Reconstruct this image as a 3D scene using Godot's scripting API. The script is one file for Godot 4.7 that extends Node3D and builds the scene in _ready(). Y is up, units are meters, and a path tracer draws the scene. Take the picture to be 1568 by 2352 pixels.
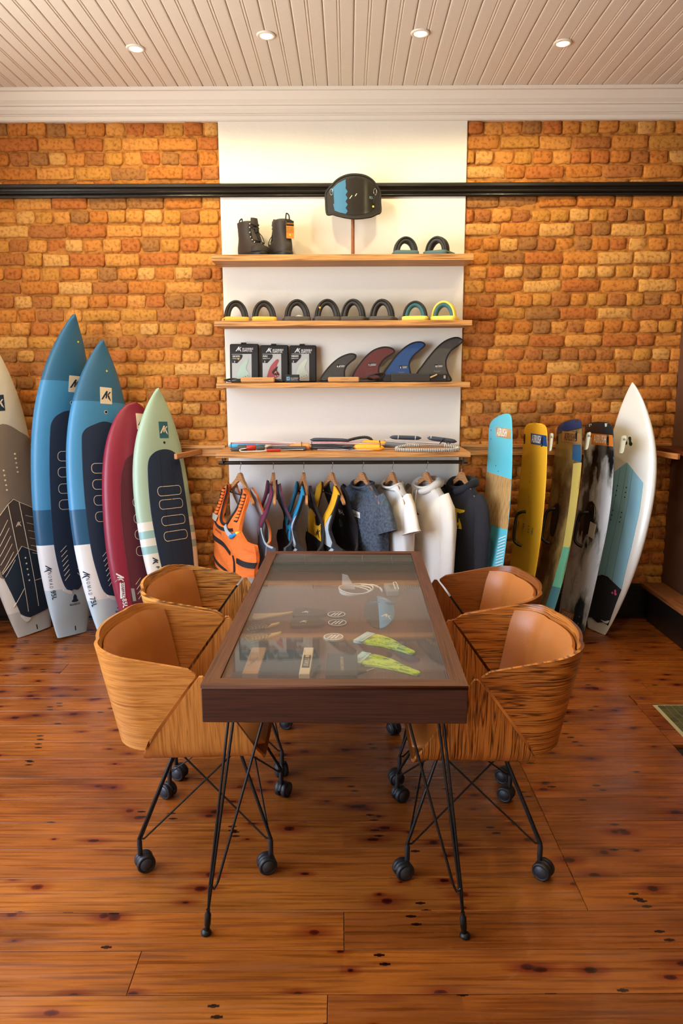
extends Node3D

# ---------------------------------------------------------------- mesh collector
class MB:
	var v := PackedVector3Array()
	var uv := PackedVector2Array()
	var col := PackedColorArray()
	var grp := PackedInt32Array()
	var g := 1                      # smoothing group, -1 is flat
	var c := Color.WHITE
	var xf := Transform3D.IDENTITY
	var colored := false
	var has_uv := false

	func vert(p: Vector3, u := Vector2.ZERO) -> void:
		v.push_back(xf * p)
		uv.push_back(u)
		col.push_back(c)
		grp.push_back(g)

	func tri(a: Vector3, b: Vector3, d: Vector3, ua := Vector2.ZERO, ub := Vector2.ZERO, ud := Vector2.ZERO) -> void:
		vert(a, ua)
		vert(b, ub)
		vert(d, ud)

	func quad(a: Vector3, b: Vector3, d: Vector3, e: Vector3, ua := Vector2.ZERO, ub := Vector2.ZERO, ud := Vector2.ZERO, ue := Vector2.ZERO) -> void:
		tri(a, b, d, ua, ub, ud)
		tri(a, d, e, ua, ud, ue)

	# box with chamfered edges, centre at, full size s
	func box(at: Vector3, s: Vector3, bev := 0.0) -> void:
		var keep := g
		g = -1
		var h := s / 2
		var b := minf(bev, minf(h.x, minf(h.y, h.z)) * 0.9)
		for ax in 3:
			for sg in [-1.0, 1.0]:
				var n := Vector3.ZERO
				n[ax] = sg
				var u := Vector3.ZERO
				u[(ax + 1) % 3] = 1
				var w := Vector3.ZERO
				w[(ax + 2) % 3] = 1
				var hu: float = h[(ax + 1) % 3] - b
				var hw: float = h[(ax + 2) % 3] - b
				var cc := at + n * h[ax]
				if sg > 0:
					quad(cc - u * hu - w * hw, cc + u * hu - w * hw, cc + u * hu + w * hw, cc - u * hu + w * hw)
				else:
					quad(cc - u * hu - w * hw, cc - u * hu + w * hw, cc + u * hu + w * hw, cc + u * hu - w * hw)
		if b > 0:
			for ax in 3:
				var a1 := (ax + 1) % 3
				var a2 := (ax + 2) % 3
				for s1 in [-1.0, 1.0]:
					for s2 in [-1.0, 1.0]:
						var p0 := Vector3.ZERO
						var p1 := Vector3.ZERO
						p0[a1] = s1 * h[a1]
						p0[a2] = s2 * (h[a2] - b)
						p1[a1] = s1 * (h[a1] - b)
						p1[a2] = s2 * h[a2]
						var e := Vector3.ZERO
						e[ax] = h[ax] - b
						if s1 * s2 > 0:
							quad(at + p0 - e, at + p1 - e, at + p1 + e, at + p0 + e)
						else:
							quad(at + p0 + e, at + p1 + e, at + p1 - e, at + p0 - e)
			for sx in [-1.0, 1.0]:
				for sy in [-1.0, 1.0]:
					for sz in [-1.0, 1.0]:
						var pa := at + Vector3(sx * h.x, sy * (h.y - b), sz * (h.z - b))
						var pb := at + Vector3(sx * (h.x - b), sy * h.y, sz * (h.z - b))
						var pc := at + Vector3(sx * (h.x - b), sy * (h.y - b), sz * h.z)
						if sx * sy * sz > 0:
							tri(pa, pb, pc)
						else:
							tri(pa, pc, pb)
		g = keep

	# rings of equal length joined into a skin
	func loft(rings: Array, closed := true, cap0 := true, cap1 := true, flat_caps := true) -> void:
		var n: int = rings[0].size()
		var m := n if closed else n - 1
		for i in rings.size() - 1:
			var r0: PackedVector3Array = rings[i]
			var r1: PackedVector3Array = rings[i + 1]
			for k in m:
				var k2 := (k + 1) % n
				var u0 := Vector2(float(k) / m, float(i) / (rings.size() - 1))
				var u1 := Vector2(float(k + 1) / m, float(i + 1) / (rings.size() - 1))
				quad(r0[k], r0[k2], r1[k2], r1[k], u0, Vector2(u1.x, u0.y), u1, Vector2(u0.x, u1.y))
		var keep := g
		if flat_caps:
			g = -1
		if cap0:
			fan(rings[0], true)
		if cap1:
			fan(rings[rings.size() - 1], false)
		g = keep

	func fan(r: PackedVector3Array, rev: bool) -> void:
		var ctr := Vector3.ZERO
		for p in r:
			ctr += p
		ctr /= r.size()
		for k in r.size():
			var a := r[k]
			var b := r[(k + 1) % r.size()]
			if rev:
				tri(ctr, b, a)
			else:
				tri(ctr, a, b)

	func tube(path: PackedVector3Array, r, n := 8, caps := true, loop := false) -> void:
		var rings := []
		var t0 := (path[1] - path[0]).normalized()
		var up := Vector3.UP if absf(t0.y) < 0.9 else Vector3.RIGHT
		var nn := t0.cross(up).normalized()
		for i in path.size():
			var t: Vector3
			if loop:
				t = (path[(i + 1) % path.size()] - path[(i - 1 + path.size()) % path.size()]).normalized()
			elif i == 0:
				t = (path[1] - path[0]).normalized()
			elif i == path.size() - 1:
				t = (path[i] - path[i - 1]).normalized()
			else:
				t = ((path[i + 1] - path[i]).normalized() + (path[i] - path[i - 1]).normalized()).normalized()
			nn = (nn - t * nn.dot(t)).normalized()
			var bb := t.cross(nn)
			var rr: float = r[i] if r is Array or r is PackedFloat32Array else r
			var ring := PackedVector3Array()
			for k in n:
				var a := TAU * k / n
				ring.push_back(path[i] + (nn * cos(a) + bb * sin(a)) * rr)
			rings.push_back(ring)
		if loop:
			rings.push_back(rings[0])
		loft(rings, true, caps and not loop, caps and not loop)

	# profile of (radius, height) turned about y
	func lathe(prof: Array, n := 16) -> void:
		var rings := []
		for p in prof:
			var ring := PackedVector3Array()
			for k in n:
				var a := TAU * k / n
				ring.push_back(Vector3(cos(a) * p.x, p.y, -sin(a) * p.x))
			rings.push_back(ring)
		loft(rings)

	# a grid of points P(i, j) as a sheet with thickness d (towards its own back)
	func sheet(grid: Array, d: float, uvs := []) -> void:
		var ni := grid.size()
		var nj: int = grid[0].size()
		var nor := []
		for i in ni:
			var row := PackedVector3Array()
			for j in nj:
				var a: Vector3 = grid[mini(i + 1, ni - 1)][j] - grid[maxi(i - 1, 0)][j]
				var b: Vector3 = grid[i][mini(j + 1, nj - 1)] - grid[i][maxi(j - 1, 0)]
				row.push_back(a.cross(b).normalized())
			nor.push_back(row)
		var keep := g
		for i in ni - 1:
			for j in nj - 1:
				var q := [[i, j], [i + 1, j], [i + 1, j + 1], [i, j + 1]]
				var p := []
				var o := []
				var w := []
				for e in q:
					p.push_back(grid[e[0]][e[1]])
					o.push_back(grid[e[0]][e[1]] - nor[e[0]][e[1]] * d)
					w.push_back(uvs[e[0]][e[1]] if uvs.size() else Vector2(float(e[0]) / ni, float(e[1]) / nj))
				g = keep
				quad(p[0], p[1], p[2], p[3], w[0], w[1], w[2], w[3])
				g = keep + 1
				quad(o[3], o[2], o[1], o[0], w[3], w[2], w[1], w[0])
		g = keep + 2
		var loop := []
		for i in ni:
			loop.push_back([i, 0])
		for j in range(1, nj):
			loop.push_back([ni - 1, j])
		for i in range(ni - 2, -1, -1):
			loop.push_back([i, nj - 1])
		for j in range(nj - 2, 0, -1):
			loop.push_back([0, j])
		for k in loop.size():
			var e: Array = loop[k]
			var f: Array = loop[(k + 1) % loop.size()]
			var a: Vector3 = grid[e[0]][e[1]]
			var b: Vector3 = grid[f[0]][f[1]]
			var w0: Vector2 = uvs[e[0]][e[1]] if uvs.size() else Vector2.ZERO
			var w1: Vector2 = uvs[f[0]][f[1]] if uvs.size() else Vector2.ZERO
			quad(b, a, a - nor[e[0]][e[1]] * d, b - nor[f[0]][f[1]] * d, w1, w0, w0, w1)
		g = keep

	# flat outline laid on a surface f(Vector2, height) -> Vector3, from height h0 to h1
	func slab(poly: PackedVector2Array, cell: float, f: Callable, h0: float, h1: float, both := true, uvk := 1.0) -> void:
		if area(poly) < 0:
			poly = poly.duplicate()
			poly.reverse()
		var lo := poly[0]
		var hi := poly[0]
		for p in poly:
			lo = lo.min(p)
			hi = hi.max(p)
		var nx := maxi(1, ceili((hi.x - lo.x) / cell))
		var ny := maxi(1, ceili((hi.y - lo.y) / cell))
		var sx := (hi.x - lo.x) / nx
		var sy := (hi.y - lo.y) / ny
		var keep := g
		for i in nx:
			for j in ny:
				var a := lo + Vector2(sx * i, sy * j)
				var got: Array
				if nx * ny == 1:
					got = [poly]
				else:
					got = Geometry2D.intersect_polygons(poly, PackedVector2Array([a, a + Vector2(sx, 0), a + Vector2(sx, sy), a + Vector2(0, sy)]))
				for q in got:
					var idx := Geometry2D.triangulate_polygon(q)
					for k in range(0, idx.size(), 3):
						var p0: Vector2 = q[idx[k]]
						var p1: Vector2 = q[idx[k + 1]]
						var p2: Vector2 = q[idx[k + 2]]
						if (p1 - p0).cross(p2 - p0) < 0:
							var sw := p1
							p1 = p2
							p2 = sw
						g = keep
						tri(f.call(p0, h1), f.call(p1, h1), f.call(p2, h1), p0 * uvk, p1 * uvk, p2 * uvk)
						if both:
							g = keep + 1
							tri(f.call(p0, h0), f.call(p2, h0), f.call(p1, h0), p0 * uvk, p2 * uvk, p1 * uvk)
		g = keep + 2
		for k in poly.size():
			var p := poly[k]
			var q := poly[(k + 1) % poly.size()]
			var m := maxi(1, ceili(p.distance_to(q) / cell))
			for e in m:
				var a := p.lerp(q, float(e) / m)
				var b := p.lerp(q, float(e + 1) / m)
				quad(f.call(a, h0), f.call(b, h0), f.call(b, h1), f.call(a, h1), a * uvk, b * uvk, b * uvk, a * uvk)
		g = keep

	static func area(p: PackedVector2Array) -> float:
		var s := 0.0
		for k in p.size():
			s += p[k].cross(p[(k + 1) % p.size()])
		return s

	func mesh(fix := true) -> ArrayMesh:
		var flip := false
		if fix:
			var vol := 0.0
			for i in range(0, v.size(), 3):
				vol += v[i].dot(v[i + 1].cross(v[i + 2]))
			flip = vol < 0
		var st := SurfaceTool.new()
		st.begin(Mesh.PRIMITIVE_TRIANGLES)
		for i in range(0, v.size(), 3):
			if v[i].is_equal_approx(v[i + 1]) or v[i].is_equal_approx(v[i + 2]) or v[i + 1].is_equal_approx(v[i + 2]):
				continue
			for k in ([0, 1, 2] if flip else [0, 2, 1]):
				st.set_smooth_group(grp[i + k])
				if colored:
					st.set_color(col[i + k])
				if has_uv:
					st.set_uv(uv[i + k])
				st.add_vertex(v[i + k])
		st.generate_normals()
		st.index()
		return st.commit()

var M := {}
var taken := {}
var rng := RandomNumberGenerator.new()

func numbered(called: String) -> String:
	var n: int = taken.get(called, 0)
	taken[called] = n + 1
	return called if n == 0 else "%s_%03d" % [called, n]

func put(called: String, mesh: Mesh, m: Material, parent: Node = null, at := Vector3.ZERO, rot := Vector3.ZERO) -> MeshInstance3D:
	var o := MeshInstance3D.new()
	o.name = called if parent else numbered(called)
	o.mesh = mesh
	o.material_override = m
	(parent if parent else self).add_child(o, true)
	o.position = at
	o.rotation_degrees = rot
	return o

func thing(called: String, label: String, category: String, at := Vector3.ZERO, turn := 0.0, group := "") -> Node3D:
	var o := Node3D.new()
	o.name = numbered(called)
	add_child(o)
	o.position = at
	o.rotation_degrees.y = turn
	tag(o, label, category, group)
	return o

func tag(o: Node, label: String, category: String, group := "") -> Node:
	o.set_meta("label", label)
	o.set_meta("category", category)
	if group:
		o.set_meta("group", group)
	return o

func struct(o: Node, label := "") -> Node:
	o.set_meta("kind", "structure")
	if label:
		o.set_meta("label", label)
	return o

func plate(called: String, at: Vector3, s: Vector3, m: Material, parent: Node = null, bev := 0.002) -> MeshInstance3D:
	var b := MB.new()
	b.box(Vector3.ZERO, s, bev)
	return put(called, b.mesh(), m, parent, at)

func flat_map(p: Vector2, h: float) -> Vector3:
	return Vector3(p.x, p.y, h)

func poly_put(called: String, poly: PackedVector2Array, d: float, m: Material, parent: Node, at := Vector3.ZERO, rot := Vector3.ZERO, bevel := 0.0) -> MeshInstance3D:
	var b := MB.new()
	b.g = -1
	b.slab(poly, 100.0, flat_map, 0.0, d)
	return put(called, b.mesh(), m, parent, at, rot)

func rounded(w: float, h: float, r: float, n := 5, c := Vector2.ZERO) -> PackedVector2Array:
	var out := PackedVector2Array()
	for k in 4:
		var o: Vector2 = [Vector2(1, 1), Vector2(-1, 1), Vector2(-1, -1), Vector2(1, -1)][k] * Vector2(w / 2 - r, h / 2 - r)
		for i in n + 1:
			var a := PI / 2 * (k + float(i) / n)
			out.push_back(c + o + Vector2(cos(a), sin(a)) * r)
	return out

func circle(r: float, n := 16, c := Vector2.ZERO) -> PackedVector2Array:
	var out := PackedVector2Array()
	for i in n:
		out.push_back(c + Vector2.from_angle(TAU * i / n) * r)
	return out

func stroke(path: PackedVector2Array, w: float, loop := false) -> PackedVector2Array:
	var l := PackedVector2Array()
	var r := PackedVector2Array()
	var n := path.size()
	for i in n:
		var a := path[(i - 1 + n) % n] if loop or i > 0 else path[i]
		var b := path[(i + 1) % n] if loop or i < n - 1 else path[i]
		var d := (b - a).normalized().orthogonal() * w / 2
		l.push_back(path[i] + d)
		r.push_back(path[i] - d)
	if loop:
		l.push_back(l[0])
		r.push_back(r[0])
	r.reverse()
	l.append_array(r)
	return l

func smooth_path(pts: Array, n := 6, loop := false) -> PackedVector3Array:
	var out := PackedVector3Array()
	var c := pts.size()
	for i in (c if loop else c - 1):
		var p0: Vector3 = pts[(i - 1 + c) % c] if loop or i > 0 else pts[i]
		var p1: Vector3 = pts[i]
		var p2: Vector3 = pts[(i + 1) % c]
		var p3: Vector3 = pts[(i + 2) % c] if loop or i < c - 2 else pts[i + 1]
		for k in n:
			out.push_back(p1.cubic_interpolate(p2, p0, p3, float(k) / n))
	if not loop:
		out.push_back(pts[c - 1])
	return out

func smooth2(pts: Array, n := 6, loop := true) -> PackedVector2Array:
	var t := []
	for p in pts:
		t.push_back(Vector3(p.x, p.y, 0))
	var out := PackedVector2Array()
	for p in smooth_path(t, n, loop):
		out.push_back(Vector2(p.x, p.y))
	return out

func text_on(called: String, words: String, size: float, m: Material, parent: Node, f: Callable, at: Vector2, turn := 0.0, bold := true, centre := true, squeeze := 1.0, depth := 0.0006) -> MeshInstance3D:
	var key := words + str(size) + str(bold) + str(centre)
	var t := TextMesh.new()
	var font := SystemFont.new()
	font.font_names = PackedStringArray(["Droid Sans"])
	font.font_weight = 700 if bold else 400
	t.font = font
	t.text = words
	t.font_size = 32
	t.pixel_size = size / 23.0
	t.curve_step = 4.0
	t.depth = 0.0
	t.horizontal_alignment = HORIZONTAL_ALIGNMENT_CENTER if centre else HORIZONTAL_ALIGNMENT_LEFT
	var arr := t.get_mesh_arrays()
	var vs: PackedVector3Array = arr[Mesh.ARRAY_VERTEX]
	var ix: PackedInt32Array = arr[Mesh.ARRAY_INDEX] if arr[Mesh.ARRAY_INDEX] != null else PackedInt32Array(range(vs.size()))
	var b := MB.new()
	b.g = 1
	var rot := Transform2D(deg_to_rad(turn), at)
	for i in range(0, ix.size(), 3):
		var q := []
		for k in 3:
			var p := vs[ix[i + k]]
			q.push_back(f.call(rot * Vector2(p.x * squeeze, p.y), depth))
		b.tri(q[0], q[2], q[1])
	return put(called, b.mesh(false), m, parent)

# ---------------------------------------------------------------- materials
func ramp(stops: Array) -> Gradient:
	var gr := Gradient.new()
	var o := PackedFloat32Array()
	var c := PackedColorArray()
	for s in stops:
		o.push_back(s[0])
		c.push_back(s[1])
	gr.offsets = o
	gr.colors = c
	return gr

func noise(freq: float, oct: int, stops: Array, sd := 1, type := FastNoiseLite.TYPE_SIMPLEX_SMOOTH, warp := 0.0, size := 512) -> NoiseTexture2D:
	var n := FastNoiseLite.new()
	n.noise_type = type
	n.frequency = freq
	n.fractal_octaves = oct
	n.fractal_type = FastNoiseLite.FRACTAL_FBM if oct > 1 else FastNoiseLite.FRACTAL_NONE
	n.seed = sd
	if warp > 0:
		n.domain_warp_enabled = true
		n.domain_warp_amplitude = warp
		n.domain_warp_frequency = freq * 0.6
	var t := NoiseTexture2D.new()
	t.width = size
	t.height = size
	t.seamless = true
	t.noise = n
	if stops.size():
		t.color_ramp = ramp(stops)
	return t

func mat(key: String, c: Color, rough := 0.6, o := {}) -> StandardMaterial3D:
	var m := StandardMaterial3D.new()
	m.resource_name = key
	m.albedo_color = c
	m.roughness = rough
	m.metallic = o.get("metal", 0.0)
	m.metallic_specular = o.get("spec", 0.5)
	if o.has("tex"):
		m.albedo_texture = o.tex
	if o.has("bump"):
		m.heightmap_enabled = true
		m.heightmap_texture = o.bump
		m.heightmap_scale = o.get("bump_cm", 0.1)
	if o.has("rough_tex"):
		m.roughness_texture = o.rough_tex
	if o.has("uvs"):
		m.uv1_scale = o.uvs
	if o.has("off"):
		m.uv1_offset = o.off
	if o.get("tri", false):
		m.uv1_triplanar = true
		m.uv1_world_triplanar = o.get("world", false)
	if o.has("detail"):
		m.detail_enabled = true
		m.detail_albedo = o.detail
		m.detail_blend_mode = BaseMaterial3D.BLEND_MODE_MUL
		m.detail_uv_layer = BaseMaterial3D.DETAIL_UV_2
		m.uv2_triplanar = true
		m.uv2_world_triplanar = o.get("world", false)
		m.uv2_scale = o.get("duvs", Vector3.ONE)
		m.uv2_offset = o.get("doff", Vector3.ZERO)
	if o.has("coat"):
		m.clearcoat_enabled = true
		m.clearcoat = o.coat
		m.clearcoat_roughness = o.get("coat_rough", 0.1)
	if o.has("emit"):
		m.emission_enabled = true
		m.emission = o.emit
		m.emission_energy_multiplier = o.get("energy", 1.0)
	if o.has("rim"):
		m.rim_enabled = true
		m.rim = o.rim
		m.rim_tint = 0.5
	if o.get("vcol", false):
		m.vertex_color_use_as_albedo = true
	M[key] = m
	return m

func rgb(r: int, g: int, b: int) -> Color:
	return Color(r / 255.0, g / 255.0, b / 255.0)

# ---------------------------------------------------------------- camera, light
const LAMP := Color(1.0, 0.915, 0.70)
const CEIL := 3.24

func set_stage() -> void:
	var cam := Camera3D.new()
	cam.name = "camera"
	cam.fov = rad_to_deg(2.0 * atan(1176.0 / 1680.0))
	cam.near = 0.05
	cam.far = 60.0
	cam.position = Vector3(0, 1.6, 4.73)
	cam.basis = Basis(Vector3.RIGHT, deg_to_rad(-10.55)) * Basis(Vector3.BACK, deg_to_rad(-0.23))
	add_child(cam)
	cam.current = true
	var we := WorldEnvironment.new()
	we.name = "daylight"
	var e := Environment.new()
	e.background_mode = Environment.BG_SKY
	var sm := ProceduralSkyMaterial.new()
	sm.sky_top_color = rgb(194, 213, 240)
	sm.sky_horizon_color = rgb(220, 231, 247)
	sm.ground_bottom_color = rgb(150, 148, 142)
	sm.ground_horizon_color = rgb(190, 190, 188)
	sm.sky_energy_multiplier = 5.8
	sm.ground_energy_multiplier = 8.8
	var sk := Sky.new()
	sk.sky_material = sm
	e.sky = sk
	e.tonemap_mode = Environment.TONE_MAPPER_LINEAR
	e.tonemap_exposure = 0.2
	e.sdfgi_enabled = true
	e.ssao_enabled = true
	e.ssil_enabled = true
	we.environment = e
	add_child(we)

# recessed ceiling lamp: ring, glowing lens and the light in it
func downlight(x: float, z: float, label: String, energy: float) -> void:
	var t := thing("ceiling_downlight", label, "ceiling light", Vector3(x, CEIL, z), 0, "recessed ceiling lamps")
	var b := MB.new()
	b.lathe([Vector2(0.030, 0.004), Vector2(0.046, 0.004), Vector2(0.0475, -0.002), Vector2(0.045, -0.006), Vector2(0.036, -0.008), Vector2(0.031, -0.003)], 28)
	put("trim_ring", b.mesh(), M.white_paint, t)
	var l := MB.new()
	l.lathe([Vector2(0.0305, -0.002), Vector2(0.0305, -0.006), Vector2(0.022, -0.0105), Vector2(0.0, -0.0125)], 24)
	put("lamp_lens", l.mesh(), M.lamp_glow, t)
	var s := SpotLight3D.new()
	s.name = "lamp_light"
	s.light_color = LAMP
	s.light_energy = energy
	s.spot_angle = 80.0
	s.spot_angle_attenuation = 0.35
	s.spot_range = 12.0
	s.light_size = 0.03
	s.spot_attenuation = 2.0
	s.shadow_enabled = true
	t.add_child(s)
	s.position = Vector3(0, -0.016, 0)
	s.rotation_degrees = Vector3(-90, 0, 0)

func make_materials() -> void:
	var fine := noise(0.03, 4, [], 3)
	var coarse := noise(0.008, 5, [], 5)
	var pit := noise(0.05, 3, [[0.0, Color(0.0, 0.0, 0.0)], [0.28, Color(0.55, 0.55, 0.55)], [0.5, Color(0.75, 0.75, 0.75)], [1.0, Color.WHITE]], 9)
	var brick_tex := noise(0.02, 5, [[0.0, Color(0.62, 0.56, 0.48)], [0.25, Color(0.86, 0.82, 0.77)], [0.55, Color(1, 1, 1)], [1.0, Color(1, 1, 1)]], 11)
	var tones := [rgb(194, 126, 58), rgb(184, 114, 50), rgb(202, 138, 68), rgb(176, 104, 50), rgb(206, 152, 84), rgb(166, 104, 54), rgb(190, 132, 60), rgb(156, 106, 58)]
	for i in tones.size():
		mat("brick_%s" % ["amber", "orange", "honey", "rust", "straw", "tawny", "ochre", "umber"][i], tones[i], 0.92, {tex = brick_tex, bump = pit, bump_cm = 0.16, tri = true, world = true, uvs = Vector3(3.2, 3.2, 3.2), off = Vector3(0.13 * i, 0.31 * i, 0), spec = 0.3})
	mat("mortar", rgb(176, 118, 56), 0.95, {tex = brick_tex, bump = coarse, bump_cm = 0.6, tri = true, world = true, uvs = Vector3(2.1, 2.1, 2.1), spec = 0.3})
	mat("plaster", rgb(240, 236, 226), 0.85, {bump = coarse, bump_cm = 0.22, tri = true, world = true, uvs = Vector3(1.3, 1.3, 1.3), spec = 0.3})
	mat("ceiling_paint", rgb(238, 230, 218), 0.6, {bump = fine, bump_cm = 0.03, tri = true, world = true, uvs = Vector3(2, 2, 2)})
	mat("white_paint", rgb(240, 234, 224), 0.45, {})
	mat("cornice_paint", rgb(238, 232, 222), 0.55, {bump = fine, bump_cm = 0.03, tri = true, world = true, uvs = Vector3(2, 2, 2)})
	mat("room_paint", rgb(226, 218, 205), 0.8, {})
	mat("black_gloss", rgb(24, 21, 18), 0.28, {bump = coarse, bump_cm = 0.05, tri = true, world = true, uvs = Vector3(3, 9, 9)})
	mat("lamp_glow", rgb(255, 250, 240), 0.4, {emit = Color(1.0, 0.90, 0.72), energy = 14.0})
	var grain := noise(0.022, 5, [[0.0, Color(0.42, 0.36, 0.30)], [0.32, Color(0.78, 0.74, 0.70)], [0.5, Color(0.93, 0.91, 0.89)], [0.7, Color(1, 1, 1)], [1.0, Color(0.80, 0.76, 0.72)]], 21)
	var grain2 := noise(0.016, 4, [[0.0, Color(0.55, 0.5, 0.45)], [0.4, Color(0.9, 0.88, 0.86)], [0.55, Color(1, 1, 1)], [0.75, Color(0.86, 0.82, 0.78)], [1.0, Color(1, 1, 1)]], 33, FastNoiseLite.TYPE_SIMPLEX_SMOOTH, 12.0)
	M.grain = grain
	M.grain2 = grain2
	M.fine = fine
	M.coarse = coarse
	var pinegrain := noise(0.022, 5, [[0.0, Color(0.66, 0.60, 0.54)], [0.35, Color(0.86, 0.83, 0.80)], [0.55, Color(1, 1, 1)], [1.0, Color(0.88, 0.85, 0.82)]], 25)
	var knots := ImageTexture.create_from_image(knot_picture())
	var scuff := noise(0.012, 5, [[0.0, Color(0.22, 0.22, 0.22)], [0.5, Color(0.34, 0.34, 0.34)], [1.0, Color(0.56, 0.56, 0.56)]], 44)
	var ft := [rgb(158, 86, 27), rgb(148, 78, 23), rgb(164, 93, 31), rgb(141, 74, 23), rgb(154, 84, 28), rgb(160, 88, 26)]
	for i in ft.size():
		mat("pine_%s" % ["amber", "russet", "honey", "chestnut", "tawny", "ginger"][i], ft[i], 0.9, {tex = pinegrain, tri = true, world = true, uvs = Vector3(0.16, 5, 5), off = Vector3(0.37 * i, 0, 0.23 * i), detail = knots, duvs = Vector3(0.42, 0.42, 0.42), doff = Vector3(0.29 * i, 0, 0.17 * i), rough_tex = scuff, spec = 0.5, bump = grain, bump_cm = 0.03})
	mat("oak", rgb(214, 156, 92), 0.5, {tex = grain, tri = true, uvs = Vector3(0.22, 9, 9)})
	mat("oak_z", rgb(196, 130, 70), 0.5, {tex = grain, tri = true, uvs = Vector3(9, 9, 0.22)})
	mat("walnut", rgb(96, 55, 31), 0.42, {tex = grain, tri = true, uvs = Vector3(0.22, 10, 10)})
	mat("walnut_z", rgb(96, 55, 31), 0.42, {tex = grain, tri = true, uvs = Vector3(10, 10, 0.22)})
	mat("walnut_dark", rgb(64, 31, 16), 0.45, {tex = grain, tri = true, uvs = Vector3(0.22, 10, 10)})
	mat("bench_wood", rgb(150, 92, 50), 0.5, {tex = grain, tri = true, uvs = Vector3(9, 9, 0.22)})

# pine boards: knots with dark hearts, soft stains and pairs of nail marks
func knot_picture() -> Image:
	var im := Image.create(1024, 1024, false, Image.FORMAT_RGB8)
	var n := FastNoiseLite.new()
	n.frequency = 0.006
	n.fractal_octaves = 3
	n.seed = 5
	var r := RandomNumberGenerator.new()
	r.seed = 77
	for y in 1024:
		for x in 1024:
			var q := 0.5 + 0.5 * n.get_noise_2d(x * 0.6, y * 1.6)
			var d := clampf(0.88 + 0.35 * (q - 0.35), 0.74, 1.0)
			im.set_pixel(x, y, Color(d, d * (0.93 + 0.07 * d), d * (0.86 + 0.14 * d)))
	for k in 150:
		var c := Vector2(r.randf() * 1024, r.randf() * 1024)
		var a := r.randf_range(3, 9)
		var b := a * r.randf_range(0.45, 0.8)
		var hal := r.randf_range(2.0, 4.0)
		var dark := r.randf_range(0.55, 0.95)
		for y in range(int(-b * hal), int(b * hal) + 1):
			for x in range(int(-a * hal * 1.5), int(a * hal * 1.5) + 1):
				var d := sqrt(pow(x / a, 2) + pow(y / b, 2))
				var h := sqrt(pow(x / (a * hal * 1.5), 2) + pow(y / (b * hal), 2))
				if h > 1.0:
					continue
				var px := posmod(int(c.x) + x, 1024)
				var py := posmod(int(c.y) + y, 1024)
				var f := 1.0 - 0.35 * (1.0 - h) * dark
				if d < 1.0:
					f *= 1.0 - 0.72 * dark * (1.0 - d * d * 0.6)
				var o := im.get_pixel(px, py)
				im.set_pixel(px, py, Color(o.r * f, o.g * f * f, o.b * f * f))
	for k in 46:
		var c := Vector2(r.randf() * 1024, r.randf() * 1024)
		for e in 2:
			for y in range(-2, 3):
				for x in range(-7, 8):
					if pow(x / 7.0, 2) + pow(y / 2.2, 2) < 1.0:
						im.set_pixel(posmod(int(c.x) + x + e * 6, 1024), posmod(int(c.y) + y + e * 14, 1024), Color(0.2, 0.13, 0.09))
	return im

# ---------------------------------------------------------------- the room
func brick_shape(w: float, h: float, sd: int) -> ArrayMesh:
	var r := RandomNumberGenerator.new()
	r.seed = sd
	var n := FastNoiseLite.new()
	n.seed = sd
	n.frequency = 9.0
	n.fractal_octaves = 2
	var nx := 8 if w > 0.16 else 5
	var ny := 4
	var b := MB.new()
	var cut := Vector2(r.randf_range(-1, 1), r.randf_range(-1, 1))
	var chip := r.randf_range(0.0, 0.013)
	var grid := []
	for i in nx + 1:
		var row := PackedVector3Array()
		for j in ny + 1:
			var u: float = [-1.0, -1.0 + 0.014 / w, 0.0, 1.0 - 0.014 / w, 1.0][clampi(i if i < 2 else (i - nx + 4 if i > nx - 2 else 2), 0, 4)]
			if i >= 2 and i <= nx - 2:
				u = lerpf(-1.0 + 0.014 / w, 1.0 - 0.014 / w, float(i - 1) / (nx - 2))
			var t: float = [-1.0, -1.0 + 0.014 / h, 0.0, 1.0 - 0.014 / h, 1.0][j]
			var p := Vector2(u * w / 2, t * h / 2)
			var ex := maxf(absf(u), 0.0)
			var ey := maxf(absf(t), 0.0)
			var edge := ex >= 0.999 or ey >= 0.999
			var z := 0.0
			# pull the corners in and wear the arrises
			if ex >= 0.999 and ey >= 0.999:
				p *= Vector2(1.0 - 0.006 / w * (1.0 + r.randf()), 1.0 - 0.005 / h * (0.8 + r.randf()))
				z -= 0.006
			elif edge:
				z -= 0.0035 + 0.003 * r.randf()
			p += Vector2(n.get_noise_2d(p.x * 2 + 7, p.y * 2), n.get_noise_2d(p.x * 2, p.y * 2 + 31)) * 0.006
			z += n.get_noise_2d(p.x * 2 + 50, p.y * 2) * 0.006
			if signf(u) == signf(cut.x) and signf(t) == signf(cut.y):
				z -= chip * absf(u) * absf(t)
			row.push_back(Vector3(p.x, p.y, z))
		grid.push_back(row)
	for i in nx:
		for j in ny:
			b.quad(grid[i][j], grid[i + 1][j], grid[i + 1][j + 1], grid[i][j + 1])
	var rim := []
	for i in nx:
		rim.push_back(grid[i][0])
	for j in ny:
		rim.push_back(grid[nx][j])
	for i in range(nx, 0, -1):
		rim.push_back(grid[i][ny])
	for j in range(ny, 0, -1):
		rim.push_back(grid[0][j])
	for k in rim.size():
		var p: Vector3 = rim[k]
		var q: Vector3 = rim[(k + 1) % rim.size()]
		var o := Vector3(1.03, 1.05, 0)
		b.quad(q, p, Vector3(p.x * o.x, p.y * o.y, -0.04), Vector3(q.x * o.x, q.y * o.y, -0.04))
	return b.mesh(false)

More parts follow.
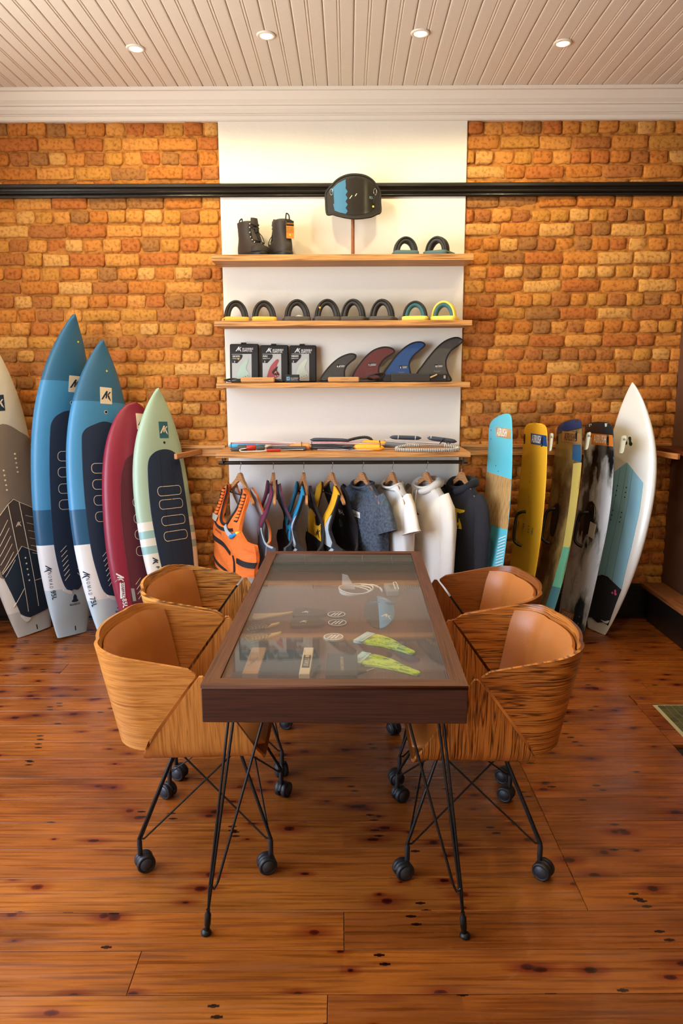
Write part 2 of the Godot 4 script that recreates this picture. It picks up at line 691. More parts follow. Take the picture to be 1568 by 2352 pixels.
func brick_wall(called: String, label: String, x0: float, x1: float, seen: Callable, sd: int) -> void:
	var r := RandomNumberGenerator.new()
	r.seed = sd
	var kinds := [[], []]
	for k in 12:
		kinds[0].push_back(brick_shape(0.222, 0.070, sd * 100 + k))
		kinds[1].push_back(brick_shape(0.106, 0.071, sd * 100 + 50 + k))
	var bm := [M.brick_amber, M.brick_orange, M.brick_honey, M.brick_rust, M.brick_straw, M.brick_tawny, M.brick_ochre, M.brick_umber]
	var back := MB.new()
	back.g = 1
	var n := FastNoiseLite.new()
	n.seed = sd
	n.frequency = 5.0
	n.fractal_octaves = 3
	var nx := int((x1 - x0) / 0.035)
	var ny := 90
	var P := func(i: int, j: int) -> Vector3:
		var x := lerpf(x0, x1, float(i) / nx)
		var y := lerpf(0.0, 3.2, float(j) / ny)
		return Vector3(x, y, -0.0095 + 0.006 * n.get_noise_2d(x, y))
	for i in nx:
		for j in ny:
			back.quad(P.call(i, j), P.call(i + 1, j), P.call(i + 1, j + 1), P.call(i, j + 1))
	back.g = -1
	back.box(Vector3((x0 + x1) / 2, 1.6, -0.14), Vector3(x1 - x0, 3.2, 0.2))
	var wall := put(called, back.mesh(false), M.mortar)
	struct(wall, label)
	var rest := []
	for row in 38:
		var y := 0.028 + row * 0.0832
		if y > 3.12:
			break
		var head := row % 2 == 0
		var x := x0 - r.randf() * 0.1
		while x < x1 - 0.02:
			var w := 0.106 if head else 0.222
			var k := 1 if head else 0
			if not head and r.randf() < 0.14:
				w = 0.106
				k = 1
			if not head and r.randf() < 0.10:
				w = r.randf_range(0.15, 0.19)
			w *= r.randf_range(0.93, 1.05)
			var a := maxf(x, x0 + 0.004)
			var e := minf(x + w, x1 - 0.004)
			if e - a > 0.03:
				var base: float = 0.222 if k == 0 else 0.106
				var tr := Transform3D(Basis.IDENTITY.scaled(Vector3((e - a) / base, r.randf_range(0.92, 1.05), 1)), Vector3((a + e) / 2, y + 0.036 + r.randf_range(-0.003, 0.003), r.randf_range(-0.004, 0.008) + (0.007 if r.randf() < 0.12 else 0.0)))
				tr.basis = Basis(Vector3.BACK, r.randf_range(-0.022, 0.022)) * Basis(Vector3.RIGHT, r.randf_range(-0.05, 0.05)) * Basis(Vector3.UP, r.randf_range(-0.03, 0.03)) * tr.basis
				var ms: Mesh = kinds[k][r.randi() % 12]
				var mm: Material = bm[mini(7, int(pow(r.randf(), 1.15) * 8))]
				if seen.call((a + e) / 2, y):
					var o := put("brick", ms, mm, wall)
					o.transform = tr
				else:
					rest.push_back([ms, tr])
			x += w + r.randf_range(0.006, 0.014)
	if rest.size():
		var st := SurfaceTool.new()
		for q in rest:
			st.append_from(q[0], 0, q[1])
		var o := put("bricks_behind", st.commit(), M.brick_amber, wall)
		o.set_meta("kind", "stuff")

func moulding(called: String, prof: Array, x0: float, x1: float, m: Material) -> MeshInstance3D:
	# profile of (z, y) swept along x
	var b := MB.new()
	b.g = -1
	var r0 := PackedVector3Array()
	var r1 := PackedVector3Array()
	for p in prof:
		r0.push_back(Vector3(x0, p.y, p.x))
		r1.push_back(Vector3(x1, p.y, p.x))
	b.loft([r0, r1])
	return put(called, b.mesh(), m)

func build_room() -> void:
	# floor: dark bed, boards on it
	var bed := MB.new()
	bed.box(Vector3(-0.2, -0.07, 3.2), Vector3(5.3, 0.1, 7.0))
	var fl := put("floor", bed.mesh(), mat("floor_bed", rgb(26, 17, 10), 0.9))
	struct(fl, "polished reddish pine floorboards running along the brick wall")
	var pm := [M.pine_amber, M.pine_russet, M.pine_honey, M.pine_chestnut, M.pine_tawny, M.pine_ginger]
	var r := RandomNumberGenerator.new()
	r.seed = 21
	var rest := MB.new()
	for row in 44:
		var z0 := 0.040 + row * 0.1515 - 0.1515
		var cuts := [-2.58]
		if row in [13, 14, 15, 16, 17, 18]:
			cuts.push_back(0.745)
		elif row in [9, 10, 11, 12]:
			cuts.push_back(1.452)
		else:
			cuts.push_back(r.randf_range(-1.9, 1.9))
		cuts.push_back(2.16)
		for k in cuts.size() - 1:
			var a: float = cuts[k]
			var e: float = cuts[k + 1]
			if row in [9, 10, 11, 12] and k == 1:
				continue
			var at := Vector3((a + e) / 2, -0.010 - r.randf() * 0.0006, z0 + 0.07575)
			var s := Vector3(e - a - 0.0016, 0.02, 0.1515 - 0.0018)
			if row < 24:
				plate("floorboard", at, s, pm[r.randi() % 6], fl, 0.0012)
			else:
				rest.box(at, s, 0.0012)
	var o := put("floorboards_beyond", rest.mesh(), M.pine_amber, fl)
	o.set_meta("kind", "stuff")
	# the boards beside the tiled panel let into the floor, and the panel
	plate("floorboard", Vector3(1.81, -0.0102, 1.277), Vector3(0.70, 0.02, 0.1500), M.pine_honey, fl, 0.0012)
	for k in 3:
		plate("floorboard", Vector3(1.4905, -0.0104, 1.4525 + 0.1 + k * 0.133 - 0.13), Vector3(0.074, 0.02, 0.1325), pm[(k * 2 + 1) % 6], fl, 0.0012)
	var gr := plate("tile_grout", Vector3(1.84, -0.013, 1.60), Vector3(0.62, 0.02, 0.49), mat("grout", rgb(176, 170, 140), 0.9), fl, 0.0)
	mat("tile_green", rgb(84, 82, 46), 0.45)
	mat("tile_green_dark", rgb(70, 70, 40), 0.45)
	mat("tile_red", rgb(170, 62, 52), 0.45)
	for i in 9:
		for j in 8:
			if i >= 3 and i <= 7 and j >= 3 and j <= 6:
				continue
			plate("tile", Vector3(1.566 + i * 0.034, -0.0035, 1.383 + j * 0.034), Vector3(0.0315, 0.006, 0.0315), M.tile_green if (i * 7 + j * 3) % 4 else M.tile_green_dark, fl, 0.0008)
	plate("tile", Vector3(1.566 + 5 * 0.034, -0.0035, 1.383 + 4.5 * 0.034), Vector3(0.168, 0.006, 0.134), M.tile_red, fl, 0.001)
	# back wall: painted plaster between two fields of bare brick
	var pl := MB.new()
	pl.box(Vector3(0.017, 1.6, -0.09), Vector3(1.492, 3.2, 0.206), 0.003)
	struct(put("wall_back", pl.mesh(), M.plaster), "white plastered strip of the back wall between the brick fields")
	brick_wall("wall_back_left", "bare amber brick field of the back wall left of the white plaster", -2.6, -0.731, func(x, y): return x > -2.12 and (y > 0.95 or x > -1.15), 4)
	brick_wall("wall_back_right", "bare amber brick field of the back wall right of the white plaster", 0.765, 2.2, func(x, y): return x < 2.13 and (y > 0.9 or x < 0.98 or x > 1.62), 8)
	# other walls, behind the camera and to the sides, with the shop windows
	var wl := MB.new()
	wl.box(Vector3(-2.65, 1.6, 0.65), Vector3(0.2, 3.3, 1.5))
	wl.box(Vector3(-2.65, 0.25, 3.4), Vector3(0.2, 0.6, 4.0))
	wl.box(Vector3(-2.65, 3.05, 3.4), Vector3(0.2, 0.4, 4.0))
	wl.box(Vector3(-2.65, 1.6, 6.05), Vector3(0.2, 3.3, 1.3))
	struct(put("wall_left", wl.mesh(), M.room_paint), "painted side wall with the shop window")
	var wr := MB.new()
	wr.box(Vector3(2.24, 1.6, 3.3), Vector3(0.2, 3.3, 6.9))
	struct(put("wall_right", wr.mesh(), mat("side_paint", rgb(92, 56, 32), 0.85)), "side wall behind the low bench")
	var wf := MB.new()
	wf.box(Vector3(-0.2, 1.6, 6.7), Vector3(5.2, 3.3, 0.2))
	struct(put("wall_front", wf.mesh(), M.room_paint), "street wall behind the camera")
	for w in [[Vector3(-2.65, 1.70, 3.4), 90.0, 4.0, 2.3]]:
		var f := MB.new()
		var W: float = w[2]
		for s in [-1.0, 0.0, 1.0]:
			f.box(Vector3(s * (W / 2 - 0.03), 0, 0), Vector3(0.06, w[3], 0.07), 0.004)
		for s in [-1.0, 1.0]:
			f.box(Vector3(0, s * (w[3] / 2 - 0.03), 0), Vector3(W, 0.06, 0.07), 0.004)
		var fr := put("window_1", f.mesh(), M.white_paint, null, w[0], Vector3(0, w[1], 0))
		struct(fr)
	# ceiling of beaded boards
	var ce := MB.new()
	ce.box(Vector3(-0.2, CEIL + 0.09, 3.3), Vector3(5.2, 0.14, 7.0))
	var ceil := put("ceiling", ce.mesh(), M.ceiling_paint)
	struct(ceil, "cream painted ceiling of narrow beaded boards")
	var cb := MB.new()
	cb.g = -1
	var bw := 0.1436
	var pr := [[-bw / 2 + 0.001, 0.0], [-bw / 2 + 0.004, -0.004], [-bw / 2 + 0.009, -0.005], [-0.010, -0.005], [-0.0065, -0.0015], [-0.003, -0.005], [0.003, -0.005], [0.0065, -0.0015], [0.010, -0.005], [bw / 2 - 0.009, -0.005], [bw / 2 - 0.004, -0.004], [bw / 2 - 0.001, 0.0]]
	var ra := PackedVector3Array()
	var rb := PackedVector3Array()
	for p in pr:
		ra.push_back(Vector3(p[0], p[1] + 0.005, 0.0))
		rb.push_back(Vector3(p[0], p[1] + 0.005, 6.75))
	ra.push_back(Vector3(bw / 2 - 0.001, 0.02, 0))
	ra.push_back(Vector3(-bw / 2 + 0.001, 0.02, 0))
	rb.push_back(Vector3(bw / 2 - 0.001, 0.02, 6.75))
	rb.push_back(Vector3(-bw / 2 + 0.001, 0.02, 6.75))
	cb.loft([ra, rb])
	var cm := cb.mesh()
	for k in 36:
		put("ceiling_board", cm, M.ceiling_paint, ceil, Vector3(-2.58 + k * bw, CEIL, 0.0), Vector3(0, -0.5, 0))
	# cornice, picture rail, skirting
	var co := moulding("trim_1", [Vector2(-0.02, CEIL), Vector2(0.145, CEIL), Vector2(0.145, CEIL - 0.018), Vector2(0.132, CEIL - 0.020), Vector2(0.122, CEIL - 0.032), Vector2(0.104, CEIL - 0.056), Vector2(0.086, CEIL - 0.070), Vector2(0.084, CEIL - 0.079), Vector2(0.072, CEIL - 0.080), Vector2(0.064, CEIL - 0.095), Vector2(0.050, CEIL - 0.108), Vector2(0.050, CEIL - 0.113), Vector2(0.042, CEIL - 0.114), Vector2(0.042, CEIL - 0.120), Vector2(0.034, CEIL - 0.122), Vector2(0.030, CEIL - 0.140), Vector2(0.022, CEIL - 0.146), Vector2(-0.02, CEIL - 0.146)], -2.6, 2.2, M.cornice_paint)
	struct(co, "white stepped plaster cornice along the back wall")
	var pc := moulding("trim_2", [Vector2(-0.02, 2.742), Vector2(0.038, 2.742), Vector2(0.046, 2.736), Vector2(0.046, 2.722), Vector2(0.034, 2.713), Vector2(0.030, 2.706), Vector2(0.037, 2.701), Vector2(0.040, 2.694), Vector2(0.036, 2.688), Vector2(0.026, 2.684), Vector2(0.030, 2.680), Vector2(0.032, 2.674), Vector2(0.028, 2.667), Vector2(-0.02, 2.666)], -2.6, 2.2, M.black_gloss)
	struct(pc, "black glossy picture rail across the back wall")
	var bb := moulding("baseboard_back", [Vector2(-0.02, 0.0), Vector2(0.055, 0.0), Vector2(0.055, 0.018), Vector2(0.040, 0.026), Vector2(0.038, 0.170), Vector2(0.034, 0.176), Vector2(0.036, 0.190), Vector2(0.028, 0.198), Vector2(0.026, 0.214), Vector2(0.016, 0.226), Vector2(-0.02, 0.228)], -2.6, 2.2, M.black_gloss)
	struct(bb, "black skirting board along the back wall")
	# lamps
	downlight(-1.036, 0.649, "leftmost ceiling downlight, above the tall blue boards", 1.0 * LAMP_E)
	downlight(-0.359, 0.787, "second ceiling downlight from the left, above the boots", 1.0 * LAMP_E)
	downlight(0.393, 0.804, "third ceiling downlight from the left, above the harness stand", 1.0 * LAMP_E)
	downlight(1.120, 0.689, "rightmost ceiling downlight, above the white surfboard", 1.0 * LAMP_E)
	downlight(-1.45, 2.0, "ceiling downlight out of the photo, over the left pair of chairs", 1.0 * LAMP_E)
	downlight(1.45, 2.0, "ceiling downlight out of the photo, over the right pair of chairs", 1.5 * LAMP_E)
	downlight(-1.25, 4.1, "ceiling downlight out of the photo, front left of the table", 0.6 * LAMP_E)
	downlight(1.25, 4.1, "ceiling downlight out of the photo, front right of the table", 0.6 * LAMP_E)

const LAMP_E := 4.9

# ---------------------------------------------------------------- shelves, rails, bench
func build_fixtures() -> void:
	var names := ["topmost oak wall shelf, carrying the boots and the harness stand", "second oak wall shelf from the top, carrying a row of foot straps", "third oak wall shelf from the top, carrying fin packs and fin covers", "lowest and deepest oak wall shelf, carrying the kite control bars"]
	var rows := [[2.262, 2.297, 0.25, 0.012, 1.530], [1.891, 1.922, 0.25, 0.015, 1.528], [1.530, 1.560, 0.25, 0.013, 1.528], [1.128, 1.155, 0.44, 0.011, 1.496]]
	for k in 4:
		var q: Array = rows[k]
		var b := MB.new()
		b.box(Vector3.ZERO, Vector3(q[4], q[1] - q[0], q[2]), 0.0015)
		var o := put("wall_shelf", b.mesh(), M.oak, null, Vector3(q[3], (q[0] + q[1]) / 2, q[2] / 2 + 0.0135))
		tag(o, names[k], "shelf", "oak shelves on the white plaster")
	# peg rails on the brick
	for s in [-1, 1]:
		var x0 := -2.5 if s < 0 else 0.772
		var x1 := -0.745 if s < 0 else 2.12
		var t := thing("peg_rail", "wooden peg rail on the brick behind the %s" % ["left group of surfboards", "row of kiteboards"][0 if s < 0 else 1], "rack", Vector3((x0 + x1) / 2, 1.093, 0.012))
		plate("backboard", Vector3(0, 0.024, 0.010), Vector3(x1 - x0, 0.048, 0.02), M.oak, t)
		plate("cap_strip", Vector3(0, 0.060, 0.014), Vector3(x1 - x0, 0.022, 0.028), M.oak, t)
		for x in ([-2.25, -1.985, -1.72, -1.46, -1.2, -0.905] if s < 0 else [1.0, 1.22, 1.44, 1.63, 1.86]):
			var len := 0.30 if s < 0 else (0.42 if x > 1.8 else 0.24)
			var b := MB.new()
			b.box(Vector3(0, 0, len / 2), Vector3(0.022, 0.034, len), 0.003)
			var ang := -19.0 if s < 0 else (18.0 if x > 1.8 else 0.0)
			put("peg", b.mesh(), M.oak_z, t, Vector3(x - (x0 + x1) / 2, 0.030, 0.02), Vector3(0, ang, 0))
	# clothes rail under the deep shelf
	var r := thing("clothes_rail", "dark steel clothes rail hung under the lowest oak shelf", "rail", Vector3(0.011, 1.128, 0.25))
	var rb := MB.new()
	rb.tube(PackedVector3Array([Vector3(-0.765, -0.052, 0), Vector3(0.765, -0.052, 0)]), 0.0115, 14)
	put("rod", rb.mesh(), mat("rail_steel", rgb(62, 54, 46), 0.42, {metal = 0.4}), r)
	for s in [-1.0, 1.0]:
		var b := MB.new()
		b.box(Vector3(0, -0.028, 0), Vector3(0.008, 0.056, 0.05), 0.002)
		b.lathe([Vector2(0.016, -0.002), Vector2(0.016, 0.002)], 12)
		put("bracket", b.mesh(false), M.rail_steel, r, Vector3(s * 0.738, 0, 0))
	# low bench along the right wall
	var be := thing("low_bench", "low bench with a wooden top on a black plinth in the right corner", "bench", Vector3(2.07, 0, 0.9))
	plate("plinth", Vector3(-0.005, 0.108, 0.10), Vector3(0.105, 0.216, 1.78), M.black_gloss, be)
	plate("bench_top", Vector3(-0.016, 0.232, 0.085), Vector3(0.145, 0.030, 1.85), M.bench_wood, be, 0.003)
	# ledge shelf above it
	var le := thing("ledge_shelf", "dark wooden ledge shelf at the right wall above the bench", "shelf", Vector3(2.07, 1.128, 0.40))
	plate("ledge_board", Vector3(0.0, 0.012, 0.0), Vector3(0.130, 0.024, 0.74), mat("dark_wood", rgb(92, 40, 20), 0.4, {tex = M.grain, tri = true, uvs = Vector3(11, 11, 0.7)}), le)
	# board standing on the bench, mostly out of the frame
	var sb := MB.new()
	var rings := []
	for i in 15:
		var v := i / 14.0
		var w := 0.13 * (0.45 + 0.55 * sin(PI * clampf(v * 0.8 + 0.12, 0, 1)))
		var ring := PackedVector3Array()
		for k in 16:
			var a := TAU * k / 16
			ring.push_back(Vector3(0.018 * sin(a), v * 1.05, w * cos(a)))
		rings.push_back(ring)
	sb.loft(rings)
	var bo := thing("small_board", "grey bottomed board standing on the bench at the right edge of the photo", "surfboard", Vector3(2.105, 0.249, 0.52))
	put("board_body", sb.mesh(), mat("board_grey", rgb(150, 128, 98), 0.4), bo, Vector3.ZERO, Vector3(0, 0, 0))
	var sb2 := MB.new()
	rings = []
	for i in 15:
		var v := i / 14.0
		var w := 0.11 * (0.30 + 0.70 * sin(PI * clampf(v * 0.85 + 0.08, 0, 1)))
		var ring := PackedVector3Array()
		for k in 16:
			var a := TAU * k / 16
			ring.push_back(Vector3(w * cos(a), v * 0.9, 0.015 * sin(a)))
		rings.push_back(ring)
	sb2.loft(rings)
	var b2 := thing("wing_foil_board", "blue edged board with a yellow cord loop on the bench", "surfboard", Vector3(2.135, 0.2485, 0.80), -60)
	put("board_body", sb2.mesh(), mat("board_blue", rgb(60, 160, 220), 0.35), b2)
	var lp := MB.new()
	var path := PackedVector3Array()
	for k in 14:
		path.push_back(Vector3(-0.042 + 0.016 * cos(TAU * k / 14), 0.06 + 0.020 * sin(TAU * k / 14), 0.02))
	lp.tube(path, 0.0028, 6, false, true)
	put("cord_loop", lp.mesh(), mat("cord_yellow", rgb(236, 190, 60), 0.6), b2)

# ---------------------------------------------------------------- surfboards and kiteboards
func board_half(v: float, kind: String, tw: float) -> float:
	if kind == "surf":
		if v < 0.46:
			return tw + (1 - tw) * pow(sin(PI / 2 * v / 0.46), 0.85)
		return pow(maxf(0.0, cos(PI / 2 * pow((v - 0.46) / 0.54, 1.55))), 0.8)
	if kind == "blunt":
		if v < 0.5:
			return tw + (1 - tw) * pow(sin(PI / 2 * v / 0.5), 0.85)
		return pow(clampf(1 - pow((v - 0.5) / 0.5, 3.2), 0, 1), 0.55)
	var q := absf(2 * v - 1)
	return (1 - 0.16 * q * q) * pow(clampf(1 - pow(q, 42), 0, 1), 0.42)

class Deck:
	var L: float
	var W: float
	var th: float
	var tw: float
	var rn: float
	var rt: float
	var kind: String
	var host
	func rocker(v: float) -> float:
		return rn * pow(clampf((v - 0.45) / 0.55, 0, 1), 2.2) + rt * pow(clampf((0.45 - v) / 0.45, 0, 1), 2.2)
	func thick(v: float) -> float:
		return th if kind == "kite" else th * clampf(1 - pow(absf(2 * v - 1), 4), 0.25, 1)
	func half(v: float) -> float:
		return host.board_half(v, kind, tw) * W / 2
	func top(p: Vector2, h: float) -> Vector3:
		var v := clampf(p.y / L, 0.0, 1.0)
		var w := maxf(half(v), 0.001)
		var x := clampf(absf(p.x) / w, 0, 0.999)
		return Vector3(p.x, p.y, rocker(v) + thick(v) / 2 * pow(1 - pow(x, 2.5), 0.4) + h)

func make_board(called: String, label: String, P: Array, kind: String, tw: float, th: float, colours: Array, group: String, shine := 0.35) -> Array:
	# P: x, z, yaw, lean, roll (degrees), length, width, nose lift, tail lift; colours: [end of the band along the length, colour]
	var d := Deck.new()
	d.L = P[5]
	d.W = P[6]
	d.rn = P[7]
	d.rt = P[8]
	d.th = th
	d.tw = tw
	d.kind = kind
	d.host = self
	var yaw := deg_to_rad(P[2])
	var lean := deg_to_rad(P[3])
	var roll := deg_to_rad(P[4])
	var nh := Vector3(sin(yaw), 0, cos(yaw))
	var a := cos(lean) * Vector3.UP - sin(lean) * nh
	var n := cos(lean) * nh + sin(lean) * Vector3.UP
	var wd := a.cross(n)
	var a2 := cos(roll) * a + sin(roll) * wd
	var wd2 := a2.cross(n)
	var t := thing(called, label, "surfboard" if kind != "kite" else "kiteboard", Vector3(P[0], 0, P[1]), 0, group)
	var bas := Basis(wd2, a2, n)
	t.basis = bas
	var vs := []
	var marks := []
	for i in 49:
		vs.push_back(i / 48.0)
	if kind != "kite":
		for e in [0.004, 0.010, 0.985, 0.994]:
			vs.push_back(e)
	else:
		for e in [0.003, 0.01, 0.99, 0.997]:
			vs.push_back(e)
	for cc in colours:
		if cc[0] < 1.0:
			vs.push_back(cc[0] - 0.0002)
			vs.push_back(cc[0] + 0.0002)
	vs.sort()
	var N := 28
	var rings := []
	for v in vs:
		var w := d.half(v)
		if v > 0.9995 and kind != "kite":
			w = 0.001
		var ring := PackedVector3Array()
		for k in N:
			var an := TAU * k / N
			var cx := signf(cos(an)) * pow(absf(cos(an)), 0.8)
			var cy := signf(sin(an)) * pow(absf(sin(an)), 0.8)
			ring.push_back(Vector3(w * cx, v * d.L, d.rocker(v) + d.thick(v) / 2 * cy))
		rings.push_back(ring)
	var b := MB.new()
	b.colored = colours.size() > 1 or colours[0].size() > 1
	for i in rings.size() - 1:
		var mid: float = (vs[i] + vs[i + 1]) / 2
		var cc: Color = colours[colours.size() - 1][1]
		for q in colours:
			if mid < q[0]:
				cc = q[1]
				break
		b.c = cc.srgb_to_linear()
		b.loft([rings[i], rings[i + 1]], true, i == 0, i == rings.size() - 2, true)
	var ms := b.mesh()
	var key := "board_paint_%d" % int(shine * 100)
	if not M.has(key):
		mat(key, Color.WHITE, shine, {vcol = true, rough_tex = null, bump = M.fine, bump_cm = 0.012, tri = true, uvs = Vector3(3, 3, 3)})
	put("board_body", ms, M[key], t)
	var low := 10.0
	for ring in rings:
		for p in ring:
			low = minf(low, (bas * p).y)
	t.position.y = -low + 0.0005
	return [t, d]

func on_deck(b: Array, called: String, poly: PackedVector2Array, m: Material, h := 0.0008, cell := 0.03) -> MeshInstance3D:
	var s := MB.new()
	s.slab(poly, cell, b[1].top, -0.0005, h, false)
	return put(called, s.mesh(false), m, b[0])

func logo_polys(s: float, at: Vector2, turn := 0.0) -> Array:
	# the slanted two letter mark: a long slash with a short foot, and a spiked k
	var q := Transform2D(deg_to_rad(turn), at)
	var out := []
	for p in [[Vector2(-0.62, -0.42), Vector2(0.02, 0.50), Vector2(0.20, 0.50), Vector2(0.06, -0.30), Vector2(-0.10, -0.30), Vector2(-0.02, 0.12), Vector2(-0.42, -0.42)],
		[Vector2(0.16, -0.06), Vector2(0.62, 0.42), Vector2(0.42, 0.42), Vector2(0.19, 0.16)],
		[Vector2(0.14, -0.02), Vector2(0.34, 0.06), Vector2(0.60, -0.58), Vector2(0.30, -0.34), Vector2(0.20, -0.12)]]:
		var r := PackedVector2Array()
		for e in p:
			r.push_back(q * (e * s))
		out.push_back(r)
	return out

func logo_on(b: Array, s: float, at: Vector2, m: Material, h := 0.0014, turn := 0.0, called := "logo") -> void:
	var k := MB.new()
	for p in logo_polys(s, at, turn):
		k.slab(p, 0.05, b[1].top, -0.0003, h, false)
	put(called, k.mesh(false), m, b[0])

func mirror_poly(half: Array, n := 6) -> PackedVector2Array:
	# right half from top to bottom -> closed symmetric outline, smoothed
	var pts := []
	for p in half:
		pts.push_back(p)
	for i in range(half.size() - 1, -1, -1):
		if half[i].x > 0.001:
			pts.push_back(Vector2(-half[i].x, half[i].y))
	return smooth2(pts, n)

func pills(b: Array, ys: Array, w: float, h: float, m: Material) -> void:
	for y in ys:
		var s := MB.new()
		var o := rounded(w, h, h * 0.42, 5, Vector2(0.012, y))
		o.push_back(o[0])
		s.slab(stroke(o, 0.0035), 0.02, b[1].top, 0.0005, 0.0042, false)
		put("outline", s.mesh(false), m, b[0])

func strokes(b: Array, called: String, lines: Array, w: float, m: Material, h := 0.0042) -> void:
	var s := MB.new()
	for l in lines:
		s.slab(stroke(PackedVector2Array(l), w), 0.04, b[1].top, 0.0003, h, false)
	var o := put(called, s.mesh(false), m, b[0])
	if lines.size() > 1:
		o.set_meta("kind", "stuff")

func dots(b: Array, called: String, pts: Array, r: float, m: Material, h := 0.0040) -> void:
	var s := MB.new()
	for p in pts:
		s.slab(circle(r, 8, p), 0.1, b[1].top, 0.0003, h, false)
	var o := put(called, s.mesh(false), m, b[0])
	if pts.size() > 1:
		o.set_meta("kind", "stuff")

func build_boards() -> void:
	var navy := mat("pad_navy", rgb(22, 40, 66), 0.85, {bump = M.fine, bump_cm = 0.05, tri = true, uvs = Vector3(9, 9, 9)})
	var navy2 := mat("pad_ink", rgb(16, 34, 52), 0.85, {bump = M.fine, bump_cm = 0.05, tri = true, uvs = Vector3(9, 9, 9)})
	var maroon := mat("pad_maroon", rgb(84, 20, 34), 0.8, {bump = M.fine, bump_cm = 0.05, tri = true, uvs = Vector3(9, 9, 9)})
	var taupe := mat("pad_taupe", rgb(128, 112, 96), 0.8, {bump = M.fine, bump_cm = 0.05, tri = true, uvs = Vector3(9, 9, 9)})
	var brown := mat("pad_brown", rgb(72, 60, 54), 0.8, {bump = M.fine, bump_cm = 0.05, tri = true, uvs = Vector3(9, 9, 9)})
	var cream := mat("print_cream", rgb(236, 222, 196), 0.6)
	var white := mat("print_white", rgb(240, 240, 236), 0.6)
	var ink := mat("print_navy", rgb(26, 44, 66), 0.6)
	var grey := mat("print_grey", rgb(150, 150, 150), 0.6)
	var black := mat("insert_black", rgb(14, 14, 14), 0.5)
	var yel := mat("sticker_yellow", rgb(240, 220, 70), 0.5)
	var G := "surfboards leaning on the brick wall, left"
	# --- outermost pale board
	var A := make_board("surfboard", "pale grey surfboard with brown and navy deck pads, first from the left", [-1.968, 0.282, 55.9, 6.5, -2.1, 1.798, 0.423, 0.130, 0.015], "surf", 0.55, 0.12, [[0.09, rgb(196, 196, 190)], [0.30, rgb(228, 226, 216)], [1.0, rgb(224, 216, 196)]], G, 0.4)
	on_deck(A, "deck_pad", mirror_poly([Vector2(0.0, 1.318), Vector2(0.11, 1.262), Vector2(0.205, 1.18), Vector2(0.205, 0.95), Vector2(0.195, 0.70), Vector2(0.165, 0.40), Vector2(0.0, 0.36)], 4), taupe, 0.002)
	on_deck(A, "tail_pad", PackedVector2Array([Vector2(-0.19, 0.70), Vector2(-0.05, 0.832), Vector2(-0.02, 0.858), Vector2(0.02, 0.845), Vector2(0.03, 0.832), Vector2(0.19, 0.74), Vector2(0.165, 0.40), Vector2(-0.155, 0.40)]), brown, 0.0035)
	on_deck(A, "tail_pad", PackedVector2Array([Vector2(-0.155, 0.418), Vector2(-0.045, 0.525), Vector2(-0.010, 0.562), Vector2(0.022, 0.545), Vector2(0.035, 0.53), Vector2(0.175, 0.455), Vector2(0.150, 0.25), Vector2(0.115, 0.125), Vector2(-0.035, 0.105), Vector2(-0.082, 0.145)]), navy2, 0.0048)
	strokes(A, "groove", [[Vector2(-0.046, 0.83), Vector2(-0.033, 0.147)], [Vector2(0.029, 0.83), Vector2(0.040, 0.161)], [Vector2(-0.153, 0.419), Vector2(-0.045, 0.525), Vector2(-0.008, 0.562), Vector2(0.027, 0.54), Vector2(0.17, 0.46)], [Vector2(-0.19, 0.70), Vector2(-0.046, 0.832), Vector2(-0.004, 0.857), Vector2(0.035, 0.83), Vector2(0.18, 0.745)], [Vector2(-0.12, 0.20), Vector2(-0.038, 0.30)], [Vector2(0.036, 0.33), Vector2(0.16, 0.33)]], 0.003, cream, 0.0062)
	var ln := []
	for k in 6:
		ln.push_back([Vector2(-0.155, 0.62 - k * 0.048), Vector2(-0.065, 0.74 - k * 0.050)])
		ln.push_back([Vector2(0.055, 0.745 - k * 0.048), Vector2(0.15, 0.705 - k * 0.048)])
	strokes(A, "groove", ln, 0.0026, cream, 0.0052)
	logo_on(A, 0.030, Vector2(-0.003, 0.70), cream, 0.006)
	on_deck(A, "logo_plate", PackedVector2Array([Vector2(-0.045, 1.49), Vector2(0.032, 1.49), Vector2(0.030, 1.395), Vector2(-0.045, 1.395)]), ink)
	logo_on(A, 0.052, Vector2(-0.006, 1.442), cream, 0.002)
	var dd := []
	for k in 5:
		dd.push_back(Vector2(0.002, 0.485 - k * 0.036))
		dd.push_back(Vector2(0.055, 1.13 - k * 0.028))
		dd.push_back(Vector2(-0.035, 1.04 - k * 0.03))
	dots(A, "screw_hole", dd, 0.0055, cream, 0.006)
	on_deck(A, "fin_slot", rounded(0.007, 0.032, 0.003, 3, Vector2(0.014, 0.030)), black)
	on_deck(A, "tail_insert", smooth2([Vector2(-0.085, 0.135), Vector2(-0.05, 0.085), Vector2(-0.02, 0.10), Vector2(-0.045, 0.115)], 4), white, 0.006)
	# --- two blue boards
	for q in [[[-1.716, 0.334, 55.6, 3.4, 4.5, 1.958, 0.425, 0.169, 0.028], 0.125, "95L", "tallest blue surfboard with a white tail, second from the left"], [[-1.371, 0.492, 53.4, 10.7, 5.5, 1.825, 0.465, 0.135, 0.036], 0.115, "75L", "shorter blue surfboard with a white tail, third from the left beside the maroon one"]]:
		var L: float = q[0][5]
		var big: bool = q[2] == "95L"
		var y1 := 0.583 if big else 0.616
		var y2 := 0.797 if big else 0.824
		var Bd := make_board("surfboard", q[3], q[0], "surf", 0.5, q[1], [[0.155, rgb(196, 216, 226)], [y1 / L, rgb(236, 238, 238)], [y2 / L, rgb(36, 84, 120)], [0.80, rgb(64, 134, 180)], [1.0, rgb(48, 100, 134)]], G, 0.42)
		var w := 0.132 if big else 0.160
		var top := 1.392 if big else 1.342
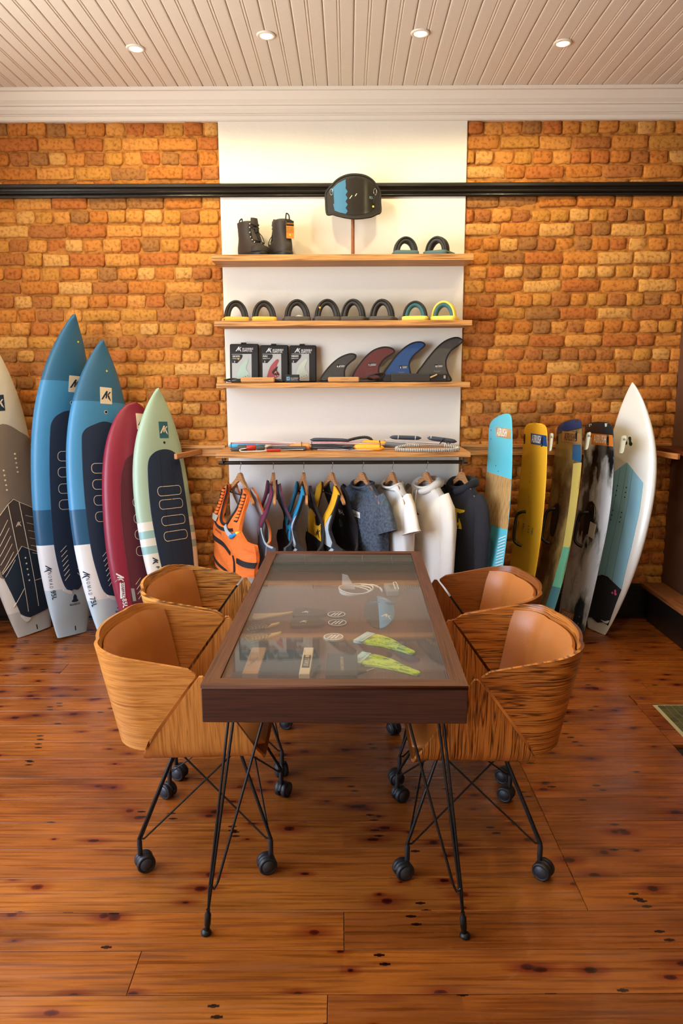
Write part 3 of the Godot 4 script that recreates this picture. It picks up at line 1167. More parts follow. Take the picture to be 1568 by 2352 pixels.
		on_deck(Bd, "deck_pad", mirror_poly([Vector2(0.0, top), Vector2(0.06, top - 0.015), Vector2(w - 0.02, top - 0.06), Vector2(w - 0.004, top - 0.16), Vector2(w, 0.85), Vector2(w - 0.008, 0.60), Vector2(w - 0.034, 0.43), Vector2(w - 0.066, 0.325), Vector2(0.03, 0.285), Vector2(0.0, 0.29)], 5), navy, 0.004)
		pills(Bd, [1.117, 1.020, 0.920, 0.822] if big else [1.062, 0.965, 0.870, 0.772], 0.185 if big else 0.235, 0.058, cream)
		var hl := []
		for k in 7:
			hl.push_back([Vector2(-0.085 + k * 0.004, 0.535 - k * 0.030), Vector2(-0.045 + k * 0.003, 0.570 - k * 0.030)])
			hl.push_back([Vector2(0.085 - k * 0.004, 0.535 - k * 0.030), Vector2(0.045 - k * 0.003, 0.570 - k * 0.030)])
		strokes(Bd, "groove", hl, 0.0028, cream, 0.0052)
		var ly := 1.552 if big else 1.497
		on_deck(Bd, "logo_plate", rounded(0.082, 0.098, 0.003, 2, Vector2(0.026 if big else 0.014, ly)), cream)
		logo_on(Bd, 0.056, Vector2(0.026 if big else 0.014, ly), ink, 0.002)
		dots(Bd, "vent_plug", [Vector2(0.035 if big else 0.023, 1.802 if big else 1.644)], 0.006, yel, 0.002)
		dots(Bd, "leash_plug", [Vector2(0.010, 1.44 if big else 1.399)], 0.012, white, 0.0012)
		dots(Bd, "leash_plug", [Vector2(0.010, 1.44 if big else 1.399)], 0.009, black, 0.002)
		# lettering down the left rail, emblem at the tail
		var f: Callable = Bd[1].top
		var e := 0.0 if big else -0.030
		logo_on(Bd, 0.034, Vector2(-0.158 + e, 0.440), ink, 0.003, -90)
		text_on("lettering", "N O M A D", 0.016, ink, Bd[0], f, Vector2(-0.150 + e, 0.368), -84, false, true, 1.0, 0.003)
		text_on("lettering", q[2], 0.026, ink, Bd[0], f, Vector2(-0.132 + e, 0.275), -80, true, true, 1.0, 0.003)
		var em := smooth2([Vector2(0.008, 0.258), Vector2(0.020, 0.244), Vector2(0.021, 0.228), Vector2(0.032, 0.214), Vector2(0.010, 0.208), Vector2(-0.014, 0.214), Vector2(-0.004, 0.228), Vector2(-0.003, 0.244)], 4)
		on_deck(Bd, "emblem", em, ink, 0.002)
		text_on("lettering", "NOMAD", 0.012, ink, Bd[0], f, Vector2(0.008, 0.194), 0, true, true, 1.2, 0.002)
		on_deck(Bd, "fin_slot", rounded(0.007, 0.030, 0.003, 3, Vector2(0.014, 0.040)), black)
		on_deck(Bd, "tail_insert", smooth2([Vector2(-0.075, 0.300), Vector2(-0.045, 0.272), Vector2(-0.015, 0.262), Vector2(-0.020, 0.285)], 4), white, 0.006)
	# --- maroon board
	var D := make_board("surfboard", "blunt maroon surfboard between the blue and the pale green boards", [-1.200, 0.486, 53.5, 10.3, 6.6, 1.459, 0.451, 0.067, 0.035], "blunt", 0.55, 0.12, [[1.0, rgb(136, 38, 58)]], G, 0.42)
	on_deck(D, "deck_pad", mirror_poly([Vector2(0.0, 1.152), Vector2(0.083, 1.119), Vector2(0.118, 1.06), Vector2(0.138, 0.963), Vector2(0.145, 0.731), Vector2(0.125, 0.40), Vector2(0.105, 0.20), Vector2(0.0, 0.18)], 5), maroon, 0.004)
	pills(D, [0.850, 0.752, 0.655, 0.556], 0.150, 0.056, cream)
	on_deck(D, "logo_plate", rounded(0.086, 0.10, 0.003, 2, Vector2(0.040, 1.341)), cream)
	logo_on(D, 0.056, Vector2(0.040, 1.341), maroon, 0.002)
	var fD: Callable = D[1].top
	logo_on(D, 0.042, Vector2(-0.176, 0.412), white, 0.003, -90)
	on_deck(D, "lettering_plate", rounded(0.024, 0.094, 0.002, 2, Vector2(-0.166, 0.333)), white, 0.003)
	text_on("lettering", "COMPACT", 0.015, maroon, D[0], fD, Vector2(-0.166, 0.333), -88, true, true, 1.0, 0.0042)
	text_on("lettering", "85L", 0.024, white, D[0], fD, Vector2(-0.158, 0.258), -86, true, true, 1.0, 0.003)
	on_deck(D, "stripe", PackedVector2Array([Vector2(-0.118, 0.340), Vector2(-0.098, 0.337), Vector2(-0.090, 0.262), Vector2(-0.110, 0.262)]), grey, 0.005)
	var hl2 := []
	for k in 4:
		hl2.push_back([Vector2(-0.085 + k * 0.004, 0.36 - k * 0.03), Vector2(-0.05 + k * 0.003, 0.395 - k * 0.03)])
	strokes(D, "groove", hl2, 0.002, cream, 0.005)
	# --- pale green board
	var E := make_board("surfboard", "pale green surfboard with a navy deck pad, nearest to the white plaster", [-0.971, 0.437, 54.7, 13.1, 3.4, 1.540, 0.421, 0.111, 0.003], "surf", 0.5, 0.11, [[0.360, rgb(234, 232, 220)], [0.390, rgb(150, 190, 186)], [0.4195, rgb(234, 232, 220)], [0.4494, rgb(150, 190, 186)], [0.4838, rgb(234, 232, 220)], [1.0, rgb(166, 192, 170)]], G, 0.42)
	on_deck(E, "deck_pad", mirror_poly([Vector2(0.0, 1.170), Vector2(0.07, 1.155), Vector2(0.118, 1.108), Vector2(0.134, 1.0), Vector2(0.142, 0.80), Vector2(0.138, 0.63), Vector2(0.128, 0.48), Vector2(0.10, 0.30), Vector2(0.0, 0.26)], 5), navy, 0.004)
	pills(E, [0.917, 0.836, 0.736, 0.641], 0.185, 0.056, cream)
	on_deck(E, "logo_plate", rounded(0.070, 0.100, 0.003, 2, Vector2(0.012, 1.288)), mat("plate_teal", rgb(34, 92, 108), 0.6))
	logo_on(E, 0.050, Vector2(0.012, 1.288), cream, 0.002)
	dots(E, "leash_plug", [Vector2(0.008, 1.211)], 0.008, black, 0.002)
	var de := []
	for k in 5:
		de.push_back(Vector2(0.010, 1.055 - k * 0.025))
		if k < 4:
			de.push_back(Vector2(-0.048, 1.01 - k * 0.02))
			de.push_back(Vector2(0.066, 1.02 - k * 0.02))
	for k in 3:
		de.push_back(Vector2(0.004 + 0.016 * (k % 2), 0.885 - k * 0.022))
		de.push_back(Vector2(0.020 - 0.016 * (k % 2), 0.800 - k * 0.022))
	dots(E, "screw_hole", de, 0.003, black, 0.0048)
	strokes(E, "groove", [[Vector2(-0.04, 1.15), Vector2(-0.04, 0.30)], [Vector2(0.05, 1.15), Vector2(0.05, 0.30)]], 0.0016, black, 0.0045)
	logo_on(E, 0.032, Vector2(-0.160, 0.512), ink, 0.003, -90)
	text_on("lettering", "P H", 0.020, ink, E[0], E[1].top, Vector2(-0.152, 0.455), -86, true, true, 1.0, 0.003)
	# --- kiteboards, right
	var GK := "kiteboards leaning on the brick wall, right"
	var veneer := mat("veneer", rgb(206, 168, 112), 0.4, {tex = M.grain, tri = true, uvs = Vector3(16, 0.9, 16)})
	var steel := mat("bright_steel", rgb(190, 190, 190), 0.25, {metal = 0.9})
	var tagm := mat("tag_card", rgb(206, 200, 176), 0.7)
	var K1 := make_board("kiteboard", "turquoise kiteboard with a bare wood middle, beside the dark hoodie", [0.821, 0.604, -80.4, 10.9, -14.3, 1.404, 0.391, 0.048, 0.039], "kite", 1, 0.014, [[1.0, rgb(96, 196, 220)]], GK, 0.25)
	on_deck(K1, "wood_field", PackedVector2Array([Vector2(-0.189, 1.085), Vector2(0.189, 0.993), Vector2(0.194, 0.695), Vector2(-0.194, 0.765)]), veneer, 0.0008)
	on_deck(K1, "label_plate", PackedVector2Array([Vector2(-0.045, 1.341), Vector2(0.160, 1.292), Vector2(0.163, 1.232), Vector2(-0.040, 1.282)]), veneer, 0.0012)
	text_on("lettering", "AIRUSH", 0.046, white, K1[0], K1[1].top, Vector2(0.045, 1.291), -13, true, true, 0.62, 0.0018)
	var st := []
	for k in 18:
		st.push_back([Vector2(0.10, 0.645 - k * 0.018), Vector2(0.185, 0.66 - k * 0.018)])
	strokes(K1, "grip_line", st, 0.005, white, 0.0016)
	dots(K1, "insert", [Vector2(-0.12, 1.335), Vector2(-0.12, 1.28), Vector2(-0.03, 1.10), Vector2(0.01, 1.06)], 0.004, black, 0.0015)
	var K2 := make_board("kiteboard", "yellow kiteboard with a blue label band, between the turquoise and the brown boards", [1.082, 0.360, -81.6, 6.4, -3.7, 1.325, 0.403, 0.035, 0.059], "kite", 1, 0.014, [[1.0, rgb(232, 172, 46)]], GK, 0.22)
	on_deck(K2, "label_plate", PackedVector2Array([Vector2(-0.047, 1.262), Vector2(0.170, 1.250), Vector2(0.180, 1.187), Vector2(-0.040, 1.197)]), mat("label_blue", rgb(20, 62, 120), 0.35), 0.0012)
	text_on("lettering", "AIRUSH", 0.046, white, K2[0], K2[1].top, Vector2(0.045, 1.226), -3, true, true, 0.62, 0.0018)
	kite_fittings(K2, black, steel, true)
	for q in [["A", -0.135, 0.0], ["P", -0.048, 0.0], ["E", 0.030, 0.0], ["X", 0.087, 0.0]]:
		text_on("lettering", "Λ" if q[0] == "A" else ("Ξ" if q[0] == "E" else q[0]), 0.040, ink, K2[0], K2[1].top, Vector2(q[1], 0.685 - (q[1] + 0.135) * 0.06), 0, false, true, 0.9, 0.0016)
	var dk := noise(0.010, 5, [[0.0, Color(0.10, 0.08, 0.06)], [0.45, Color(0.32, 0.24, 0.15)], [0.62, Color(0.50, 0.42, 0.24)], [1.0, Color(0.62, 0.56, 0.36)]], 61, FastNoiseLite.TYPE_SIMPLEX_SMOOTH, 25.0)
	var mb := noise(0.012, 5, [[0.0, Color(0.03, 0.03, 0.03)], [0.40, Color(0.10, 0.10, 0.10)], [0.48, Color(0.62, 0.62, 0.60)], [0.62, Color(0.86, 0.87, 0.88)], [1.0, Color(0.95, 0.95, 0.96)]], 67, FastNoiseLite.TYPE_SIMPLEX_SMOOTH, 30.0)
	var K3 := make_board("kiteboard", "brown and sea green kiteboard with a navy tip, between the yellow and the marbled boards", [1.182, 0.522, -84.3, 12.6, -10.8, 1.370, 0.406, 0.060, 0.054], "kite", 1, 0.014, [[1.0, rgb(60, 48, 34)]], GK, 0.2)
	on_deck(K3, "deck_print", kite_outline(K3, 0.02, 1.30), mat("print_brown", Color.WHITE, 0.2, {tex = dk, tri = true, uvs = Vector3(0.55, 0.35, 0.55)}), 0.0006)
	on_deck(K3, "edge_print", PackedVector2Array([Vector2(0.100, 1.10), Vector2(0.196, 1.10), Vector2(0.202, 0.60), Vector2(0.120, 0.60)]), mat("print_sand", rgb(186, 168, 92), 0.2), 0.0011)
	on_deck(K3, "edge_print", PackedVector2Array([Vector2(0.120, 0.60), Vector2(0.202, 0.60), Vector2(0.198, 0.36), Vector2(0.090, 0.36)]), mat("print_seagreen", rgb(96, 158, 128), 0.2), 0.0011)
	on_deck(K3, "edge_print", PackedVector2Array([Vector2(0.090, 0.36), Vector2(0.198, 0.36), Vector2(0.180, 0.05), Vector2(0.060, 0.05)]), mat("print_teal", rgb(66, 112, 118), 0.2, {}), 0.0011)
	on_deck(K3, "edge_print", PackedVector2Array([Vector2(0.078, 1.215), Vector2(0.172, 1.205), Vector2(0.190, 1.10), Vector2(0.080, 1.125)]), mat("print_blue", rgb(36, 84, 124), 0.2), 0.0012)
	on_deck(K3, "tip_print", kite_outline(K3, 1.305, 1.362), mat("print_deepblue", rgb(26, 50, 92), 0.2), 0.0012)
	on_deck(K3, "label_plate", PackedVector2Array([Vector2(-0.077, 1.312), Vector2(0.168, 1.270), Vector2(0.172, 1.214), Vector2(-0.069, 1.247)]), mat("label_tan", rgb(150, 112, 68), 0.4), 0.0018)
	text_on("lettering", "AIRUSH", 0.046, black, K3[0], K3[1].top, Vector2(0.030, 1.263), -9, true, true, 0.62, 0.0024)
	kite_fittings(K3, black, steel, false)
	kite_handle(K3, black, Vector2(-0.10, 0.72))
	ring_print(K3, black, Vector2(-0.06, 0.80))
	var K4 := make_board("kiteboard", "black and white marbled kiteboard with an orange label, beside the white surfboard", [1.416, 0.379, -80.6, 11.1, -4.4, 1.327, 0.390, 0.088, 0.0], "kite", 1, 0.014, [[1.0, rgb(40, 40, 42)]], GK, 0.2)
	on_deck(K4, "deck_print", kite_outline(K4, 0.015, 1.315), mat("print_marble", Color.WHITE, 0.2, {tex = mb, tri = true, uvs = Vector3(0.55, 0.28, 0.55)}), 0.0006)
	on_deck(K4, "tip_print", kite_outline(K4, 1.235, 1.320), mat("print_coal", rgb(40, 42, 46), 0.25), 0.0010)
	for q in [[Vector2(-0.073, 1.258), Vector2(0.163, 1.247), Vector2(0.170, 1.182), Vector2(-0.073, 1.192)], [Vector2(0.026, 0.138), Vector2(-0.137, 0.138), Vector2(-0.154, 0.069), Vector2(0.022, 0.077)]]:
		on_deck(K4, "label_plate", PackedVector2Array(q), mat("label_orange", rgb(214, 124, 44), 0.35), 0.0016)
	text_on("lettering", "AIRUSH", 0.046, white, K4[0], K4[1].top, Vector2(0.030, 1.222), -2.5, true, true, 0.62, 0.0022)
	text_on("lettering", "AIRUSH", 0.046, white, K4[0], K4[1].top, Vector2(-0.060, 0.108), 180, true, true, 0.55, 0.0022)
	kite_fittings(K4, black, steel, false)
	kite_handle(K4, black, Vector2(-0.065, 0.665))
	ring_print(K4, black, Vector2(-0.02, 0.78))
	var k := 0
	for ch in ["Λ", "P", "Ξ"]:
		text_on("lettering", ch, 0.042, black, K4[0], K4[1].top, Vector2(-0.158, 0.755 - k * 0.055), 0, false, true, 0.9, 0.0018)
		text_on("lettering", ch, 0.042, black, K3[0], K3[1].top, Vector2(-0.165, 0.79 - k * 0.055), 0, false, true, 0.9, 0.0018)
		k += 1
	on_deck(K4, "care_tag", PackedVector2Array([Vector2(0.005, 0.72), Vector2(0.075, 0.71), Vector2(0.075, 0.62), Vector2(0.005, 0.63)]), tagm, 0.003)
	# hang tags behind the tips
	for q in [[K2, 1.215], [K3, 1.235], [K4, 1.205]]:
		var tb := MB.new()
		tb.slab(rounded(0.060, 0.105, 0.016, 4), 1.0, flat_map, 0.0, 0.0012)
		var o := put("hang_tag", tb.mesh(), tagm, q[0][0], Vector3(0.172, q[1], 0.002))
		text_on("lettering", "No.", 0.014, ink, o, func(p, h): return Vector3(p.x, p.y, 0.0012 + h), Vector2(0.012, 0.03))
	# --- white surfboard
	var W := make_board("surfboard", "white pointed surfboard with a light blue and black deck pad, rightmost", [1.605, 0.318, -62.4, 10.8, 1.8, 1.546, 0.408, 0.166, -0.007], "surf", 0.35, 0.065, [[1.0, rgb(238, 236, 228)]], "", 0.2)
	var sky := mat("pad_lightblue", rgb(140, 192, 212), 0.75, {bump = M.fine, bump_cm = 0.04, tri = true, uvs = Vector3(9, 9, 9)})
	var coal := mat("pad_coal", rgb(24, 26, 34), 0.8, {bump = M.fine, bump_cm = 0.04, tri = true, uvs = Vector3(9, 9, 9)})
	on_deck(W, "deck_pad", PackedVector2Array([Vector2(0.0, 1.078), Vector2(0.050, 1.038), Vector2(0.132, 0.972), Vector2(0.142, 0.80), Vector2(0.142, 0.55), Vector2(0.134, 0.315), Vector2(0.02, 0.365), Vector2(-0.02, 0.365), Vector2(-0.134, 0.315), Vector2(-0.142, 0.55), Vector2(-0.142, 0.80), Vector2(-0.132, 0.972), Vector2(-0.050, 1.038)]), sky, 0.003)
	on_deck(W, "tail_pad", PackedVector2Array([Vector2(0.02, 0.361), Vector2(0.134, 0.311), Vector2(0.085, 0.065), Vector2(0.05, 0.075), Vector2(0.002, 0.058), Vector2(-0.05, 0.075), Vector2(-0.085, 0.065), Vector2(-0.134, 0.311), Vector2(-0.02, 0.361)]), coal, 0.004)
	strokes(W, "groove", [[Vector2(0.047, 1.038), Vector2(0.060, 0.345)], [Vector2(-0.047, 1.038), Vector2(-0.060, 0.345)], [Vector2(0.0, 1.07), Vector2(0.0, 0.08)]], 0.0018, mat("groove_blue", rgb(70, 120, 140), 0.8), 0.0036)
	var dw := []
	for i in 3:
		for s in [-0.048, 0.022]:
			dw.push_back(Vector2(s, 0.925 - i * 0.030))
			dw.push_back(Vector2(s, 0.770 - i * 0.030))
	dots(W, "screw_hole", dw, 0.0045, black, 0.004)
	var moss := mat("print_moss", rgb(30, 44, 28), 0.5)
	var pink := mat("print_pink", rgb(232, 90, 150), 0.5)
	for q in [[Vector2(0.002, 1.205), 1.0, moss, 0.0012], [Vector2(0.098, 0.283), 0.62, pink, 0.0052]]:
		var c: Vector2 = q[0]
		var s: float = q[1]
		on_deck(W, "logo", smooth2([c + Vector2(-0.012, 0.020) * s, c + Vector2(0.004, 0.026) * s, c + Vector2(0.010, 0.012) * s, c + Vector2(0.010, 0.0) * s, c + Vector2(0.022, -0.014) * s, c + Vector2(0.012, -0.028) * s, c + Vector2(-0.003, -0.020) * s, c + Vector2(-0.004, -0.002) * s], 5), q[2], q[3], 0.02)
		on_deck(W, "logo", circle(0.011 * s, 14, c + Vector2(-0.028, -0.014) * s), q[2], q[3], 0.02)
	on_deck(W, "tail_insert", smooth2([Vector2(0.03, 0.085), Vector2(0.075, 0.075), Vector2(0.09, 0.10), Vector2(0.06, 0.085)], 4), white, 0.007)

func kite_outline(b: Array, y0: float, y1: float) -> PackedVector2Array:
	var l := PackedVector2Array()
	var r := PackedVector2Array()
	for i in 25:
		var y := lerpf(y0, y1, i / 24.0)
		var w: float = b[1].half(y / b[1].L) * 0.985
		r.push_back(Vector2(w, y))
		l.push_back(Vector2(-w, y))
	l.reverse()
	r.append_array(l)
	return r

func kite_fittings(b: Array, black: Material, steel: Material, handle: bool) -> void:
	var y: float = b[1].L - 0.095
	for q in [Vector2(-0.145, y - 0.005), Vector2(0.118, y - 0.015), Vector2(0.10, 0.118)]:
		on_deck(b, "strap_plate", rounded(0.020, 0.062, 0.009, 4, q), black, 0.004)
		dots(b, "screw", [q + Vector2(0, 0.022), q - Vector2(0, 0.022)], 0.006, steel, 0.006)
	var pts := []
	for k in 3:
		pts.push_back(Vector2(-0.02, y - 0.21 - k * 0.028))
		pts.push_back(Vector2(-0.015, y - 0.36 - k * 0.028))
		pts.push_back(Vector2(-0.02, 0.36 - k * 0.028))
	dots(b, "insert", pts, 0.0028, steel, 0.0025)
	if handle:
		kite_handle(b, black, Vector2(-0.07, 0.67))

func kite_handle(b: Array, m: Material, c: Vector2) -> void:
	var h := MB.new()
	var f: Callable = b[1].top
	var path := smooth_path([f.call(c + Vector2(0.035, 0.108), 0.004), f.call(c + Vector2(0.02, 0.100), 0.028), f.call(c + Vector2(0.0, 0.075), 0.044), f.call(c, 0.048), f.call(c - Vector2(0.0, 0.075), 0.044), f.call(c + Vector2(0.02, -0.100), 0.028), f.call(c + Vector2(0.035, -0.108), 0.004)], 4)
	h.tube(path, 0.0095, 8)
	put("grab_handle", h.mesh(), m, b[0])

func ring_print(b: Array, m: Material, c: Vector2) -> void:
	var s := MB.new()
	s.slab(smooth2([c + Vector2(-0.055, 0.0), c + Vector2(-0.03, 0.055), c + Vector2(0.02, 0.06), c + Vector2(0.05, 0.0), c + Vector2(0.045, -0.10), c + Vector2(0.02, -0.14), c + Vector2(-0.03, -0.13), c + Vector2(-0.05, -0.08)], 4), 0.05, b[1].top, 0.0, 0.0014, false)
	put("deck_graphic", s.mesh(false), m, b[0])
	var arc := PackedVector2Array()
	for k in 11:
		arc.push_back(c + Vector2(0, -0.01) + Vector2.from_angle(PI * k / 10.0) * 0.068)
	strokes(b, "deck_graphic", [arc], 0.006, m, 0.0015)

# ---------------------------------------------------------------- display table
func build_table() -> void:
	var t := thing("display_table", "dark walnut display table with a glass top and thin black steel legs", "table", Vector3(-0.006, 0, 2.047), -1.22)
	var W := 0.740
	var L := 1.572
	var top := 0.760
	var rim := 0.046
	# apron boards
	for s in [-1.0, 1.0]:
		plate("apron_board", Vector3(0, 0.6975, s * (L / 2 - 0.012)), Vector3(W - 0.002, 0.101, 0.022), M.walnut_dark, t, 0.002)
		plate("apron_board", Vector3(s * (W / 2 - 0.012), 0.6975, 0), Vector3(0.022, 0.101, L - 0.047), M.walnut_z, t, 0.002)
		# mitred rim
		var q := PackedVector2Array([Vector2(-W / 2, 0), Vector2(W / 2, 0), Vector2(W / 2 - rim, rim), Vector2(-W / 2 + rim, rim)])
		var b := MB.new()
		b.g = -1
		b.slab(q, 100.0, func(p: Vector2, h: float) -> Vector3: return Vector3(p.x, h, s * (L / 2 - p.y)), 0.7485, top)
		put("rim_board", b.mesh(), M.walnut, t)
		var q2 := PackedVector2Array([Vector2(-L / 2, 0), Vector2(L / 2, 0), Vector2(L / 2 - rim, rim), Vector2(-L / 2 + rim, rim)])
		var b2 := MB.new()
		b2.g = -1
		b2.slab(q2, 100.0, func(p: Vector2, h: float) -> Vector3: return Vector3(s * (W / 2 - p.y), h, p.x), 0.7485, top)
		put("rim_board", b2.mesh(), M.walnut_z, t)
	plate("tray_floor", Vector3(0, 0.654, 0), Vector3(W - 0.05, 0.012, L - 0.05), M.walnut_z, t, 0.0)
	plate("glass_top", Vector3(0, 0.7525, 0), Vector3(W - 2 * rim - 0.003, 0.006, L - 2 * rim - 0.003), glass_mat(), t, 0.0008)
	# legs: two rods meeting in a turned foot
	mat("black_steel", rgb(26, 24, 22), 0.38, {metal = 0.5})
	for sx in [-1.0, 1.0]:
		for sz in [-1.0, 1.0]:
			var b := MB.new()
			var foot := Vector3(sx * 0.376, 0, sz * 0.818)
			var bt := foot + Vector3(-sx * 0.008, 0.078, -sz * 0.006)
			var k := bt + Vector3(-sx * 0.006, 0.06, -sz * 0.006)
			for o in [-0.008, 0.008]:
				b.tube(PackedVector3Array([bt, k + Vector3(o * 0.3, 0, 0), Vector3(sx * 0.305 + o, 0.648, sz * 0.655)]), 0.0042, 8)
			b.tube(PackedVector3Array([k + Vector3(0, 0.012, 0), k + Vector3(-sx * 0.012, 0.0, -sz * 0.002), k + Vector3(-sx * 0.022, 0.02, -sz * 0.006), Vector3(sx * 0.202, 0.648, sz * 0.655)]), 0.0042, 8)
			b.xf = Transform3D(Basis.IDENTITY, Vector3(foot.x, 0, foot.z))
			var leg := put("leg", b.mesh(false), M.black_steel, t)
			var f := MB.new()
			f.lathe([Vector2(0.012, 0.0), Vector2(0.0155, 0.004), Vector2(0.0155, 0.008), Vector2(0.011, 0.014), Vector2(0.007, 0.016)], 16)
			f.xf = Transform3D(Basis(Vector3(0, 0, 1), sx * 0.08), Vector3(-sx * 0.002, 0.0, 0))
			f.lathe([Vector2(0.008, 0.015), Vector2(0.008, 0.030), Vector2(0.0095, 0.032), Vector2(0.0095, 0.066), Vector2(0.006, 0.07), Vector2(0.006, 0.082)], 12)
			put("foot", f.mesh(), M.black_steel, leg, Vector3(foot.x, 0, foot.z))
		# steel plates under the box
		for sz in [-1.0, 1.0]:
			plate("mounting_plate", Vector3(sx * 0.25, 0.6465, sz * 0.655), Vector3(0.15, 0.004, 0.05), M.black_steel, t, 0.001)
	table_contents(t)

func glass_mat() -> StandardMaterial3D:
	var m := mat("clear_glass", Color(0.92, 0.97, 0.95, 0.05), 0.02)
	m.transparency = BaseMaterial3D.TRANSPARENCY_ALPHA
	return m

func lay(p: Vector2, h: float) -> Vector3:
	return Vector3(p.x, h, p.y)

# flat things lying in the tray, in table coordinates (x, z), height 0.660
func tray(called: String, label: String, cat: String, t: Node3D, x: float, z: float, turn: float, group := "") -> Node3D:
	var o := thing(called, label, cat, t.transform * Vector3(x, 0.6605, z), turn - 1.22, group)
	return o

func fin_outline(L: float, W: float, rake: float) -> PackedVector2Array:
	# base on x = 0, tip towards +x sweeping towards +y
	return smooth2([Vector2(0, -W * 0.5), Vector2(L * 0.35, -W * 0.42), Vector2(L * 0.7, -W * 0.12 + rake * 0.5), Vector2(L * 0.95, rake * 0.95), Vector2(L, rake * 1.15 + W * 0.12), Vector2(L * 0.93, rake + W * 0.28), Vector2(L * 0.7, W * 0.30 + rake * 0.62), Vector2(L * 0.35, W * 0.36 + rake * 0.22), Vector2(0, W * 0.5)], 5)

func foil_map(w: float) -> Callable:
	return func(p: Vector2, h: float) -> Vector3: return Vector3(p.x, h, p.y)

func table_contents(t: Node3D) -> void:
	var lime := mat("lime_resin", rgb(206, 226, 52), 0.3, {tex = noise(0.012, 4, [[0.0, Color(0.30, 0.34, 0.08)], [0.30, Color(0.75, 0.80, 0.6)], [0.38, Color(1, 1, 1)], [0.62, Color(1, 1, 1)], [0.70, Color(0.7, 0.78, 0.5)], [1.0, Color(1, 1, 1)]], 81, FastNoiseLite.TYPE_SIMPLEX_SMOOTH, 40.0), tri = true, uvs = Vector3(3, 6, 6)})
	var pale := mat("pale_resin", rgb(190, 218, 208), 0.4)
	var creamf := mat("cream_resin", rgb(214, 186, 118), 0.4)
	var black := mat("matt_black", rgb(18, 17, 16), 0.6)
	var soft := mat("soft_black", rgb(30, 28, 26), 0.75, {bump = M.fine, bump_cm = 0.05, tri = true, uvs = Vector3(8, 8, 8)})
	var kraft := mat("kraft_card", rgb(186, 140, 88), 0.8)
	var white: Material = M.print_white
	# lime fins
	var pos := [[0.105, 0.165, 30.0, "upper lime green fin with a pale base under the glass", 0.06], [0.092, 0.362, 24.0, "lower lime green fin with a pale base, nearest to the front rim", 0.05]]
	for q in pos:
		var o := tray("surfboard_fin", q[3], "fin", t, q[0], q[1], -q[2], "lime green fins under the glass")
		var b := MB.new()
		b.slab(fin_outline(0.205, 0.088, q[4] * 0.5), 0.03, lay, 0.001, 0.008)
		put("blade", b.mesh(), lime, o)
		var c := MB.new()
		c.slab(PackedVector2Array([Vector2(-0.034, -0.050), Vector2(0.002, -0.048), Vector2(0.002, 0.048), Vector2(-0.034, 0.050)]), 1.0, lay, 0.0, 0.010)
		for k in 6:
			c.slab(rounded(0.012, 0.012, 0.003, 3, Vector2(-0.014, -0.037 + k * 0.015)), 1.0, lay, 0.010, 0.0115)
		put("fin_base", c.mesh(), pale, o)
	# blue and black foil wing
	var fo := tray("foil_wing", "half blue half black foil wing under the glass", "foil wing", t, 0.155, -0.150, 0)
	var wing := smooth2([Vector2(0.0, -0.215), Vector2(0.045, -0.165), Vector2(0.062, -0.06), Vector2(0.055, 0.07), Vector2(0.03, 0.16), Vector2(0.0, 0.20), Vector2(-0.035, 0.17), Vector2(-0.060, 0.06), Vector2(-0.062, -0.07), Vector2(-0.045, -0.165)], 5)
	var wm := func(p: Vector2, h: float) -> Vector3: return Vector3(p.x, h * (1.0 + 18.0 * maxf(0.0, 1.0 - pow(p.x / 0.063, 2) - pow(p.y / 0.215, 2))), p.y)
	for q in [[-1, black, "cover_half"], [1, mat("sky_cover", rgb(84, 150, 196), 0.45), "cover_half"]]:
		var s: int = q[0]
		var half := Geometry2D.intersect_polygons(wing, PackedVector2Array([Vector2(-0.006, -0.3), Vector2(0.1 * s, -0.3), Vector2(0.1 * s, 0.3), Vector2(-0.006, 0.3)]))
		var b := MB.new()
		b.slab(half[0], 0.02, wm, 0.0, 0.0015)
		put("cover_half", b.mesh(), q[1], fo)
	for q in [[Vector2(0.022, 0.10), 0.034], [Vector2(0.020, -0.135), 0.026]]:
		var b := MB.new()
		for p in logo_polys(q[1], Vector2.ZERO, 0):
			var pp := PackedVector2Array()
			for e in p:
				pp.push_back(q[0] + Vector2(e.x, -e.y))
			b.slab(pp, 0.03, func(p2: Vector2, h: float) -> Vector3: return wm.call(p2, 0.0015) + Vector3(0, h, 0), 0.0, 0.0008, false)
		put("logo", b.mesh(false), white, fo)
	for z in [-0.045, -0.040]:
		var b := MB.new()
		var x := -0.02 if z < -0.042 else 0.045
		b.xf = Transform3D(Basis.IDENTITY, Vector3(x, 0.027, z))
		b.slab(smooth2([Vector2(-0.022, 0), Vector2(0, 0.005), Vector2(0.022, 0), Vector2(0, -0.005)], 4), 1.0, lay, -0.008, 0.003)
		put("fin_slot", b.mesh(), mat("slot_blue", rgb(60, 110, 140), 0.3), fo)
	# white charging cable, fin and clear clip at the far end
	var ca := tray("coiled_cable", "coiled white cable under the far part of the glass", "cable", t, 0.052, -0.430, 0)
	var cm := mat("white_rubber", rgb(236, 234, 224), 0.45)
	for k in 3:
		var b := MB.new()
		var path := PackedVector3Array()
		for i in 26:
			var a := TAU * i / 26.0
			path.push_back(Vector3((0.064 + 0.006 * k) * cos(a) + 0.004 * k, 0.005 + 0.006 * k + 0.003 * sin(a * 2 + k), (0.075 + 0.006 * k) * sin(a) * 0.9))
		b.tube(path, 0.0032, 6, false, true)
		put("cable_loop", b.mesh(), cm, ca)
	var tl := MB.new()
	tl.tube(smooth_path([Vector3(0.03, 0.01, -0.066), Vector3(0.075, 0.012, -0.075), Vector3(0.105, 0.008, -0.055), Vector3(0.118, 0.006, -0.03), Vector3(0.122, 0.004, 0.0)], 4), 0.0045, 6)
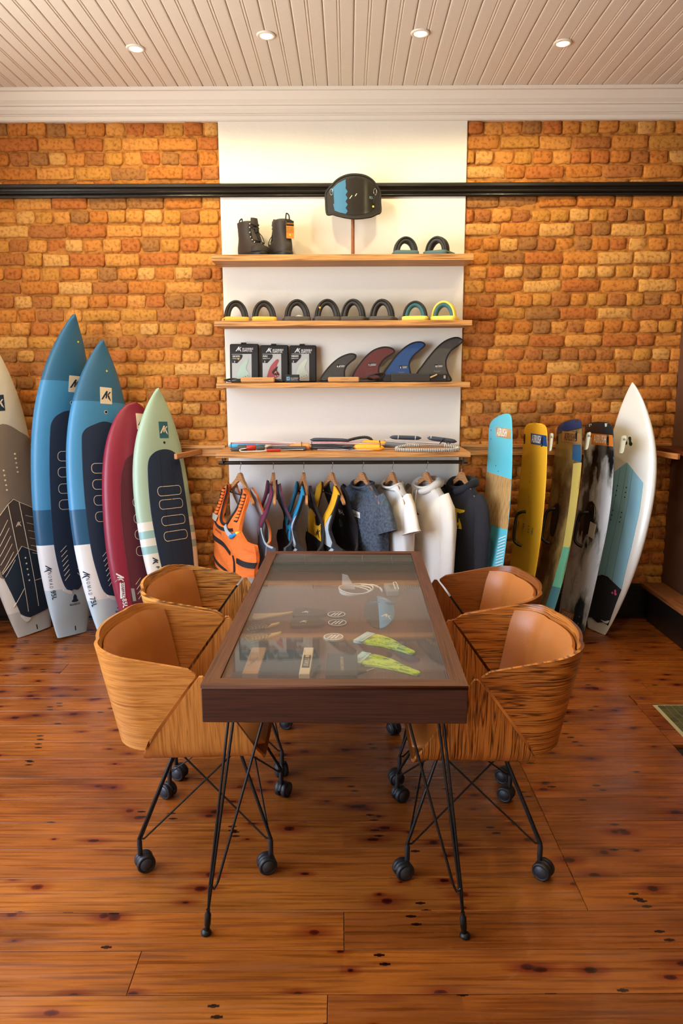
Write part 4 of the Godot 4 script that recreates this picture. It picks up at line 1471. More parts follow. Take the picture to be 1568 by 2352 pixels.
	put("cable_tail", tl.mesh(), cm, ca)
	var wf := tray("white_fin", "small white fin standing behind the coiled cable", "fin", t, 0.018, -0.475, 0)
	var wb := MB.new()
	wb.slab(PackedVector2Array([Vector2(-0.022, 0.0), Vector2(0.040, 0.0), Vector2(0.004, 0.064), Vector2(-0.020, 0.070)]), 1.0, flat_map, -0.003, 0.003)
	put("blade", wb.mesh(), cm, wf)
	var cl := tray("clear_clip", "clear plastic clip box beside the coiled cable", "box", t, 0.215, -0.425, 4)
	plate("clip_body", Vector3(0, 0.014, 0), Vector3(0.055, 0.026, 0.12), mat("grey_plastic", rgb(150, 146, 134), 0.25), cl, 0.004)
	var hb := MB.new()
	hb.tube(smooth_path([Vector3(0.012, 0.03, 0.05), Vector3(0.012, 0.034, -0.03), Vector3(0.018, 0.034, -0.045), Vector3(0.026, 0.034, -0.03), Vector3(0.026, 0.03, 0.05)], 4), 0.002, 6)
	put("wire_hoop", hb.mesh(), white, cl)
	# cream fins with dark striped roots
	var fins := [[-0.345, -0.065, 14.0, 0.165, "cream fin in the farthest place at the left under the glass"], [-0.345, 0.075, 22.0, 0.130, "middle cream fin with a striped black root"], [-0.330, 0.185, 24.0, 0.135, "nearest cream fin with a striped black root"]]
	for k in 3:
		var q: Array = fins[k]
		var o := tray("striped_fin", q[4], "fin", t, q[0], q[1], q[2], "cream fins at the left under the glass")
		var b := MB.new()
		var out := fin_outline(q[3], 0.062, -0.028)
		b.slab(out, 0.05, lay, 0.004, 0.010)
		put("blade", b.mesh(), creamf, o)
		if k > 0:
			var r := MB.new()
			r.slab(PackedVector2Array([Vector2(0.0, -0.034), Vector2(0.05, -0.036), Vector2(0.092, -0.012), Vector2(0.055, 0.026), Vector2(0.0, 0.034)]), 1.0, lay, 0.009, 0.0125)
			put("fin_root", r.mesh(), mat("root_black", rgb(34, 36, 26), 0.6), o)
			var s := MB.new()
			for e in 5:
				s.slab(stroke(PackedVector2Array([Vector2(0.006 + e * 0.013, -0.030), Vector2(0.018 + e * 0.014, 0.0), Vector2(0.012 + e * 0.012, 0.026)]), 0.003), 1.0, lay, 0.0125, 0.0132)
			var so := put("stripes", s.mesh(false), mat("stripe_khaki", rgb(150, 146, 112), 0.6), o)
			so.set_meta("kind", "stuff")
	# flat black pouches with a small mark
	var lab := ["farther flat black pouch with a white mark under the glass", "nearer flat black pouch with a white mark under the glass"]
	for k in 2:
		var o := tray("black_pouch", lab[k], "pouch", t, -0.130, -0.115 + k * 0.115, -3, "flat black pouches under the glass")
		var b := MB.new()
		b.slab(smooth2([Vector2(-0.055, -0.045), Vector2(0.02, -0.048), Vector2(0.068, -0.02), Vector2(0.062, 0.028), Vector2(0.0, 0.045), Vector2(-0.055, 0.045)], 4), 1.0, lay, 0.0, 0.012)
		put("pouch_body", b.mesh(), mat("pouch_black", rgb(40, 32, 28), 0.6), o)
		var c := MB.new()
		for p in logo_polys(0.022, Vector2.ZERO, 0):
			var pp := PackedVector2Array()
			for e in p:
				pp.push_back(Vector2(-0.012 + e.x, -e.y))
			c.slab(pp, 1.0, lay, 0.012, 0.0126)
		put("logo", c.mesh(false), white, o)
	# round stickers
	var sl := ["farthest round badge under the glass, black with a white rim", "middle round badge under the glass, black and white", "nearest round badge under the glass, white on clear"]
	for k in 3:
		var o := tray("round_badge", sl[k], "badge", t, [-0.018, -0.012, -0.022][k], [-0.105, -0.005, 0.150][k], 0, "round badges under the glass")
		var b := MB.new()
		b.lathe([Vector2(0.038, 0.0), Vector2(0.038, 0.005), Vector2(0.036, 0.0065)], 28)
		put("disc", b.mesh(), black if k < 2 else M.grey_plastic, o)
		var c := MB.new()
		c.slab(stroke(circle(0.034, 28), 0.003, true), 1.0, lay, 0.0065, 0.0072)
		for e in 3:
			c.slab(stroke(PackedVector2Array([Vector2(-0.022 + e * 0.014, 0.018), Vector2(-0.004 + e * 0.012, -0.018)]), 0.005), 1.0, lay, 0.0065, 0.0072)
		put("print", c.mesh(false), white, o)
	# ribbed traction pad in its card sleeves
	var tp := tray("traction_pad", "ribbed black traction pad in two card sleeves, front left under the glass", "deck pad", t, -0.185, 0.430, 0)
	var pb := MB.new()
	pb.g = 1
	var rings := []
	for i in 33:
		var z := -0.105 + 0.21 * i / 32.0
		rings.push_back(PackedVector3Array([Vector3(-0.155, 0.001, z), Vector3(0.13 - absf(z) * 0.22, 0.001, z), Vector3(0.13 - absf(z) * 0.22, 0.022 + 0.004 * sin(i * PI / 2), z), Vector3(-0.155, 0.022 + 0.004 * sin(i * PI / 2), z)]))
	pb.g = -1
	pb.loft(rings)
	put("pad", pb.mesh(), soft, tp)
	for q in [[-0.085, 0.050, kraft], [0.085, 0.034, mat("label_cream", rgb(214, 186, 140), 0.7)]]:
		plate("sleeve", Vector3(q[0], 0.0145, 0.0), Vector3(q[1], 0.030, 0.225), q[2], tp, 0.002)
	plate("label_panel", Vector3(0.085, 0.0300, 0.012), Vector3(0.024, 0.001, 0.105), black, tp, 0.0)
	var tf := func(p: Vector2, h: float) -> Vector3: return Vector3(p.x, 0.0305 + h, -p.y)
	text_on("lettering", "STAPLE", 0.014, M.label_cream, tp, tf, Vector2(0.085, -0.020), -90, true, true, 1.0)
	var yd := MB.new()
	yd.slab(circle(0.007, 14), 1.0, lay, 0.0, 0.0012)
	put("sticker", yd.mesh(), mat("sticker_amber", rgb(244, 176, 40), 0.5), tp, Vector3(0.085, 0.0305, -0.028))
	text_on("lettering", "A DURABLE SUPPLY", 0.008, black, tp, func(p: Vector2, h: float) -> Vector3: return Vector3(p.x, 0.0296 + h, -p.y), Vector2(-0.085, -0.01), 74, false)
	var bx := tray("flat_box", "flat black box with small lettering beside the traction pad", "box", t, 0.015, 0.445, 0)
	plate("box_body", Vector3(0, 0.012, 0), Vector3(0.10, 0.024, 0.18), mat("box_black", rgb(34, 28, 22), 0.65), bx, 0.002)
	text_on("lettering", "AK DURABLE SUPPLY", 0.010, mat("print_sand_ink", rgb(196, 160, 110), 0.6), bx, func(p: Vector2, h: float) -> Vector3: return Vector3(p.x, 0.024 + h, -p.y), Vector2(0.0, 0.0), -88, true, true, 0.85)
	var wd := tray("hex_key", "small dark key with a pale tip at the front rim under the glass", "key", t, 0.085, 0.465, 40)
	var hk := MB.new()
	hk.tube(PackedVector3Array([Vector3(-0.03, 0.004, 0), Vector3(0.01, 0.004, 0)]), 0.004, 8)
	put("shaft", hk.mesh(), black, wd)
	var hk2 := MB.new()
	hk2.tube(PackedVector3Array([Vector3(0.01, 0.004, 0), Vector3(0.045, 0.004, 0.0)]), 0.0022, 8)
	put("tip", hk2.mesh(), M.label_cream, wd)

# ---------------------------------------------------------------- chairs
func chair_meshes() -> Dictionary:
	var out := {}
	# back shell: a band of plywood wrapped round back and sides, its lower edge cut on the slant
	var plan := []
	var hw := 0.272
	var rr := 0.125
	for i in 9:
		plan.push_back(Vector2(hw, lerpf(0.004, -0.208, i / 8.0)))
	for i in range(1, 11):
		var a := PI / 2 * i / 10.0
		plan.push_back(Vector2(hw - rr + rr * cos(a), -0.208 - rr * sin(a)))
	for i in range(1, 6):
		var x := lerpf(hw - rr, 0.0, i / 5.0)
		plan.push_back(Vector2(x, -0.208 - rr - 0.030 * (1 - pow(x / (hw - rr), 2))))
	for i in range(plan.size() - 2, -1, -1):
		plan.push_back(Vector2(-plan[i].x, plan[i].y))
	var n := plan.size()
	var nt := 11
	var grid := []
	var uvs := []
	var arc := 0.0
	for i in n:
		var p: Vector2 = plan[i]
		if i > 0:
			arc += p.distance_to(plan[i - 1])
		var f0 := p.y
		var k := clampf((0.004 - f0) / 0.22, 0.0, 1.0)
		var tip := clampf((f0 + 0.022) / 0.026, 0.0, 1.0)
		var yt := 0.722 + 0.056 * clampf(-f0 / 0.31, 0.0, 1.0) - 0.014 * tip * tip
		# where the slanted cut meets this line
		var yb := 0.456
		for it in 6:
			var f := f0 + 0.20 * k * (0.775 - yb)
			yb = clampf(0.482 + (f + 0.155) * 1.40, 0.456, yt - 0.008)
		if f0 < -0.208:
			yb = lerpf(yb, 0.456, clampf((-0.208 - f0) / 0.02, 0, 1))
		var row := PackedVector3Array()
		var ur := []
		for j in nt:
			var y := lerpf(yt, yb, j / float(nt - 1))
			var f := f0 + 0.20 * k * (0.775 - y)
			row.push_back(Vector3(p.x * (1.0 - 0.09 * (0.775 - y)), y, f))
			ur.push_back(Vector2(arc, y))
		grid.push_back(row)
		uvs.push_back(ur)
	var b := MB.new()
	b.has_uv = true
	b.sheet(grid, -0.011, uvs)
	out.back = b.mesh()
	# leather inner back
	var g2 := []
	for i in range(9, n - 9):
		var row := PackedVector3Array()
		var u := absf(2.0 * (i - 9) / float(n - 19) - 1.0)
		for j in 9:
			var v := j / 8.0
			var y := lerpf(0.748, 0.45, v)
			var p: Vector2 = plan[i]
			var k := clampf((0.004 - p.y) / 0.22, 0.0, 1.0)
			var f := p.y + 0.20 * k * (0.775 - y)
			var puff := 0.016 + 0.026 * (1.0 - pow(u, 6)) * (1.0 - pow(absf(2 * v - 1), 6))
			var q := Vector3(p.x * (1.0 - 0.09 * (0.775 - y)), y, f)
			var inward := Vector3(-q.x, 0, -0.06 - q.z).normalized()
			row.push_back(q + inward * puff)
		g2.push_back(row)
	var b2 := MB.new()
	b2.sheet(g2, -0.012)
	out.pad = b2.mesh()
	# seat shell: a trough whose sides run up to a point
	var sec := []
	for i in 8:
		sec.push_back(Vector2(lerpf(0.266, 0.244, i / 7.0), lerpf(0.704, 0.480, i / 7.0)))
	for i in range(1, 7):
		var a := PI / 2 * i / 6.0
		sec.push_back(Vector2(0.243 - 0.062 + 0.062 * cos(a), 0.474 - 0.064 * sin(a)))
	for i in range(1, 5):
		sec.push_back(Vector2(lerpf(0.181, 0.0, i / 4.0), 0.410))
	for i in range(sec.size() - 2, -1, -1):
		sec.push_back(Vector2(-sec[i].x, sec[i].y))
	grid = []
	uvs = []
	arc = 0.0
	for i in sec.size():
		var p: Vector2 = sec[i]
		if i > 0:
			arc += p.distance_to(sec[i - 1])
		var y := p.y
		var fb := maxf((y - 0.482) / 1.40 - 0.155 + 0.010, -0.178)
		var ff := minf(0.205 - (y - 0.410) * 0.60, 0.205)
		if y < 0.43:
			fb = -0.178
		var mid := (fb + ff) / 2
		var half := (ff - fb) / 2
		if y > 0.68:
			half = maxf(0.006, half * sqrt(clampf((0.7055 - y) / 0.0255, 0.0, 1.0)))
		var row := PackedVector3Array()
		var ur := []
		for j in 9:
			var f := lerpf(mid - half, mid + half, j / 8.0)
			row.push_back(Vector3(p.x, y + 0.022 * clampf(f, -0.2, 0.2) - (0.010 * clampf((f - 0.16) / 0.045, 0, 1) if y < 0.42 else 0.0), f))
			ur.push_back(Vector2(arc, f))
		grid.push_back(row)
		uvs.push_back(ur)
	var b3 := MB.new()
	b3.has_uv = true
	b3.sheet(grid, 0.011, uvs)
	out.seat = b3.mesh()
	# leather seat cushion
	var cu := MB.new()
	var rings := []
	for i in 13:
		var v := i / 12.0
		var f := lerpf(-0.165, 0.202, v)
		var e := pow(1.0 - pow(absf(2 * v - 1), 5), 0.5)
		var ring := PackedVector3Array()
		for k in 20:
			var a := TAU * k / 20
			var cx := signf(cos(a)) * pow(absf(cos(a)), 0.5)
			var cy := signf(sin(a)) * pow(absf(sin(a)), 0.7)
			ring.push_back(Vector3(0.205 * cx, 0.446 + 0.022 * f + 0.024 * cy * (0.35 + 0.65 * e), f))
		rings.push_back(ring)
	cu.loft(rings, true, true, true, false)
	out.cushion = cu.mesh()
	# wire base
	var cs := []
	for sx in [-1.0, 1.0]:
		for sz in [-1.0, 1.0]:
			cs.push_back(Vector3(sx * 0.212, 0.108, sz * 0.214))
	var fr := []
	for c in cs:
		fr.push_back(Vector3(signf(c.x) * 0.115, 0.384, signf(c.z) * 0.105))
	var w := MB.new()
	for i in 4:
		w.tube(PackedVector3Array([cs[i] + Vector3(0, -0.01, 0), cs[i] + Vector3(0, 0.012, 0), fr[i]]), 0.0056, 8)
	out.legs = w.mesh(false)
	var br := MB.new()
	for i in 4:
		for j in 4:
			if i == j or (signf(cs[i].x) != signf(cs[j].x)) == (signf(cs[i].z) != signf(cs[j].z)):
				continue
			var d: Vector3 = (fr[j] - cs[i]).normalized()
			br.tube(PackedVector3Array([cs[i] + Vector3(0, 0.010, 0), cs[i] + d * 0.02 + Vector3(0, -0.006, 0), fr[j]]), 0.0032, 6)
	out.braces = br.mesh(false)
	out.one_brace = br
	var ring := MB.new()
	ring.tube(PackedVector3Array([fr[0], fr[1], fr[3], fr[2]]), 0.0056, 8, false, true)
	for q in [[0, 3], [1, 2]]:
		ring.tube(PackedVector3Array([fr[q[0]], Vector3(0, 0.392, 0), fr[q[1]]]), 0.005, 8)
	ring.xf = Transform3D(Basis.IDENTITY, Vector3(0, 0.387, 0))
	ring.lathe([Vector2(0.05, 0.0), Vector2(0.05, 0.012), Vector2(0.03, 0.016)], 16)
	out.ring = ring.mesh(false)
	# caster: two wheels under a hood
	var st := MB.new()
	st.lathe([Vector2(0.0085, 0.060), Vector2(0.0085, 0.108), Vector2(0.007, 0.112), Vector2(0.007, 0.118)], 12)
	out.stem = st.mesh()
	var wh := MB.new()
	wh.xf = Transform3D(Basis(Vector3(0, 0, 1), -PI / 2), Vector3.ZERO)
	wh.lathe([Vector2(0.020, 0.0), Vector2(0.0285, 0.001), Vector2(0.0305, 0.005), Vector2(0.0305, 0.016), Vector2(0.028, 0.019), Vector2(0.024, 0.0205), Vector2(0.022, 0.0185), Vector2(0.0, 0.0185)], 22)
	out.wheel = wh.mesh()
	var hd := MB.new()
	var hr := []
	for i in 11:
		var a := PI * (0.05 + 0.9 * i / 10.0)
		hr.push_back(PackedVector3Array([Vector3(-0.008, 0.0305 + sin(a) * 0.030, cos(a) * 0.030), Vector3(0.008, 0.0305 + sin(a) * 0.030, cos(a) * 0.030), Vector3(0.008, 0.0305 + sin(a) * 0.012, cos(a) * 0.012), Vector3(-0.008, 0.0305 + sin(a) * 0.012, cos(a) * 0.012)]))
	hd.loft(hr)
	out.hood = hd.mesh()
	out.cs = cs
	out.fr = fr
	return out

func build_chairs() -> void:
	var zebra := noise(0.018, 3, [[0.0, Color(0.30, 0.20, 0.12)], [0.18, Color(0.95, 0.9, 0.85)], [0.34, Color(1, 1, 1)], [0.385, Color(0.30, 0.19, 0.12)], [0.43, Color(0.95, 0.9, 0.85)], [0.49, Color(1, 1, 1)], [0.525, Color(0.26, 0.17, 0.10)], [0.56, Color(1, 0.97, 0.92)], [0.64, Color(0.92, 0.88, 0.8)], [0.68, Color(0.32, 0.2, 0.12)], [0.74, Color(1, 1, 1)], [1.0, Color(0.4, 0.3, 0.2)]], 91, FastNoiseLite.TYPE_SIMPLEX_SMOOTH, 18.0)
	var soft := noise(0.018, 4, [[0.0, Color(0.66, 0.58, 0.48)], [0.4, Color(1, 1, 1)], [0.5, Color(0.82, 0.76, 0.68)], [0.6, Color(1, 1, 1)], [1.0, Color(0.75, 0.68, 0.6)]], 93, FastNoiseLite.TYPE_SIMPLEX_SMOOTH, 10.0)
	mat("ply_teak", rgb(196, 130, 60), 0.32, {tex = soft, uvs = Vector3(0.16, 4.2, 1)})
	mat("ply_zebra_pale", rgb(206, 146, 72), 0.34, {tex = zebra, uvs = Vector3(0.10, 3.6, 1), off = Vector3(0.2, 0.35, 0)})
	mat("ply_zebra", rgb(190, 120, 50), 0.32, {tex = zebra, uvs = Vector3(0.09, 3.2, 1)})
	mat("ply_walnut", rgb(142, 82, 36), 0.32, {tex = soft, uvs = Vector3(0.15, 3.6, 1), off = Vector3(0.4, 0.1, 0)})
	mat("tan_leather", rgb(172, 104, 46), 0.42, {bump = M.fine, bump_cm = 0.04, tri = true, uvs = Vector3(7, 7, 7)})
	mat("caster_black", rgb(17, 17, 19), 0.5)
	mat("caster_grey", rgb(40, 43, 48), 0.45)
	var ms := chair_meshes()
	var list := [[Vector3(-0.450, 0, 2.366), 90.0, M.ply_teak, "front left tub chair of plain yellowish wood with tan leather and casters"],
		[Vector3(-0.458, 0, 1.800), 90.0, M.ply_zebra_pale, "rear left tub chair of pale striped wood behind the plain wooden one"],
		[Vector3(0.422, 0, 2.398), -90.0, M.ply_zebra, "front right tub chair of boldly striped zebra wood with tan leather"],
		[Vector3(0.440, 0, 1.848), -90.0, M.ply_walnut, "rear right tub chair of plain dark brown wood with tan leather"]]
	var r := RandomNumberGenerator.new()
	r.seed = 5
	var spin := [[30, 200, 150, 60], [-20, 110, 40, 170], [-35, 210, 140, 20], [60, 120, -40, 10]]
	for k in 4:
		var q: Array = list[k]
		var t := thing("tub_chair", q[3], "chair", q[0], q[1], "plywood tub chairs round the display table")
		put("back_shell", ms.back, q[2], t)
		put("back_pad", ms.pad, M.tan_leather, t)
		put("seat_shell", ms.seat, q[2], t)
		put("seat_cushion", ms.cushion, M.tan_leather, t)
		put("seat_frame", ms.ring, M.black_steel, t)
		for i in 4:
			var w := MB.new()
			w.tube(PackedVector3Array([ms.cs[i] + Vector3(0, -0.01, 0), ms.cs[i] + Vector3(0, 0.012, 0), ms.fr[i]]), 0.0056, 8)
			var leg := put("leg", w.mesh(), M.black_steel, t)
			for j in 4:
				if i == j or (signf(ms.cs[i].x) != signf(ms.cs[j].x)) == (signf(ms.cs[i].z) != signf(ms.cs[j].z)):
					continue
				var d: Vector3 = (ms.fr[j] - ms.cs[i]).normalized()
				var br := MB.new()
				br.tube(PackedVector3Array([ms.cs[i] + Vector3(0, 0.010, 0), ms.cs[i] + d * 0.02 + Vector3(0, -0.006, 0), ms.fr[j]]), 0.0032, 6)
				put("brace_rod", br.mesh(), M.black_steel, leg)
			var c := Node3D.new()
			c.name = "caster"
			t.add_child(c, true)
			c.position = Vector3(ms.cs[i].x, 0, ms.cs[i].z)
			c.rotation_degrees.y = spin[k][i]
			put("stem", ms.stem, M.caster_black, c)
			put("hood", ms.hood, M.caster_black, c, Vector3(0, 0, 0.014))
			put("wheel", ms.wheel, M.caster_black, c, Vector3(0.004, 0.0305, 0.014))
			put("wheel", ms.wheel, M.caster_black, c, Vector3(-0.004, 0.0305, 0.014), Vector3(0, 180, 0))
			for s in [-1.0, 1.0]:
				var h := MB.new()
				h.xf = Transform3D(Basis(Vector3(0, 0, 1), -PI / 2 * s), Vector3(s * 0.0225, 0.0305, 0.014))
				h.lathe([Vector2(0.0215, 0.0), Vector2(0.0205, 0.002), Vector2(0.0, 0.003)], 20)
				put("hub_cap", h.mesh(), M.caster_grey, c)

# ---------------------------------------------------------------- things on the shelves
func ell(c: Vector3, hx: float, hz: float, n := 18, p := 0.8) -> PackedVector3Array:
	var ring := PackedVector3Array()
	for k in n:
		var a := TAU * k / n
		ring.push_back(c + Vector3(hx * signf(cos(a)) * pow(absf(cos(a)), p), 0, -hz * signf(sin(a)) * pow(absf(sin(a)), p)))
	return ring

func make_boot(label: String, at: Vector3, turn: float, tagged: bool) -> void:
	var t := thing("boot", label, "boot", at, turn, "pair of black boots on the top shelf")
	var leather := mat("boot_leather", rgb(46, 37, 31), 0.62, {bump = M.fine, bump_cm = 0.04, tri = true, uvs = Vector3(9, 9, 9)})
	var dark := mat("boot_black", rgb(20, 17, 14), 0.55)
	var lace := mat("boot_lace", rgb(30, 25, 19), 0.8)
	var eye: Material = M.bright_steel
	# y, toe reach, heel reach, half width
	var up := [[0.020, 0.150, -0.088, 0.048], [0.036, 0.151, -0.090, 0.050], [0.052, 0.142, -0.090, 0.050], [0.068, 0.122, -0.088, 0.048], [0.082, 0.092, -0.084, 0.046], [0.098, 0.068, -0.080, 0.044], [0.118, 0.056, -0.076, 0.045], [0.140, 0.054, -0.074, 0.048], [0.165, 0.056, -0.075, 0.050], [0.188, 0.058, -0.078, 0.052], [0.202, 0.054, -0.079, 0.052]]
	var rings := []
	for q in up:
		rings.push_back(ell(Vector3(0, q[0], (q[1] + q[2]) / 2), q[3], (q[1] - q[2]) / 2, 20, 0.75))
	# hollow top
	var last: Array = up[up.size() - 1]
	rings.push_back(ell(Vector3(0, 0.205, (last[1] + last[2]) / 2), 0.047, (last[1] - last[2]) / 2 - 0.006, 20, 0.75))
	rings.push_back(ell(Vector3(0, 0.150, -0.010), 0.040, 0.056, 20, 0.75))
	var b := MB.new()
	b.loft(rings)
	put("upper", b.mesh(), leather, t)
	var s := MB.new()
	rings = []
	for q in [[0.0, 0.150, -0.090, 0.050], [0.006, 0.155, -0.093, 0.0525], [0.020, 0.155, -0.093, 0.0525], [0.026, 0.151, -0.091, 0.050]]:
		rings.push_back(ell(Vector3(0, q[0], (q[1] + q[2]) / 2), q[3], (q[1] - q[2]) / 2, 22, 0.7))
	s.loft(rings)
	put("sole", s.mesh(), dark, t)
	var cap := MB.new()
	rings = []
	for q in [[0.024, 0.1535, 0.060, 0.0515], [0.040, 0.1535, 0.062, 0.0520], [0.054, 0.145, 0.070, 0.050], [0.060, 0.130, 0.078, 0.044]]:
		rings.push_back(ell(Vector3(0, q[0], (q[1] + q[2]) / 2), q[3], (q[1] - q[2]) / 2, 20, 0.75))
	cap.loft(rings)
	put("toe_cap", cap.mesh(), mat("boot_rubber", rgb(38, 34, 28), 0.7), t)
	# tongue
	var tg := MB.new()
	var grid := []
	for i in 7:
		var row := PackedVector3Array()
		var x := lerpf(-0.030, 0.030, i / 6.0)
		for j in 8:
			var v := j / 7.0
			row.push_back(Vector3(x * (1 - 0.2 * pow(v, 3)), lerpf(0.088, 0.222, v), lerpf(0.088, 0.060, minf(1.0, v * 2)) + 0.008 - 8.0 * x * x - 0.012 * maxf(0, v - 0.75) * 4 * 0.3))
		grid.push_back(row)
	tg.sheet(grid, 0.010)
	put("tongue", tg.mesh(), leather, t)
	# hooks and laces
	var h := MB.new()
	var l := MB.new()
	var ys := [0.078, 0.094, 0.112, 0.138, 0.166, 0.186]
	var zs := [0.104, 0.082, 0.067, 0.060, 0.060, 0.061]
	for k in 6:
		for sx in [-1.0, 1.0]:
			h.xf = Transform3D(Basis(Vector3.RIGHT, PI / 2), Vector3(sx * 0.030, ys[k], zs[k] - 0.006))
			h.lathe([Vector2(0.0055, 0.0), Vector2(0.0055, 0.004), Vector2(0.003, 0.006)], 10)
		if k < 5:
			l.tube(PackedVector3Array([Vector3(-0.030, ys[k], zs[k] + 0.002), Vector3(0.0, (ys[k] + ys[k + 1]) / 2, (zs[k] + zs[k + 1]) / 2 + 0.012), Vector3(0.030, ys[k + 1], zs[k + 1] + 0.002)]), 0.0024, 6)
			l.tube(PackedVector3Array([Vector3(0.030, ys[k], zs[k] + 0.002), Vector3(0.0, (ys[k] + ys[k + 1]) / 2, (zs[k] + zs[k + 1]) / 2 + 0.015), Vector3(-0.030, ys[k + 1], zs[k + 1] + 0.002)]), 0.0024, 6)
	l.tube(smooth_path([Vector3(0.0, 0.15, 0.075), Vector3(0.026, 0.12, 0.092), Vector3(0.034, 0.085, 0.105), Vector3(0.018, 0.07, 0.120), Vector3(0.004, 0.10, 0.098), Vector3(0.0, 0.145, 0.078)], 5), 0.0024, 6)
	put("lace", l.mesh(false), lace, t)
	var ho := put("hooks", h.mesh(false), eye, t)
	ho.set_meta("kind", "stuff")
	plate("lace_lock", Vector3(0.0, 0.150, 0.082), Vector3(0.020, 0.030, 0.010), dark, t, 0.003)
	var lp := MB.new()
	lp.tube(smooth_path([Vector3(-0.012, 0.190, -0.078), Vector3(-0.010, 0.222, -0.080), Vector3(0.0, 0.236, -0.070), Vector3(0.010, 0.222, -0.080), Vector3(0.012, 0.190, -0.078)], 4), 0.004, 6)
	put("pull_loop", lp.mesh(), dark, t)
	if tagged:
		var tb := Node3D.new()
		tb.name = "hang_tag"
		t.add_child(tb, true)
		tb.position = Vector3(-0.006, 0.142, -0.097)
		tb.rotation_degrees = Vector3(3, 180, 2)
		var card := MB.new()
		card.slab(rounded(0.050, 0.098, 0.002, 2), 1.0, flat_map, 0.0, 0.0012)
		put("card", card.mesh(), mat("tag_orange", rgb(226, 150, 68), 0.6), tb)
		plate("header", Vector3(0, 0.0345, 0.0014), Vector3(0.0495, 0.029, 0.001), dark, tb, 0.0)
		var f := func(p: Vector2, hh: float) -> Vector3: return Vector3(p.x, p.y, 0.0013 + hh)
		text_on("lettering", "AIRUSH", 0.007, M.tag_orange, tb, func(p: Vector2, hh: float) -> Vector3: return Vector3(p.x, p.y, 0.002 + hh), Vector2(0, 0.033), 0, true, true, 1.3)
		for k in 4:
			text_on("lettering", "durable supply goods", 0.004, dark, tb, f, Vector2(0, 0.010 - k * 0.008), 0, false)
		var d := MB.new()
		d.slab(circle(0.0055, 14, Vector2(-0.002, -0.030)), 1.0, flat_map, 0.001, 0.002)
		put("sticker", d.mesh(), M.sticker_yellow, tb)

